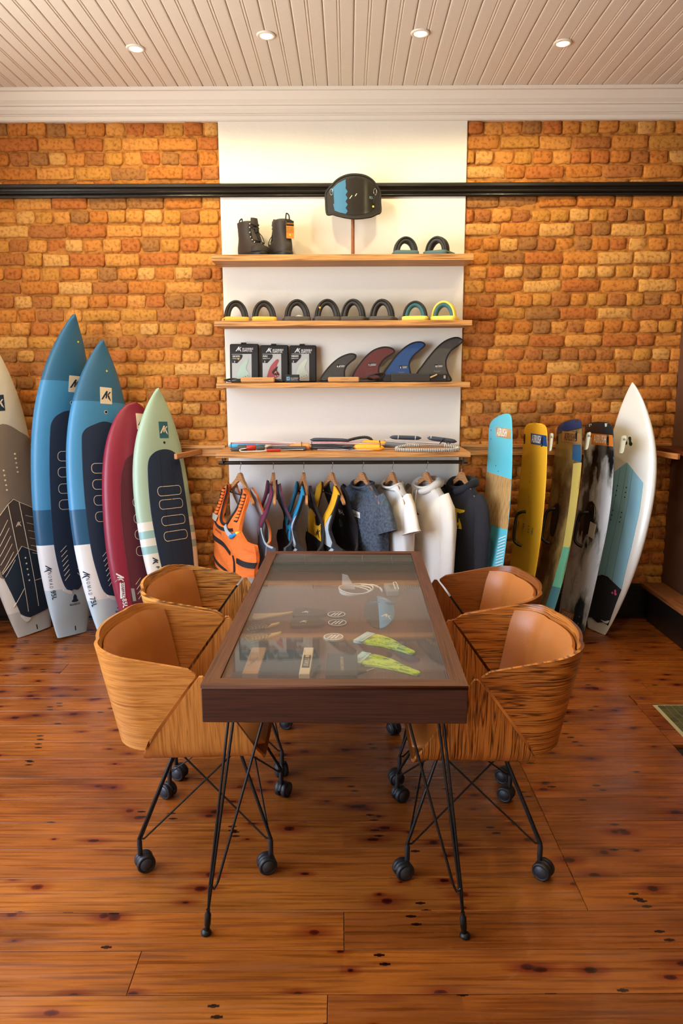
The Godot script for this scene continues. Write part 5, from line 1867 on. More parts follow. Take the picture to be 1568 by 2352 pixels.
func harness_stand() -> void:
	var t := thing("harness_stand", "turned wooden stand holding up the kite harness on the top shelf", "stand", Vector3(0.074, 2.2975, 0.15))
	var b := MB.new()
	b.lathe([Vector2(0.061, 0.0), Vector2(0.061, 0.004), Vector2(0.055, 0.009), Vector2(0.0, 0.010)], 32)
	put("base", b.mesh(), M.oak, t)
	var p := MB.new()
	p.lathe([Vector2(0.0105, 0.008), Vector2(0.0105, 0.32)], 16)
	put("pole", p.mesh(), mat("stand_wood", rgb(150, 88, 46), 0.5, {tex = M.grain, tri = true, uvs = Vector3(12, 0.8, 12)}), t)
	var h := thing("kite_harness", "black and blue kite waist harness displayed on the wooden stand", "harness", Vector3(0.077, 2.632, 0.178))
	var c := Vector2(0.077, 2.632)
	var outer := [Vector2(0.091, 2.754), Vector2(0.146, 2.748), Vector2(0.190, 2.728), Vector2(0.216, 2.700), Vector2(0.238, 2.666), Vector2(0.240, 2.609), Vector2(0.242, 2.555), Vector2(0.217, 2.539), Vector2(0.183, 2.521), Vector2(0.130, 2.510), Vector2(0.078, 2.507), Vector2(0.026, 2.515), Vector2(-0.022, 2.529), Vector2(-0.045, 2.538), Vector2(-0.071, 2.538), Vector2(-0.084, 2.551), Vector2(-0.088, 2.611), Vector2(-0.087, 2.665), Vector2(-0.052, 2.701), Vector2(-0.015, 2.731), Vector2(0.037, 2.750)]
	var inner := [Vector2(-0.052, 2.677), Vector2(-0.015, 2.706), Vector2(0.029, 2.723), Vector2(0.091, 2.737), Vector2(0.146, 2.727), Vector2(0.195, 2.700), Vector2(0.216, 2.676), Vector2(0.206, 2.644), Vector2(0.201, 2.570), Vector2(0.170, 2.545), Vector2(0.125, 2.531), Vector2(0.078, 2.527), Vector2(0.031, 2.535), Vector2(-0.006, 2.545), Vector2(-0.033, 2.557), Vector2(-0.047, 2.613), Vector2(-0.052, 2.645)]
	var f := func(p2: Vector2, hh: float) -> Vector3: return Vector3(p2.x, p2.y, hh - 2.1 * p2.x * p2.x)
	var po := PackedVector2Array()
	for q in outer:
		po.push_back(q - c)
	var pi_ := PackedVector2Array()
	for q in inner:
		pi_.push_back(q - c)
	var black := mat("neoprene", rgb(30, 26, 22), 0.7, {bump = M.fine, bump_cm = 0.03, tri = true, uvs = Vector3(10, 10, 10)})
	var s := MB.new()
	s.slab(po, 0.03, f, -0.016, 0.010)
	put("shell", s.mesh(), black, h)
	var rim := MB.new()
	var path := PackedVector3Array()
	for q in smooth2(Array(po), 3):
		path.push_back(f.call(q * 0.975, 0.008))
	rim.tube(path, 0.0075, 8, false, true)
	put("rim_binding", rim.mesh(false), black, h)
	var face := MB.new()
	face.slab(pi_, 0.03, f, 0.009, 0.0125)
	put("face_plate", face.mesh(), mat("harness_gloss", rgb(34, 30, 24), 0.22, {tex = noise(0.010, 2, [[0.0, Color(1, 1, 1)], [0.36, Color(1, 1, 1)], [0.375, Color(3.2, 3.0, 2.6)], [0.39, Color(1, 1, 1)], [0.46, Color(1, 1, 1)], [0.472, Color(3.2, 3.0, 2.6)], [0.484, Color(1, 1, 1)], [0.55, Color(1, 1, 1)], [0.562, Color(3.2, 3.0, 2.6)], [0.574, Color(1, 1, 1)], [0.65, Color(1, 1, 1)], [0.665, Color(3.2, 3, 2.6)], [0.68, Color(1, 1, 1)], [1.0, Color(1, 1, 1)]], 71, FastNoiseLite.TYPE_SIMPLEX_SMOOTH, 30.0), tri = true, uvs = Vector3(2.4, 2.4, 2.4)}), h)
	var bl := PackedVector2Array([Vector2(-0.20, -0.2), Vector2(-0.046, -0.2)])
	for k in 12:
		bl.push_back(Vector2(-0.046 + (0.012 if k % 2 else 0.0) * (1.0 if k < 9 else 0.2), -0.10 + k * 0.018))
	bl.push_back(Vector2(-0.050, 0.2))
	bl.push_back(Vector2(-0.20, 0.2))
	var bb := MB.new()
	bb.slab(Geometry2D.intersect_polygons(pi_, bl)[0], 0.03, f, 0.011, 0.0133)
	put("blue_panel", bb.mesh(), mat("harness_blue", rgb(50, 112, 150), 0.3), h)
	var tc: Material = M.print_cream
	var lg := MB.new()
	for q in [[Vector2(-0.022, -0.014), Vector2(-0.008, 0.004)], [Vector2(0.010, 0.0), Vector2(0.020, 0.014)]]:
		lg.slab(stroke(PackedVector2Array(q), 0.0035), 1.0, f, 0.012, 0.0135)
	put("logo", lg.mesh(false), tc, h)
	text_on("lettering", "RS", 0.014, mat("print_steelblue", rgb(90, 130, 140), 0.5), h, f, Vector2(0.104, -0.004), 0, true, true, 1.0, 0.0133)
	var st := MB.new()
	st.slab(circle(0.006, 14, Vector2(0.117, -0.052)), 1.0, f, 0.012, 0.014)
	put("sticker", st.mesh(), M.sticker_yellow, h)
	for sx in [-1.0, 1.0]:
		var rg := MB.new()
		var pth := PackedVector3Array()
		for k in 14:
			pth.push_back(f.call(Vector2(sx * 0.128, 0.030) + Vector2(0.009 * cos(TAU * k / 14), 0.017 * sin(TAU * k / 14)), 0.018))
		rg.tube(pth, 0.0016, 6, false, true)
		put("wire_ring", rg.mesh(false), M.bright_steel, h)
		var web := MB.new()
		web.slab(PackedVector2Array([Vector2(sx * 0.120, 0.028), Vector2(sx * 0.133, 0.028), Vector2(sx * 0.122, -0.035), Vector2(sx * 0.114, -0.035)]), 0.03, f, 0.010, 0.016)
		put("webbing", web.mesh(false), black, h)

func foot_strap(label: String, x: float, y: float, z: float, turn: float, pad: Material, strap: Material, inner: Material, w: float, hgt: float, group: String, extra := "") -> void:
	var t := thing("foot_strap", label, "foot strap", Vector3(x, y, z), turn, group)
	# base pad
	var p := MB.new()
	var rings := []
	for q in [[0.0, 1.0], [0.003, 1.03], [0.023, 1.02], [0.028, 0.95]]:
		var ring := PackedVector3Array()
		for e in rounded((w + 0.018) * q[1], 0.19 * q[1], 0.028, 4):
			ring.push_back(Vector3(e.x, q[0], -e.y - 0.010))
		rings.push_back(ring)
	p.loft(rings)
	put("foot_pad", p.mesh(), pad, t)
	# arch: outer band and inner padding
	var prof := [[0.0, 0.074, 0.009, strap, "strap"], [-0.014, 0.066, 0.015, inner, "padding"]]
	for e in prof:
		var b := MB.new()
		rings = []
		for i in 21:
			var a := PI * (-0.02 + 1.04 * i / 20.0)
			var c := Vector3(cos(a) * (w / 2 + e[0]), 0.020 + maxf(sin(a), -0.05) * (hgt - 0.022 + e[0]), 0.030 - 0.012 * sin(a))
			var nr := Vector3(cos(a) * hgt, sin(a) * w / 2, 0).normalized()
			var ring := PackedVector3Array()
			for k in 12:
				var g := TAU * k / 12
				ring.push_back(c + nr * cos(g) * e[2] + Vector3(0, 0, 1) * signf(sin(g)) * pow(absf(sin(g)), 0.6) * e[1] / 2 * (0.72 + 0.28 * sin(a)))
			rings.push_back(ring)
		b.loft(rings)
		put(e[4], b.mesh(), e[3], t)
	# fixing tabs with screws
	for s in [-1.0, 1.0]:
		var tb := MB.new()
		tb.box(Vector3(s * (w / 2 + 0.001), 0.010, 0.044), Vector3(0.020, 0.020, 0.042), 0.004)
		put("fixing_tab", tb.mesh(), strap, t)
	if extra == "dot":
		var d := MB.new()
		d.lathe([Vector2(0.006, 0.0), Vector2(0.006, 0.001)], 12)
		put("sticker", d.mesh(), M.sticker_amber, t, Vector3(-w * 0.36, hgt * 0.62, 0.068), Vector3(90, 0, 0))
	if extra == "bag":
		var d := MB.new()
		d.lathe([Vector2(0.026, 0.028), Vector2(0.022, 0.034), Vector2(0.008, 0.040), Vector2(0.0, 0.041)], 9)
		put("parts_bag", d.mesh(), mat("cellophane", rgb(190, 184, 172), 0.15), t, Vector3(0.012, 0.0, 0.035))

func shelf_straps() -> void:
	var amber := mat("foam_amber", rgb(238, 182, 74), 0.7)
	var grey := mat("foam_charcoal", rgb(78, 72, 66), 0.85)
	var lemon := mat("foam_lemon", rgb(240, 218, 100), 0.7)
	var slate := mat("foam_slate", rgb(74, 104, 110), 0.75)
	var black := mat("strap_black", rgb(26, 24, 23), 0.55)
	var inner := mat("strap_lining", rgb(44, 40, 38), 0.6)
	var tealk := mat("strap_teal", rgb(48, 96, 108), 0.6)
	var G := "foot straps on the second shelf"
	var y := 1.9225
	var z := 0.135
	foot_strap("black foot strap on an amber pad, at the left end of the second shelf", -0.640, y, z, 16, amber, black, inner, 0.128, 0.122, G)
	foot_strap("black foot strap on an amber pad, next to the first grey one", -0.468, y, z, 10, amber, black, inner, 0.128, 0.120, G)
	foot_strap("grey padded foot strap with a clear parts bag under it", -0.268, y, z, 10, grey, black, inner, 0.138, 0.126, G, "bag")
	foot_strap("grey padded foot strap with a small amber dot on its side", -0.085, y, z, 8, grey, black, inner, 0.138, 0.127, G, "dot")
	foot_strap("grey padded foot strap, third of the four grey ones from the left", 0.082, y, z, -12, grey, black, inner, 0.132, 0.127, G)
	foot_strap("grey padded foot strap beside the first lemon one", 0.258, y, z, -14, grey, black, inner, 0.132, 0.126, G)
	foot_strap("teal lined foot strap on a lemon pad beside the grey ones", 0.455, y, z, -10, lemon, black, tealk, 0.134, 0.114, G)
	foot_strap("teal lined foot strap with a lemon outer band on a lemon pad", 0.632, y, z, -18, lemon, lemon, tealk, 0.134, 0.114, G)
	foot_strap("black foot strap on a slate pad, left one of the pair on the top shelf", 0.384, 2.2975, 0.14, 6, slate, black, inner, 0.128, 0.106, "foot straps on the top shelf")
	foot_strap("black foot strap on a slate pad, turned sideways at the right of the top shelf", 0.590, 2.2975, 0.14, -30, slate, black, inner, 0.128, 0.108, "foot straps on the top shelf")

func fin_pack(label: String, x: float, title: String, fin: Material, w: float, h: float, extra: int) -> void:
	var t := thing("fin_pack", label, "packet", Vector3(x, 1.5606, 0.078), 0, "black fin packs on the third shelf")
	t.rotation_degrees = Vector3(-7.5, 0, 0)
	var blk := mat("pack_black", rgb(20, 19, 20), 0.6)
	var b := MB.new()
	b.box(Vector3(0, h / 2, 0), Vector3(w, h, 0.026), 0.006)
	put("sleeve", b.mesh(), blk, t)
	plate("hang_loop", Vector3(-0.005, h + 0.004, 0), Vector3(0.034, 0.012, 0.008), blk, t, 0.003)
	var wx := -0.016
	plate("window_card", Vector3(wx, 0.091, 0.0133), Vector3(w - 0.058, 0.168, 0.001), mat("window_grey", rgb(186, 190, 190), 0.22, {bump = M.coarse, bump_cm = 0.08, tri = true, uvs = Vector3(6, 6, 6)}), t, 0.0)
	var f := func(p: Vector2, hh: float) -> Vector3: return Vector3(p.x, p.y, 0.0137 + hh)
	# fin seen through the window
	var o := PackedVector2Array()
	for p in [Vector2(-0.028, 0.006), Vector2(-0.022, 0.050), Vector2(-0.004, 0.095), Vector2(0.024, 0.128), Vector2(0.040, 0.138), Vector2(0.046, 0.128), Vector2(0.034, 0.100), Vector2(0.032, 0.075), Vector2(0.052, 0.040), Vector2(0.020, 0.018)]:
		o.push_back(p + Vector2(wx - 0.004, 0.004))
	var fb := MB.new()
	fb.slab(smooth2(Array(o), 4), 0.2, f, 0.0, 0.0022)
	put("fin", fb.mesh(), fin, t)
	var hx := MB.new()
	for k in 5:
		hx.slab(circle(0.0024, 8, Vector2(wx - 0.020 + k * 0.014, 0.018 + k * 0.006)), 1.0, f, 0.002, 0.0028)
	put("base_holes", hx.mesh(false), blk if extra != 1 else M.print_white, t).set_meta("kind", "stuff")
	if extra == 1:
		var pn := MB.new()
		pn.slab(smooth2([Vector2(-0.016, 0.062), Vector2(0.020, 0.098), Vector2(0.014, 0.070), Vector2(0.030, 0.046), Vector2(0.004, 0.044)], 3), 0.2, f, 0.002, 0.003)
		put("fin_panel", pn.mesh(), blk, t)
		var lk := MB.new()
		for p in logo_polys(0.016, Vector2(0.006, 0.060)):
			lk.slab(p, 1.0, f, 0.003, 0.0036)
		put("logo", lk.mesh(false), M.tag_orange, t)
	# corner label
	var cl := MB.new()
	cl.slab(PackedVector2Array([Vector2(wx - 0.062, 0.172), Vector2(wx + 0.002, 0.172), Vector2(wx + 0.006, 0.165), Vector2(wx + 0.002, 0.150), Vector2(wx - 0.028, 0.118), Vector2(wx - 0.060, 0.120)]), 1.0, f, 0.0, 0.0016)
	put("corner_label", cl.mesh(), blk, t)
	text_on("lettering", title, 0.0105, M.print_white, t, f, Vector2(wx - 0.057, 0.160), 0, true, false, 0.62, 0.0022)
	text_on("lettering", "DURABLE FIN SET", 0.006, M.print_white, t, f, Vector2(wx - 0.057, 0.146), 0, false, false, 0.7, 0.0022)
	text_on("lettering", "2", 0.010, M.print_white, t, f, Vector2(wx - 0.048, 0.127), 0, true, false, 1.0, 0.0022)
	if extra == 0:
		var d := MB.new()
		d.slab(circle(0.005, 14, Vector2(wx - 0.020, 0.144)), 1.0, f, 0.002, 0.003)
		put("sticker", d.mesh(), M.sticker_amber, t)
	var lg := MB.new()
	for p in logo_polys(0.030, Vector2(-0.035, h - 0.033)):
		lg.slab(p, 1.0, f, 0.0, 0.0008)
	put("logo", lg.mesh(false), M.print_white, t)
	text_on("lettering", "AK DURABLE", 0.0115, M.print_white, t, f, Vector2(-0.012, h - 0.031), 0, true, false, 0.72, 0.0006)
	text_on("lettering", "SUPPLY CO.", 0.0115, M.print_white, t, f, Vector2(-0.012, h - 0.044), 0, true, false, 0.72, 0.0006)

func fin_cover(label: String, pts: Array, face: Material, code: String, name_at: Vector2, sgn: bool) -> void:
	var c := Vector2(pts[0].x + 0.08, 1.5602)
	var t := thing("fin_cover", label, "fin", Vector3(c.x, 1.5602, 0.125), 0, "zipped fin covers on the third shelf")
	var k := deg_to_rad(-12.0)
	var f := func(p: Vector2, h: float) -> Vector3:
		var y := p.y / 0.978
		return Vector3(p.x, y * cos(k) + 0.001, y * sin(k) + h)
	var o := []
	for p in pts:
		o.push_back(Vector2(p.x - c.x, maxf(p.y - c.y, 0.0)))
	var trim := mat("cover_trim", rgb(18, 17, 18), 0.6)
	var b := MB.new()
	b.slab(smooth2(o, 4, true), 0.05, f, -0.010, 0.010)
	put("cover_edge", b.mesh(), trim, t)
	var got := Geometry2D.offset_polygon(smooth2(o, 4, true), -0.0095, Geometry2D.JOIN_ROUND)
	var s := MB.new()
	s.slab(got[0], 0.05, f, 0.009, 0.0135)
	put("cover_face", s.mesh(), face, t)
	var at := name_at - c
	var pl := MB.new()
	pl.slab(rounded(0.050, 0.017, 0.002, 2, at), 1.0, f, 0.012, 0.0145)
	put("label_plate", pl.mesh(), trim, t)
	text_on("lettering", code, 0.011, M.print_white, t, f, at + Vector2(-0.016, -0.0045), 0, true, true, 0.9, 0.0150)
	text_on("lettering", "DURABLE", 0.006, M.print_white, t, f, at + Vector2(0.009, 0.001), 0, false, true, 0.9, 0.0150)
	text_on("lettering", "SUPPLY", 0.006, M.print_white, t, f, at + Vector2(0.009, -0.006), 0, true, true, 0.9, 0.0150)
	if sgn:
		var sg := MB.new()
		var q := []
		for i in 12:
			q.push_back(Vector2(-0.018 + i * 0.0034, -0.030 + 0.004 * sin(i * 1.9)) + at + Vector2(-0.012, -0.004))
		sg.slab(stroke(PackedVector2Array(q), 0.0016), 1.0, f, 0.013, 0.0142)
		put("signature", sg.mesh(false), M.print_grey, t)

func leash(label: String, x: float, cords_left: bool) -> void:
	var t := thing("leash_pack", label, "leash", Vector3(x, 1.5606, 0.205), 0, "leashes in kraft sleeves on the third shelf")
	var b := MB.new()
	b.box(Vector3(0, 0.017, 0), Vector3(0.205 if cords_left else 0.190, 0.030, 0.05), 0.006)
	put("kraft_sleeve", b.mesh(), M.kraft_card, t)
	plate("print", Vector3(0.005, 0.020, 0.0252), Vector3(0.05, 0.0012, 0.0006), M.matt_black, t, 0.0)
	var cord := mat("cord_black", rgb(24, 20, 18), 0.5)
	for k in 3:
		var c := MB.new()
		var s := -1.0 if cords_left else 1.0
		c.tube(smooth_path([Vector3(s * 0.095, 0.010 + k * 0.006, -0.012 + k * 0.010), Vector3(s * (0.150 + 0.012 * k), 0.026 - k * 0.004, -0.02), Vector3(s * (0.205 - 0.01 * k), 0.015, 0.0), Vector3(s * (0.150 + 0.012 * k), 0.007, 0.022), Vector3(s * 0.095, 0.008 + k * 0.005, 0.014)], 5), 0.0036, 6)
		put("cord_loop", c.mesh(), cord, t)
		var e := MB.new()
		e.tube(smooth_path([Vector3(-s * 0.090, 0.012 + k * 0.004, -0.01 + k * 0.01), Vector3(-s * 0.125, 0.014, 0.0), Vector3(-s * (0.150 - 0.01 * k), 0.010 + 0.004 * k, 0.006)], 4), 0.006, 8)
		put("cord_end", e.mesh(), cord, t)

func shelf_fins() -> void:
	fin_pack("fin pack with a pale green fin and an amber dot, leftmost of three", -0.602, "SIDE BITES", mat("fin_mint", rgb(176, 204, 190), 0.3), 0.180, 0.238, 0)
	fin_pack("fin pack with a red and black fin, middle of three", -0.414, "STAPLE", mat("fin_red", rgb(160, 72, 78), 0.3), 0.174, 0.230, 1)
	fin_pack("fin pack with a dotted pale fin, rightmost of three", -0.236, "THRASHER", mat("fin_pearl", rgb(196, 206, 190), 0.3), 0.166, 0.228, 2)
	var w1 := mat("cover_grey", rgb(62, 60, 60), 0.35, {bump = M.coarse, bump_cm = 0.25, tri = true, uvs = Vector3(4, 4, 4)})
	var w2 := mat("cover_wine", rgb(98, 44, 46), 0.35, {bump = M.coarse, bump_cm = 0.25, tri = true, uvs = Vector3(4, 4, 4)})
	var w3 := mat("cover_blue", rgb(34, 76, 130), 0.35, {bump = M.coarse, bump_cm = 0.25, tri = true, uvs = Vector3(4, 4, 4)})
	var w4 := mat("cover_ash", rgb(70, 68, 66), 0.38, {bump = M.coarse, bump_cm = 0.25, tri = true, uvs = Vector3(4, 4, 4)})
	fin_cover("smallest fin cover, grey with black edging, beside the fin packs", [Vector2(-0.134, 1.575), Vector2(-0.105, 1.622), Vector2(-0.062, 1.671), Vector2(-0.018, 1.707), Vector2(0.025, 1.728), Vector2(0.063, 1.737), Vector2(0.090, 1.731), Vector2(0.098, 1.719), Vector2(0.090, 1.700), Vector2(0.063, 1.679), Vector2(0.041, 1.658), Vector2(0.028, 1.634), Vector2(0.026, 1.603), Vector2(0.028, 1.562), Vector2(-0.05, 1.5602), Vector2(-0.13, 1.561)], w1, "4.4", Vector2(0.0, 1.660), false)
	fin_cover("wine red fin cover with black edging, second smallest", [Vector2(0.059, 1.570), Vector2(0.081, 1.624), Vector2(0.112, 1.670), Vector2(0.149, 1.715), Vector2(0.192, 1.752), Vector2(0.236, 1.771), Vector2(0.279, 1.777), Vector2(0.316, 1.769), Vector2(0.336, 1.751), Vector2(0.332, 1.736), Vector2(0.310, 1.721), Vector2(0.273, 1.697), Vector2(0.246, 1.663), Vector2(0.238, 1.636), Vector2(0.240, 1.609), Vector2(0.249, 1.562), Vector2(0.16, 1.5602), Vector2(0.065, 1.561)], w2, "7.3", Vector2(0.195, 1.668), false)
	fin_cover("blue fin cover with black edging, second tallest", [Vector2(0.256, 1.562), Vector2(0.261, 1.608), Vector2(0.286, 1.651), Vector2(0.329, 1.709), Vector2(0.372, 1.754), Vector2(0.415, 1.787), Vector2(0.458, 1.805), Vector2(0.501, 1.806), Vector2(0.523, 1.792), Vector2(0.520, 1.774), Vector2(0.495, 1.753), Vector2(0.459, 1.723), Vector2(0.434, 1.690), Vector2(0.427, 1.657), Vector2(0.435, 1.614), Vector2(0.439, 1.562), Vector2(0.35, 1.5602)], w3, "9", Vector2(0.385, 1.652), true)
	fin_cover("tallest fin cover, dark ash grey, at the right end of the third shelf", [Vector2(0.458, 1.562), Vector2(0.470, 1.617), Vector2(0.503, 1.662), Vector2(0.546, 1.717), Vector2(0.594, 1.771), Vector2(0.643, 1.810), Vector2(0.691, 1.830), Vector2(0.728, 1.832), Vector2(0.757, 1.816), Vector2(0.754, 1.798), Vector2(0.724, 1.774), Vector2(0.681, 1.741), Vector2(0.657, 1.698), Vector2(0.655, 1.656), Vector2(0.666, 1.613), Vector2(0.682, 1.562), Vector2(0.57, 1.5602)], w4, "10", Vector2(0.605, 1.658), true)
	leash("leash in a kraft sleeve in front of the fin packs", -0.505, true)
	leash("leash in a kraft sleeve in front of the smallest fin cover", 0.016, false)
	var bx := thing("leash_box", "small black box with a blue square mark between the fin packs", "box", Vector3(-0.296, 1.5606, 0.195))
	plate("box_body", Vector3(0, 0.024, 0), Vector3(0.084, 0.048, 0.05), M.pack_black, bx, 0.003)
	var f := func(p: Vector2, h: float) -> Vector3: return Vector3(p.x, p.y, 0.0252 + h)
	plate("mark_square", Vector3(-0.024, 0.024, 0.0253), Vector3(0.020, 0.022, 0.0008), mat("mark_blue", rgb(96, 150, 180), 0.6), bx, 0.0)
	var lg := MB.new()
	for p in logo_polys(0.011, Vector2(-0.024, 0.024)):
		lg.slab(p, 1.0, f, 0.0004, 0.0012)
	put("logo", lg.mesh(false), M.print_navy, bx)
	text_on("lettering", "AK DURABLE", 0.008, M.print_grey, bx, f, Vector2(-0.009, 0.026), 0, true, false, 0.7)
	text_on("lettering", "SUPPLY CO.", 0.008, M.print_grey, bx, f, Vector2(-0.009, 0.016), 0, true, false, 0.7)
	# strap pouch in front of the two large covers
	var sp := thing("strap_pouch", "black strap pouch with a pale metal clip in front of the two largest fin covers", "pouch", Vector3(0.470, 1.5606, 0.19))
	plate("pouch_body", Vector3(-0.045, 0.026, 0), Vector3(0.240, 0.050, 0.045), mat("pouch_fabric", rgb(44, 42, 41), 0.8, {bump = M.fine, bump_cm = 0.05, tri = true, uvs = Vector3(10, 10, 10)}), sp, 0.006)
	plate("pouch_end", Vector3(0.125, 0.025, -0.002), Vector3(0.105, 0.049, 0.04), M.pack_black, sp, 0.005)
	plate("pouch_end", Vector3(-0.185, 0.024, -0.002), Vector3(0.045, 0.047, 0.04), M.pack_black, sp, 0.005)
	var cl := MB.new()
	cl.tube(PackedVector3Array([Vector3(0.072, 0.026, 0.024), Vector3(0.095, 0.036, 0.026), Vector3(0.112, 0.044, 0.024)]), 0.005, 8)
	put("clip", cl.mesh(), mat("clip_metal", rgb(206, 184, 140), 0.35, {metal = 0.6}), sp)
	plate("patch", Vector3(0.160, 0.030, 0.0185), Vector3(0.012, 0.018, 0.001), M.print_grey, sp, 0.0)
	# loose black cord coil by the wine red cover
	var cc := thing("cord_coil", "coil of black cord in front of the wine red fin cover", "cord", Vector3(0.205, 1.5606, 0.20))
	for k in 3:
		var c := MB.new()
		var path := PackedVector3Array()
		for i in 20:
			var a := TAU * i / 20
			path.push_back(Vector3((0.045 + k * 0.004) * cos(a) + 0.004 * k, 0.028 + 0.018 * sin(a + 0.3 * k) + k * 0.004, 0.012 * sin(a) + k * 0.006))
		c.tube(path, 0.0038, 6, false, true)
		put("loop", c.mesh(), M.cord_black, cc)

func float_end(a: Vector3, b: Vector3, r: float) -> ArrayMesh:
	var m := MB.new()
	var path := PackedVector3Array()
	var rad := []
	for i in 13:
		var v := i / 12.0
		path.push_back(a.lerp(b, v))
		rad.push_back(r * pow(maxf(0.02, 1 - pow(absf(2 * v - 1), 6)), 0.5))
	m.tube(path, rad, 12)
	return m.mesh()

func line_bundle(t: Node3D, pts: Array, n: int, spread: float, mats: Array, sd: int) -> void:
	var r := RandomNumberGenerator.new()
	r.seed = sd
	var bs := []
	for m in mats:
		bs.push_back(MB.new())
	for k in n:
		var o := Vector3(0, r.randf_range(-1, 1) * spread * 0.5, r.randf_range(-1, 1) * spread)
		var q := []
		for i in pts.size():
			q.push_back(pts[i] + o * (0.35 if i == 0 or i == pts.size() - 1 else 1.0) + Vector3(0, r.randf_range(-0.002, 0.002), 0))
		bs[k % mats.size()].tube(smooth_path(q, 4), 0.0013, 5)
	for i in mats.size():
		var o := put("flying_lines", bs[i].mesh(false), mats[i], t)
		o.set_meta("kind", "stuff")

func shelf_bars() -> void:
	var y := 1.1555
	var G := "kite control bars on the lowest shelf"
	var cyan := mat("float_cyan", rgb(70, 168, 214), 0.5)
	var orange := mat("float_orange", rgb(222, 150, 92), 0.55)
	var amber := mat("float_amber", rgb(244, 178, 52), 0.45)
	var navy := mat("float_navy", rgb(44, 54, 70), 0.55)
	var grip := mat("bar_grip", rgb(70, 68, 68), 0.7)
	var red := mat("release_red", rgb(168, 34, 26), 0.4)
	var lw := mat("line_white", rgb(226, 216, 214), 0.6)
	var lp := mat("line_plum", rgb(180, 110, 120), 0.6)
	var lg := mat("line_grey", rgb(150, 152, 156), 0.6)
	var ink := mat("bar_ink", rgb(34, 36, 46), 0.6)
	var black: Material = M.strap_black
	# first bar
	var a := thing("control_bar", "kite control bar with a blue float end and red release handles, leftmost", "kite bar", Vector3(-0.43, y, 0.30), 3, G)
	var b := MB.new()
	b.tube(PackedVector3Array([Vector3(-0.02, 0.017, 0.012), Vector3(0.215, 0.015, 0.028)]), 0.0135, 12)
	put("bar_tube", b.mesh(), grip, a)
	put("float", float_end(Vector3(-0.252, 0.030, -0.02), Vector3(-0.03, 0.032, -0.03), 0.017), cyan, a)
	put("float", float_end(Vector3(0.10, 0.020, -0.02), Vector3(0.252, 0.024, 0.01), 0.022), orange, a)
	put("float", float_end(Vector3(-0.24, 0.012, 0.03), Vector3(-0.09, 0.014, 0.03), 0.011), grip, a)
	line_bundle(a, [Vector3(-0.24, 0.045, -0.02), Vector3(-0.1, 0.046, -0.015), Vector3(0.08, 0.040, -0.01), Vector3(0.235, 0.034, -0.005)], 14, 0.016, [lw, lp], 3)
	line_bundle(a, [Vector3(0.02, 0.008, 0.042), Vector3(0.1, 0.006, 0.045), Vector3(0.20, 0.008, 0.042)], 5, 0.006, [lw], 4)
	for q in [[Vector3(-0.138, 0.026, 0.062), Vector3(-0.082, 0.026, 0.062), 0.017, red, "release_handle"], [Vector3(-0.018, 0.010, 0.085), Vector3(0.066, 0.010, 0.080), 0.009, red, "release_handle"], [Vector3(-0.19, 0.028, 0.056), Vector3(-0.138, 0.027, 0.060), 0.015, grip, "release_body"], [Vector3(-0.080, 0.024, 0.064), Vector3(-0.03, 0.022, 0.06), 0.013, grip, "release_body"]]:
		var m := MB.new()
		m.tube(PackedVector3Array([q[0], q[0].lerp(q[1], 0.1), q[0].lerp(q[1], 0.9), q[1]]), [q[2] * 0.8, q[2], q[2], q[2] * 0.8], 12)
		put(q[4], m.mesh(), q[3], a)
	var lo := MB.new()
	lo.tube(smooth_path([Vector3(-0.14, 0.022, 0.07), Vector3(-0.175, 0.016, 0.085), Vector3(-0.165, 0.006, 0.092), Vector3(-0.11, 0.006, 0.09), Vector3(-0.06, 0.006, 0.09), Vector3(-0.018, 0.010, 0.085)], 5), 0.0038, 8)
	put("chicken_loop", lo.mesh(), mat("loop_pale", rgb(206, 200, 188), 0.5), a)
	var cp := MB.new()
	cp.tube(smooth_path([Vector3(-0.03, 0.024, 0.06), Vector3(-0.005, 0.034, 0.045), Vector3(0.012, 0.030, 0.02)], 4), 0.006, 8)
	put("clutch_strap", cp.mesh(), M.loop_pale, a)
	for x in [-0.232, 0.19]:
		var m := MB.new()
		var path := PackedVector3Array()
		for i in 14:
			var g := TAU * i / 14
			path.push_back(Vector3(x, 0.025 + 0.025 * cos(g), -0.002 + 0.034 * sin(g)))
		m.tube(path, 0.002, 6, false, true)
		put("bungee", m.mesh(false), black, a)
	# second bar
	var c := thing("control_bar", "kite control bar with a yellow float end and pink lines, middle of the three", "kite bar", Vector3(0.035, y, 0.27), 2, G)
	var b2 := MB.new()
	b2.tube(PackedVector3Array([Vector3(-0.235, 0.020, 0.0), Vector3(0.08, 0.020, 0.03)]), 0.017, 12)
	put("bar_tube", b2.mesh(), ink, c)
	put("float", float_end(Vector3(0.035, 0.021, 0.055), Vector3(0.220, 0.018, 0.075), 0.020), amber, c)
	put("float", float_end(Vector3(0.09, 0.042, -0.01), Vector3(0.245, 0.036, 0.01), 0.018), amber, c)
	put("float", float_end(Vector3(-0.225, 0.060, -0.03), Vector3(0.02, 0.052, -0.03), 0.014), navy, c)
	line_bundle(c, [Vector3(-0.22, 0.048, 0.01), Vector3(-0.05, 0.044, 0.03), Vector3(0.09, 0.040, 0.045), Vector3(0.225, 0.034, 0.05)], 16, 0.016, [lw, lp], 5)
	line_bundle(c, [Vector3(-0.18, 0.006, 0.04), Vector3(0.0, 0.004, 0.07), Vector3(0.16, 0.004, 0.08)], 4, 0.006, [lw], 6)
	ribbed_hose(c, smooth_path([Vector3(0.0, 0.052, -0.04), Vector3(0.06, 0.066, -0.05), Vector3(0.115, 0.072, -0.05), Vector3(0.150, 0.060, -0.045), Vector3(0.158, 0.035, -0.04)], 6), 0.0095, black, black)
	var cl := MB.new()
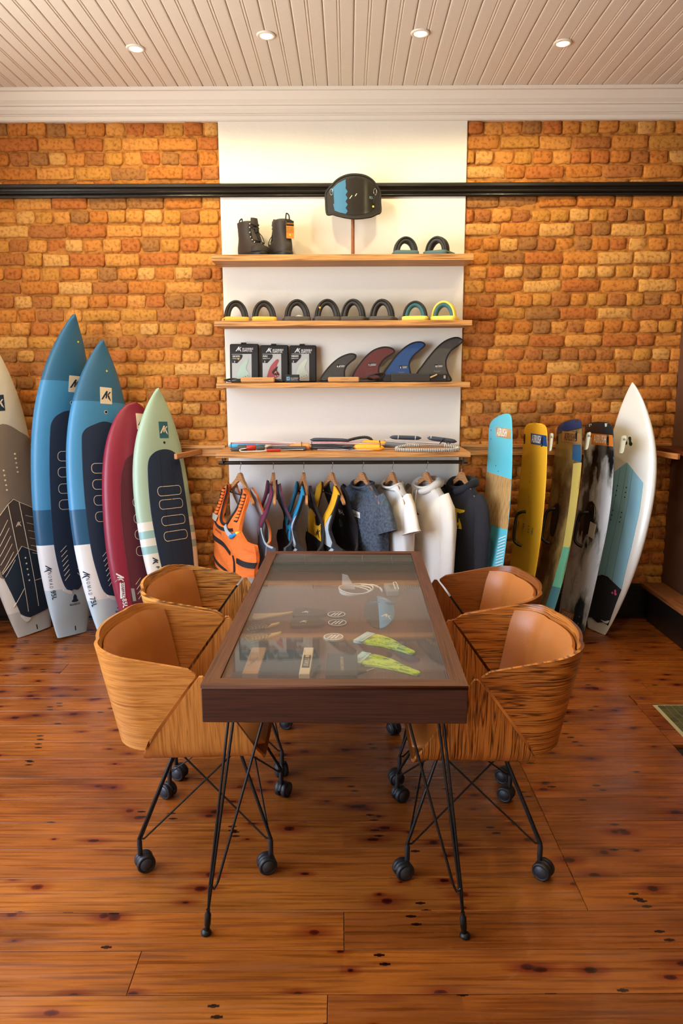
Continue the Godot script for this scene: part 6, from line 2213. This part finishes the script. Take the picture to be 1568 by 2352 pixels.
	cl.tube(smooth_path([Vector3(-0.03, 0.024, 0.060), Vector3(0.02, 0.030, 0.072), Vector3(0.036, 0.018, 0.078), Vector3(0.0, 0.008, 0.072), Vector3(-0.06, 0.014, 0.055), Vector3(-0.23, 0.020, 0.05)], 5), 0.004, 8)
	put("chicken_loop", cl.mesh(), grip, c)
	for q in [[-0.215, 0.02], [0.195, 0.05]]:
		var m := MB.new()
		var path := PackedVector3Array()
		for i in 14:
			var g := TAU * i / 14
			path.push_back(Vector3(q[0], 0.030 + 0.030 * cos(g), q[1] + 0.040 * sin(g)))
		m.tube(path, 0.002, 6, false, true)
		put("bungee", m.mesh(false), black, c)
	# third bar
	var d := thing("control_bar", "kite control bar with dark blue floats and a pale ribbed hose loop, rightmost", "kite bar", Vector3(0.47, y, 0.28), -3, G)
	put("float", float_end(Vector3(-0.175, 0.072, -0.05), Vector3(0.02, 0.066, -0.05), 0.013), navy, d)
	put("float", float_end(Vector3(0.055, 0.068, -0.05), Vector3(0.235, 0.046, -0.03), 0.014), navy, d)
	for q in [[-0.125, 0.0705], [-0.02, 0.0675], [0.075, 0.0665], [0.19, 0.052]]:
		var m := MB.new()
		m.tube(PackedVector3Array([Vector3(q[0], q[1], -0.05), Vector3(q[0] + 0.004, q[1] - 0.0003, -0.05)]), 0.0148, 12)
		put("band", m.mesh(), lw, d)
	var b3 := MB.new()
	b3.tube(PackedVector3Array([Vector3(-0.225, 0.030, 0.0), Vector3(-0.08, 0.026, 0.01)]), 0.017, 12)
	put("bar_tube", b3.mesh(), mat("bar_pewter", rgb(96, 100, 108), 0.4), d)
	line_bundle(d, [Vector3(-0.21, 0.055, -0.02), Vector3(-0.05, 0.044, 0.0), Vector3(0.10, 0.036, 0.01), Vector3(0.24, 0.030, 0.02)], 22, 0.020, [lg, lw], 8)
	ribbed_hose(d, smooth_path([Vector3(-0.135, 0.020, 0.10), Vector3(-0.12, 0.014, 0.135), Vector3(0.0, 0.013, 0.160), Vector3(0.14, 0.013, 0.155), Vector3(0.215, 0.014, 0.13), Vector3(0.225, 0.022, 0.10), Vector3(0.15, 0.034, 0.085)], 7), 0.0115, mat("hose_pale", rgb(206, 204, 198), 0.55), mat("hose_grey", rgb(92, 90, 88), 0.6))
	ribbed_hose(d, smooth_path([Vector3(-0.135, 0.022, 0.10), Vector3(-0.08, 0.032, 0.085), Vector3(0.0, 0.034, 0.08)], 6), 0.009, M.hose_pale, M.hose_grey)
	var kn := MB.new()
	for k in 4:
		kn.tube(smooth_path([Vector3(0.12, 0.040, 0.06 + k * 0.004), Vector3(0.15, 0.058 + 0.006 * k, 0.05), Vector3(0.17, 0.040, 0.06), Vector3(0.20, 0.052, 0.05 + 0.005 * k)], 4), 0.002, 5)
	put("line_knots", kn.mesh(false), ink, d).set_meta("kind", "stuff")

func ribbed_hose(t: Node3D, path: PackedVector3Array, r: float, m: Material, dark: Material) -> void:
	var core := MB.new()
	core.tube(path, r * 0.86, 10)
	var h := put("hose", core.mesh(), dark, t)
	var ribs := MB.new()
	var len := 0.0
	var nxt := 0.006
	for i in path.size() - 1:
		var seg := path[i].distance_to(path[i + 1])
		while nxt < len + seg:
			var p := path[i].lerp(path[i + 1], (nxt - len) / seg)
			var dr := (path[i + 1] - path[i]).normalized()
			ribs.tube(PackedVector3Array([p - dr * 0.0028, p - dr * 0.002, p + dr * 0.002, p + dr * 0.0028]), [r * 0.9, r, r, r * 0.9], 10)
			nxt += 0.0105
		len += seg
	put("ribs", ribs.mesh(false), m, h).set_meta("kind", "stuff")

func build_shelf_things() -> void:
	make_boot("left black lace-up boot, its toe towards the room, on the top shelf", Vector3(-0.548, 2.2975, 0.115), 42, false)
	make_boot("right black boot seen from the heel with an orange hang tag", Vector3(-0.350, 2.2975, 0.155), -148, true)
	harness_stand()
	shelf_straps()
	shelf_fins()
	shelf_bars()

# ---------------------------------------------------------------- clothes on the rail
func hanger(x: float, ang: float, where: String) -> Transform3D:
	var t := thing("clothes_hanger", "wooden clothes hanger " + where, "hanger", Vector3(x, 1.076, 0.25), -ang, "wooden hangers on the clothes rail")
	var half := [Vector2(0.0, -0.061), Vector2(0.020, -0.066), Vector2(0.036, -0.086), Vector2(0.056, -0.106), Vector2(0.10, -0.135), Vector2(0.16, -0.178), Vector2(0.205, -0.203), Vector2(0.222, -0.217), Vector2(0.219, -0.230), Vector2(0.20, -0.226), Vector2(0.15, -0.201), Vector2(0.09, -0.160), Vector2(0.045, -0.130), Vector2(0.015, -0.114)]
	var o := PackedVector2Array()
	for p in half:
		o.push_back(p)
	for i in range(half.size() - 1, 0, -1):
		o.push_back(Vector2(-half[i].x, half[i].y))
	var b := MB.new()
	var bend := func(p: Vector2, h: float) -> Vector3: return Vector3(p.x, p.y, h + 0.5 * p.x * p.x)
	b.slab(o, 0.04, bend, -0.0075, 0.0075)
	put("body", b.mesh(), M.hanger_wood, t)
	var hk := MB.new()
	var path := [Vector3(0, -0.062, 0), Vector3(0, -0.035, 0), Vector3(0.006, -0.020, 0)]
	for k in 9:
		var a := -PI * 0.30 + PI * 1.25 * k / 8.0
		path.push_back(Vector3(0.0145 * cos(a), -0.003 + 0.0145 * sin(a), 0))
	hk.tube(smooth_path(path, 3), 0.0017, 6)
	put("hook", hk.mesh(), M.bright_steel, t)
	var rd := MB.new()
	rd.tube(PackedVector3Array([Vector3(-0.175, -0.198, 0.008), Vector3(0.175, -0.198, 0.008)]), 0.0045, 8)
	put("trouser_bar", rd.mesh(), M.hanger_bar, t)
	return t.transform

func vest_map(depth: float, wide: float) -> Callable:
	return func(p: Vector2, h: float) -> Vector3:
		var k := smoothstep(-0.15, -0.40, p.y)
		var d := lerpf(0.012, depth, k)
		var r := pow(maxf(0.0, 1.0 - pow(absf(p.x / wide), 3.5)), 0.6)
		return Vector3(p.x, p.y, (d * r + 0.006 + 0.004 * sin(p.y * 40.0 + p.x * 25.0) * k + h))

func cloth(t: Node3D, called: String, poly: Array, f: Callable, h0: float, h1: float, m: Material, round := false, back := false) -> MeshInstance3D:
	var b := MB.new()
	var q := PackedVector2Array(poly)
	if round:
		q = smooth2(poly, 4)
	var g := f
	if back:
		g = func(p: Vector2, h: float) -> Vector3:
			var v: Vector3 = f.call(p, h)
			return Vector3(v.x, v.y, -v.z)
	b.slab(q, 0.035, g, h0, h1)
	return put(called, b.mesh(), m, t)

func band(t: Node3D, called: String, path: Array, w: float, f: Callable, h: float, m: Material) -> void:
	var b := MB.new()
	b.slab(stroke(smooth2(path, 4, false), w), 0.03, f, h - 0.004, h)
	put(called, b.mesh(false), m, t)

func garment(called: String, label: String, cat: String, tr: Transform3D) -> Node3D:
	var t := thing(called, label, cat, Vector3.ZERO, 0, "")
	t.transform = tr
	return t

func shirt(t: Node3D, m: Material, hem: float, long: bool, sd: int, fat := 1.0) -> void:
	var rings := []
	var prof := [[hem, 0.238, 0.055], [hem + 0.02, 0.240, 0.060], [-0.48, 0.236, 0.066], [-0.38, 0.232, 0.072], [-0.30, 0.226, 0.074], [-0.26, 0.220, 0.068], [-0.232, 0.216, 0.056], [-0.208, 0.205, 0.044], [-0.186, 0.178, 0.038], [-0.160, 0.140, 0.036], [-0.138, 0.106, 0.042], [-0.124, 0.088, 0.050]]
	for i in prof.size():
		var q: Array = prof[i]
		var ring := PackedVector3Array()
		var k := clampf((-0.22 - q[0]) / 0.25, 0, 1)
		for e in 48:
			var a := TAU * e / 48.0
			var cx := signf(cos(a)) * pow(absf(cos(a)), 0.85)
			var cz := signf(sin(a)) * pow(absf(sin(a)), 0.55)
			var fold := k * (0.010 * sin(a * 7.0 + sd + q[0] * 9.0) + 0.006 * sin(a * 13.0 + sd * 2.0 - q[0] * 14.0))
			var dip := 0.030 * maxf(0.0, sin(a)) if i >= prof.size() - 2 else 0.0
			ring.push_back(Vector3(q[1] * cx * (1 + fold * 1.2), q[0] - dip, -(q[2] * fat * cz * (1 + fold * 6.0))) * Vector3(1, 1, -1))
		rings.push_back(ring)
	var b := MB.new()
	b.loft(rings, true, false, false)
	put("torso", b.mesh(false), m, t)
	# neckband
	var nb := MB.new()
	var path := PackedVector3Array()
	for e in 24:
		var a := TAU * e / 24.0
		path.push_back(Vector3(0.088 * signf(cos(a)) * pow(absf(cos(a)), 0.85), -0.122 - 0.030 * maxf(0.0, sin(a)), 0.050 * fat * signf(sin(a)) * pow(absf(sin(a)), 0.75)))
	nb.tube(path, 0.0075, 8, false, true)
	put("neckband", nb.mesh(false), m, t)
	for s in [-1.0, 1.0]:
		var pts: Array
		var wd: Array
		if long:
			pts = [Vector3(0.165, -0.205, 0), Vector3(0.215, -0.270, 0.004), Vector3(0.246, -0.370, 0.010), Vector3(0.258, -0.500, 0.014), Vector3(0.258, -0.640, 0.016), Vector3(0.250, -0.735, 0.018), Vector3(0.249, -0.775, 0.018)]
			wd = [0.070, 0.078, 0.074, 0.066, 0.060, 0.054, 0.040]
		else:
			pts = [Vector3(0.165, -0.205, 0), Vector3(0.212, -0.262, 0.002), Vector3(0.246, -0.330, 0.006), Vector3(0.268, -0.392, 0.008)]
			wd = [0.068, 0.078, 0.084, 0.090]
		var rs := []
		for i in pts.size():
			var a0: Vector3 = pts[maxi(0, i - 1)]
			var a1: Vector3 = pts[mini(pts.size() - 1, i + 1)]
			var dr := (a1 - a0).normalized()
			var n1 := Vector3(-dr.y, dr.x, 0).normalized()
			var ring := PackedVector3Array()
			for e in 18:
				var g := TAU * e / 18.0
				var fo := 1.0 + 0.08 * sin(g * 5.0 + i * 1.3 + sd)
				var p: Vector3 = pts[i] + n1 * cos(g) * wd[i] * fo + Vector3(0, 0, 1) * sin(g) * wd[i] * (0.42 if not long else 0.5) * fo
				p.x *= s
				ring.push_back(p)
			rs.push_back(ring)
		var sb := MB.new()
		sb.loft(rs, true, false, long)
		put("sleeve", sb.mesh(false), m, t)
		var last: PackedVector3Array = rs[rs.size() - 1]
		var cb := MB.new()
		cb.tube(last, 0.004, 6, false, true)
		put("cuff", cb.mesh(false), m, t)

func hood(t: Node3D, m: Material) -> void:
	var b := MB.new()
	var path := []
	var rad := []
	for e in 17:
		var a := lerpf(-0.42 * PI, 1.42 * PI, e / 16.0) - PI
		var back := clampf(-sin(a), 0, 1)
		path.push_back(Vector3(0.098 * cos(a), -0.128 + 0.006 * back - 0.050 * maxf(0.0, sin(a)), 0.062 * sin(a) - 0.012 * back))
	var sp := smooth_path(path, 2)
	for i in sp.size():
		var v := absf(2.0 * i / (sp.size() - 1) - 1.0)
		rad.push_back(lerpf(0.030, 0.018, pow(v, 1.5)))
	b.tube(sp, rad, 12)
	put("hood", b.mesh(false), m, t)

func build_clothes() -> void:
	mat("hanger_wood", rgb(204, 148, 98), 0.5, {tex = M.grain, tri = true, uvs = Vector3(1.5, 12, 12)})
	mat("hanger_bar", rgb(58, 44, 38), 0.5)
	var weave := noise(0.09, 3, [[0.0, Color(0.55, 0.55, 0.55)], [1.0, Color(1, 1, 1)]], 51)
	var orange := mat("vest_orange", rgb(236, 116, 40), 0.75, {bump = M.coarse, bump_cm = 0.6, tri = true, uvs = Vector3(3, 3, 3)})
	var trim := mat("vest_black", rgb(26, 22, 26), 0.7)
	var lining := mat("vest_lining", rgb(176, 176, 180), 0.85)
	var wine := mat("vest_wine", rgb(110, 42, 70), 0.75, {bump = M.fine, bump_cm = 0.05, tri = true, uvs = Vector3(8, 8, 8)})
	var slate := mat("vest_slate", rgb(62, 70, 88), 0.8, {bump = M.coarse, bump_cm = 0.4, tri = true, uvs = Vector3(4, 4, 4)})
	var azure := mat("vest_azure", rgb(38, 142, 190), 0.7)
	var gold := mat("vest_gold", rgb(240, 178, 30), 0.7)
	var silver := mat("vest_silver", rgb(176, 184, 190), 0.75)
	var dark := mat("vest_dark", rgb(28, 30, 38), 0.75, {bump = M.coarse, bump_cm = 0.3, tri = true, uvs = Vector3(5, 5, 5)})
	# hangers
	var where := ["carrying the orange buoyancy vest", "carrying the wine red strapped vest", "carrying the blue impact vest", "carrying the yellow impact vest", "carrying the dark grey tee", "carrying the white tee", "carrying the white hoodie", "carrying the dark hoodie, at the right end of the rail"]
	var xs := [-0.623, -0.419, -0.232, -0.058, 0.130, 0.315, 0.526, 0.741]
	var an := [57.0, 78.0, 77.0, 64.0, 57.0, 67.0, 63.0, 66.0]
	var T := []
	for k in 8:
		T.push_back(hanger(xs[k], an[k], where[k]))
	# --- orange buoyancy vest
	var o := garment("buoyancy_vest", "orange buoyancy vest with black trim and a blue whistle, leftmost on the rail", "vest", T[0])
	var f := vest_map(0.095, 0.285)
	var front := [Vector2(-0.178, -0.178), Vector2(-0.112, -0.142), Vector2(-0.105, -0.25), Vector2(-0.070, -0.345), Vector2(0.0, -0.375), Vector2(0.070, -0.345), Vector2(0.105, -0.25), Vector2(0.112, -0.142), Vector2(0.178, -0.178), Vector2(0.176, -0.30), Vector2(0.190, -0.385), Vector2(0.232, -0.445), Vector2(0.278, -0.462), Vector2(0.280, -0.56), Vector2(0.272, -0.66), Vector2(0.0, -0.69), Vector2(-0.272, -0.66), Vector2(-0.280, -0.56), Vector2(-0.278, -0.462), Vector2(-0.232, -0.445), Vector2(-0.190, -0.385), Vector2(-0.176, -0.30)]
	cloth(o, "front_panel", front, f, 0.0, 0.022, orange)
	var backp := [Vector2(-0.178, -0.178), Vector2(-0.112, -0.142), Vector2(-0.090, -0.21), Vector2(0.0, -0.250), Vector2(0.090, -0.21), Vector2(0.112, -0.142), Vector2(0.178, -0.178), Vector2(0.176, -0.30), Vector2(0.190, -0.385), Vector2(0.232, -0.445), Vector2(0.278, -0.462), Vector2(0.280, -0.56), Vector2(0.272, -0.66), Vector2(0.0, -0.69), Vector2(-0.272, -0.66), Vector2(-0.280, -0.56), Vector2(-0.278, -0.462), Vector2(-0.232, -0.445), Vector2(-0.190, -0.385), Vector2(-0.176, -0.30)]
	cloth(o, "back_panel", backp, f, 0.0, 0.012, orange, false, true)
	cloth(o, "lining", backp, f, -0.006, 0.0, lining, false, true)
	for s in [-1.0, 1.0]:
		band(o, "webbing", [Vector2(s * 0.150, -0.170), Vector2(s * 0.146, -0.25), Vector2(s * 0.142, -0.335)], 0.030, f, 0.028, trim)
		var lad := MB.new()
		for k in 8:
			lad.slab(rounded(0.040, 0.013, 0.004, 3, Vector2(s * (0.146 - 0.0006 * k), -0.185 - k * 0.019)), 0.05, f, 0.027, 0.034)
		put("webbing_loops", lad.mesh(false), orange, o).set_meta("kind", "stuff")
	band(o, "binding", [Vector2(-0.105, -0.145), Vector2(-0.100, -0.25), Vector2(-0.066, -0.34), Vector2(0.0, -0.372), Vector2(0.066, -0.34), Vector2(0.100, -0.25), Vector2(0.105, -0.145)], 0.016, f, 0.027, trim)
	band(o, "binding", [Vector2(-0.175, -0.365), Vector2(-0.09, -0.395), Vector2(0.02, -0.402), Vector2(0.13, -0.385)], 0.020, f, 0.026, trim)
	band(o, "pocket_flap", [Vector2(-0.215, -0.478), Vector2(-0.10, -0.490), Vector2(0.0, -0.505), Vector2(0.085, -0.540)], 0.026, f, 0.028, trim)
	band(o, "zip", [Vector2(0.120, -0.545), Vector2(0.128, -0.60), Vector2(0.118, -0.665), Vector2(-0.06, -0.655), Vector2(-0.20, -0.615)], 0.016, f, 0.027, trim)
	band(o, "waist_strap", [Vector2(0.175, -0.565), Vector2(0.23, -0.578), Vector2(0.283, -0.585)], 0.034, f, 0.034, trim)
	band(o, "grey_band", [Vector2(-0.215, -0.352), Vector2(-0.16, -0.347), Vector2(-0.095, -0.350)], 0.036, f, 0.034, mat("band_grey", rgb(176, 164, 150), 0.8))
	band(o, "grey_band", [Vector2(0.030, -0.372), Vector2(0.065, -0.408), Vector2(0.125, -0.425)], 0.030, f, 0.034, silver)
	text_on("lettering", "AK DURABLE", 0.014, mat("print_rust", rgb(150, 50, 24), 0.7), o, f, Vector2(-0.09, -0.432), -4, true, true, 1.0, 0.0245)
	var wh := MB.new()
	wh.tube(PackedVector3Array([Vector3(0.105, -0.432, 0.125), Vector3(0.135, -0.418, 0.122), Vector3(0.165, -0.400, 0.112)]), [0.014, 0.012, 0.008], 10)
	put("whistle", wh.mesh(), mat("whistle_blue", rgb(40, 140, 210), 0.4), o)
	var wt := MB.new()
	wt.tube(PackedVector3Array([Vector3(0.165, -0.400, 0.112), Vector3(0.192, -0.388, 0.105)]), [0.011, 0.005], 10)
	put("whistle_tip", wt.mesh(), M.sticker_yellow, o)
	for q in [[-0.44, -0.52, 0.050], [-0.53, -0.66, 0.042]]:
		var pk := MB.new()
		pk.tube(smooth_path([Vector3(-0.292, q[0], 0.01), Vector3(-0.300, lerpf(q[0], q[1], 0.3), 0.012), Vector3(-0.300, lerpf(q[0], q[1], 0.7), 0.012), Vector3(-0.290, q[1], 0.01)], 3), [0.012, q[2] * 0.8, q[2] * 0.95, q[2], q[2], q[2], q[2], q[2] * 0.95, q[2] * 0.7, 0.012], 12)
		put("side_pouch", pk.mesh(), orange, o)
	var rl := MB.new()
	rl.tube(smooth_path([Vector3(-0.165, -0.180, 0.02), Vector3(-0.235, -0.205, 0.02), Vector3(-0.270, -0.27, 0.02), Vector3(-0.250, -0.335, 0.02), Vector3(-0.190, -0.350, 0.03)], 5), 0.009, 8)
	put("lanyard", rl.mesh(), trim, o)
	# --- wine red strapped vest
	var w := garment("strapped_vest", "vest with wine red straps and a slate grey body, second on the rail", "vest", T[1])
	var f2 := vest_map(0.088, 0.262)
	var fr2 := [Vector2(-0.150, -0.162), Vector2(-0.085, -0.122), Vector2(-0.075, -0.26), Vector2(-0.095, -0.36), Vector2(-0.050, -0.465), Vector2(0.0, -0.48), Vector2(0.050, -0.465), Vector2(0.095, -0.36), Vector2(0.075, -0.26), Vector2(0.085, -0.122), Vector2(0.150, -0.162), Vector2(0.150, -0.28), Vector2(0.150, -0.38), Vector2(0.185, -0.455), Vector2(0.255, -0.480), Vector2(0.256, -0.68), Vector2(-0.256, -0.68), Vector2(-0.255, -0.480), Vector2(-0.185, -0.455), Vector2(-0.150, -0.38), Vector2(-0.150, -0.28)]
	cloth(w, "front_panel", fr2, f2, 0.0, 0.010, slate)
	cloth(w, "back_panel", fr2, f2, 0.0, 0.010, slate, false, true)
	cloth(w, "lining", fr2, f2, -0.005, 0.0, trim, false, true)
	for s in [-1.0, 1.0]:
		for bk in [false, true]:
			cloth(w, "shoulder_strap", [Vector2(s * 0.154, -0.160), Vector2(s * 0.082, -0.118), Vector2(s * 0.072, -0.26), Vector2(s * 0.093, -0.372), Vector2(s * 0.153, -0.372), Vector2(s * 0.154, -0.27)], f2, 0.008, 0.016, wine, false, bk)
	band(w, "binding", [Vector2(0.150, -0.375), Vector2(0.187, -0.452), Vector2(0.252, -0.478)], 0.012, f2, 0.014, silver)
	var bk2 := MB.new()
	bk2.box(Vector3(-0.262, -0.46, 0.0), Vector3(0.02, 0.17, 0.07), 0.008)
	put("side_panel", bk2.mesh(), trim, w)
	# --- blue and yellow impact vests
	var vests := [[T[2], azure, "blue and black impact vest with a silver side stripe, third on the rail", 0.0], [T[3], gold, "yellow and black impact vest with a silver side stripe, fourth on the rail", 0.0]]
	for q in vests:
		var v := garment("impact_vest", q[2], "vest", q[0])
		var cm: Material = q[1]
		var f3 := vest_map(0.085, 0.270)
		var fr3 := [Vector2(-0.165, -0.172), Vector2(-0.098, -0.130), Vector2(-0.082, -0.25), Vector2(-0.066, -0.345), Vector2(-0.028, -0.385), Vector2(0.028, -0.385), Vector2(0.066, -0.345), Vector2(0.082, -0.25), Vector2(0.098, -0.130), Vector2(0.165, -0.172), Vector2(0.158, -0.28), Vector2(0.166, -0.38), Vector2(0.200, -0.465), Vector2(0.255, -0.500), Vector2(0.262, -0.535), Vector2(0.256, -0.69), Vector2(-0.256, -0.69), Vector2(-0.262, -0.535), Vector2(-0.255, -0.500), Vector2(-0.200, -0.465), Vector2(-0.166, -0.38), Vector2(-0.158, -0.28)]
		cloth(v, "front_panel", fr3, f3, 0.0, 0.010, dark)
		var bp := fr3.duplicate()
		for i in range(2, 8):
			bp[i] = [Vector2(-0.088, -0.19), Vector2(-0.06, -0.222), Vector2(-0.02, -0.235), Vector2(0.02, -0.235), Vector2(0.06, -0.222), Vector2(0.088, -0.19)][i - 2]
		cloth(v, "back_panel", bp, f3, 0.0, 0.010, dark, false, true)
		cloth(v, "lining", bp, f3, -0.005, 0.0, trim, false, true)
		text_on("lettering", "H-L", 0.030, M.print_white, v, func(p: Vector2, h: float) -> Vector3:
			var e: Vector3 = f3.call(p, 0)
			return Vector3(e.x, e.y, -e.z + 0.012), Vector2(0.005, -0.315), 0)
		# coloured chest with straps, silver sides
		cloth(v, "chest_panel", [Vector2(-0.167, -0.172), Vector2(-0.097, -0.128), Vector2(-0.080, -0.25), Vector2(-0.064, -0.345), Vector2(-0.026, -0.387), Vector2(0.026, -0.387), Vector2(0.064, -0.345), Vector2(0.080, -0.25), Vector2(0.097, -0.128), Vector2(0.167, -0.172), Vector2(0.128, -0.31), Vector2(0.075, -0.475), Vector2(-0.16, -0.455), Vector2(-0.168, -0.38), Vector2(-0.160, -0.28)], f3, 0.008, 0.0145, cm)
		cloth(v, "side_stripe", [Vector2(0.130, -0.312), Vector2(0.152, -0.29), Vector2(0.166, -0.38), Vector2(0.185, -0.445), Vector2(0.172, -0.492), Vector2(0.080, -0.475)], f3, 0.008, 0.0140, silver)
		cloth(v, "lower_stripe", [Vector2(0.176, -0.495), Vector2(0.196, -0.500), Vector2(0.150, -0.565), Vector2(0.120, -0.69), Vector2(0.080, -0.69), Vector2(0.105, -0.56)], f3, 0.008, 0.0140, silver)
		band(v, "binding", [Vector2(0.163, -0.176), Vector2(0.157, -0.28), Vector2(0.166, -0.38), Vector2(0.200, -0.465), Vector2(0.252, -0.498)], 0.014, f3, 0.017, trim)
		band(v, "binding", [Vector2(-0.096, -0.135), Vector2(-0.080, -0.25), Vector2(-0.064, -0.345), Vector2(-0.026, -0.386), Vector2(0.026, -0.386), Vector2(0.064, -0.345), Vector2(0.080, -0.25), Vector2(0.096, -0.135)], 0.007, f3, 0.017, cm)
		var lg := MB.new()
		for p in logo_polys(0.048, Vector2(0.015, -0.430)):
			lg.slab(p, 0.04, f3, 0.013, 0.0158)
		put("logo", lg.mesh(false), trim, v)
		# gathered waistband at the near side
		var gb := MB.new()
		var rings := []
		for i in 15:
			var y := -0.535 - 0.012 * i
			var ring := PackedVector3Array()
			for e in 16:
				var a := TAU * e / 16.0
				var rr := 1.0 + 0.12 * sin(i * 1.9 + a * 3.0)
				ring.push_back(Vector3(0.222 + 0.055 * cos(a) * rr, y, 0.062 * sin(a) * rr))
			rings.push_back(ring)
		gb.loft(rings)
		put("gathered_waist", gb.mesh(), dark, v)
		var sp := MB.new()
		sp.box(Vector3(-0.262, -0.56, 0.0), Vector3(0.03, 0.24, 0.09), 0.012)
		put("side_panel", sp.mesh(), dark, v)
	# --- dark grey tee
	var washed := mat("tee_washed", rgb(82, 92, 106), 0.9, {tex = noise(0.03, 5, [[0.0, Color(0.45, 0.45, 0.48)], [0.5, Color(0.85, 0.86, 0.88)], [1.0, Color(1.15, 1.15, 1.15)]], 57), tri = true, uvs = Vector3(3, 3, 3)})
	var t1 := garment("tee_shirt", "washed dark grey tee with a white chest label", "shirt", T[4])
	shirt(t1, washed, -0.66, false, 2)
	var tf := func(p: Vector2, h: float) -> Vector3: return Vector3(p.x, p.y, 0.074 + 0.004 - 0.9 * p.x * p.x + h)
	var lb := MB.new()
	lb.slab(PackedVector2Array([Vector2(-0.062, -0.285), Vector2(0.078, -0.295), Vector2(0.080, -0.330), Vector2(-0.062, -0.322)]), 0.03, tf, -0.010, 0.001)
	put("chest_label", lb.mesh(), M.print_white, t1)
	text_on("lettering", "AK DURABLE SUPPLY CO.", 0.011, M.print_navy, t1, tf, Vector2(0.008, -0.311), -3, true, true, 0.72, 0.0018)
	# --- white tee
	var cotton := mat("cotton_white", rgb(236, 232, 224), 0.9, {bump = M.coarse, bump_cm = 0.25, tri = true, uvs = Vector3(3, 3, 3)})
	var t2 := garment("tee_shirt", "plain white tee between the dark grey tee and the white hoodie", "shirt", T[5])
	shirt(t2, cotton, -0.68, false, 5)
	plate("neck_label", Vector3(0.0, -0.140, -0.036), Vector3(0.040, 0.024, 0.003), trim, t2, 0.0)
	# --- white hoodie
	var fleece := mat("fleece_white", rgb(228, 222, 212), 0.95, {bump = M.coarse, bump_cm = 0.2, tri = true, uvs = Vector3(3, 3, 3), rim = 0.3})
	var h1 := garment("hoodie", "white hoodie with long drawstrings, second from the right end of the rail", "hoodie", T[6])
	shirt(h1, fleece, -0.74, true, 3, 1.15)
	hood(h1, fleece)
	for s in [-1.0, 1.0]:
		var d := MB.new()
		d.tube(smooth_path([Vector3(s * 0.022, -0.165, 0.085), Vector3(s * 0.020, -0.26, 0.096), Vector3(s * 0.017, -0.38, 0.100), Vector3(s * 0.016, -0.475, 0.100)], 4), 0.0035, 8)
		put("drawstring", d.mesh(), fleece, h1)
		var e := MB.new()
		e.tube(PackedVector3Array([Vector3(s * 0.016, -0.470, 0.100), Vector3(s * 0.016, -0.505, 0.100)]), 0.0042, 8)
		put("drawstring_tip", e.mesh(), trim, h1)
	band(h1, "chest_print", [Vector2(-0.004, -0.298), Vector2(0.03, -0.306), Vector2(0.055, -0.312)], 0.005, func(p: Vector2, h: float) -> Vector3: return Vector3(p.x, p.y, 0.090 + h), 0.002, trim)
	# --- dark hoodie
	var ink := mat("fleece_ink", rgb(28, 28, 36), 0.95, {rim = 0.3, bump = M.fine, bump_cm = 0.04, tri = true, uvs = Vector3(9, 9, 9)})
	var h2 := garment("hoodie", "dark navy hoodie with a red and yellow chest print, at the rail end", "hoodie", T[7])
	shirt(h2, ink, -0.72, true, 7, 1.15)
	hood(h2, ink)
	var hf := func(p: Vector2, h: float) -> Vector3: return Vector3(p.x, p.y, 0.091 - 1.0 * p.x * p.x + h)
	var blocks := [[-0.165, -0.060, mat("print_red", rgb(186, 52, 40), 0.7)], [-0.050, -0.012, mat("print_orange", rgb(214, 104, 44), 0.7)], [-0.004, 0.150, mat("print_yellow", rgb(240, 206, 40), 0.7)]]
	for q in blocks:
		var b := MB.new()
		b.slab(PackedVector2Array([Vector2(q[0], -0.272), Vector2(q[1], -0.272), Vector2(q[1], -0.392), Vector2(q[0], -0.392)]), 0.03, hf, -0.012, 0.001)
		put("print_block", b.mesh(), q[2], h2)
	text_on("lettering", "AIRUSH", 0.062, ink, h2, hf, Vector2(-0.005, -0.325), 0, true, true, 0.95, 0.0018)
	text_on("lettering", "IN", 0.020, ink, h2, hf, Vector2(0.085, -0.380), 0, true, true, 1.6, 0.0018)

func _ready() -> void:
	rng.seed = 7
	set_stage()
	make_materials()
	build_room()
	build_fixtures()
	build_boards()
	build_table()
	build_chairs()
	build_shelf_things()
	build_clothes()
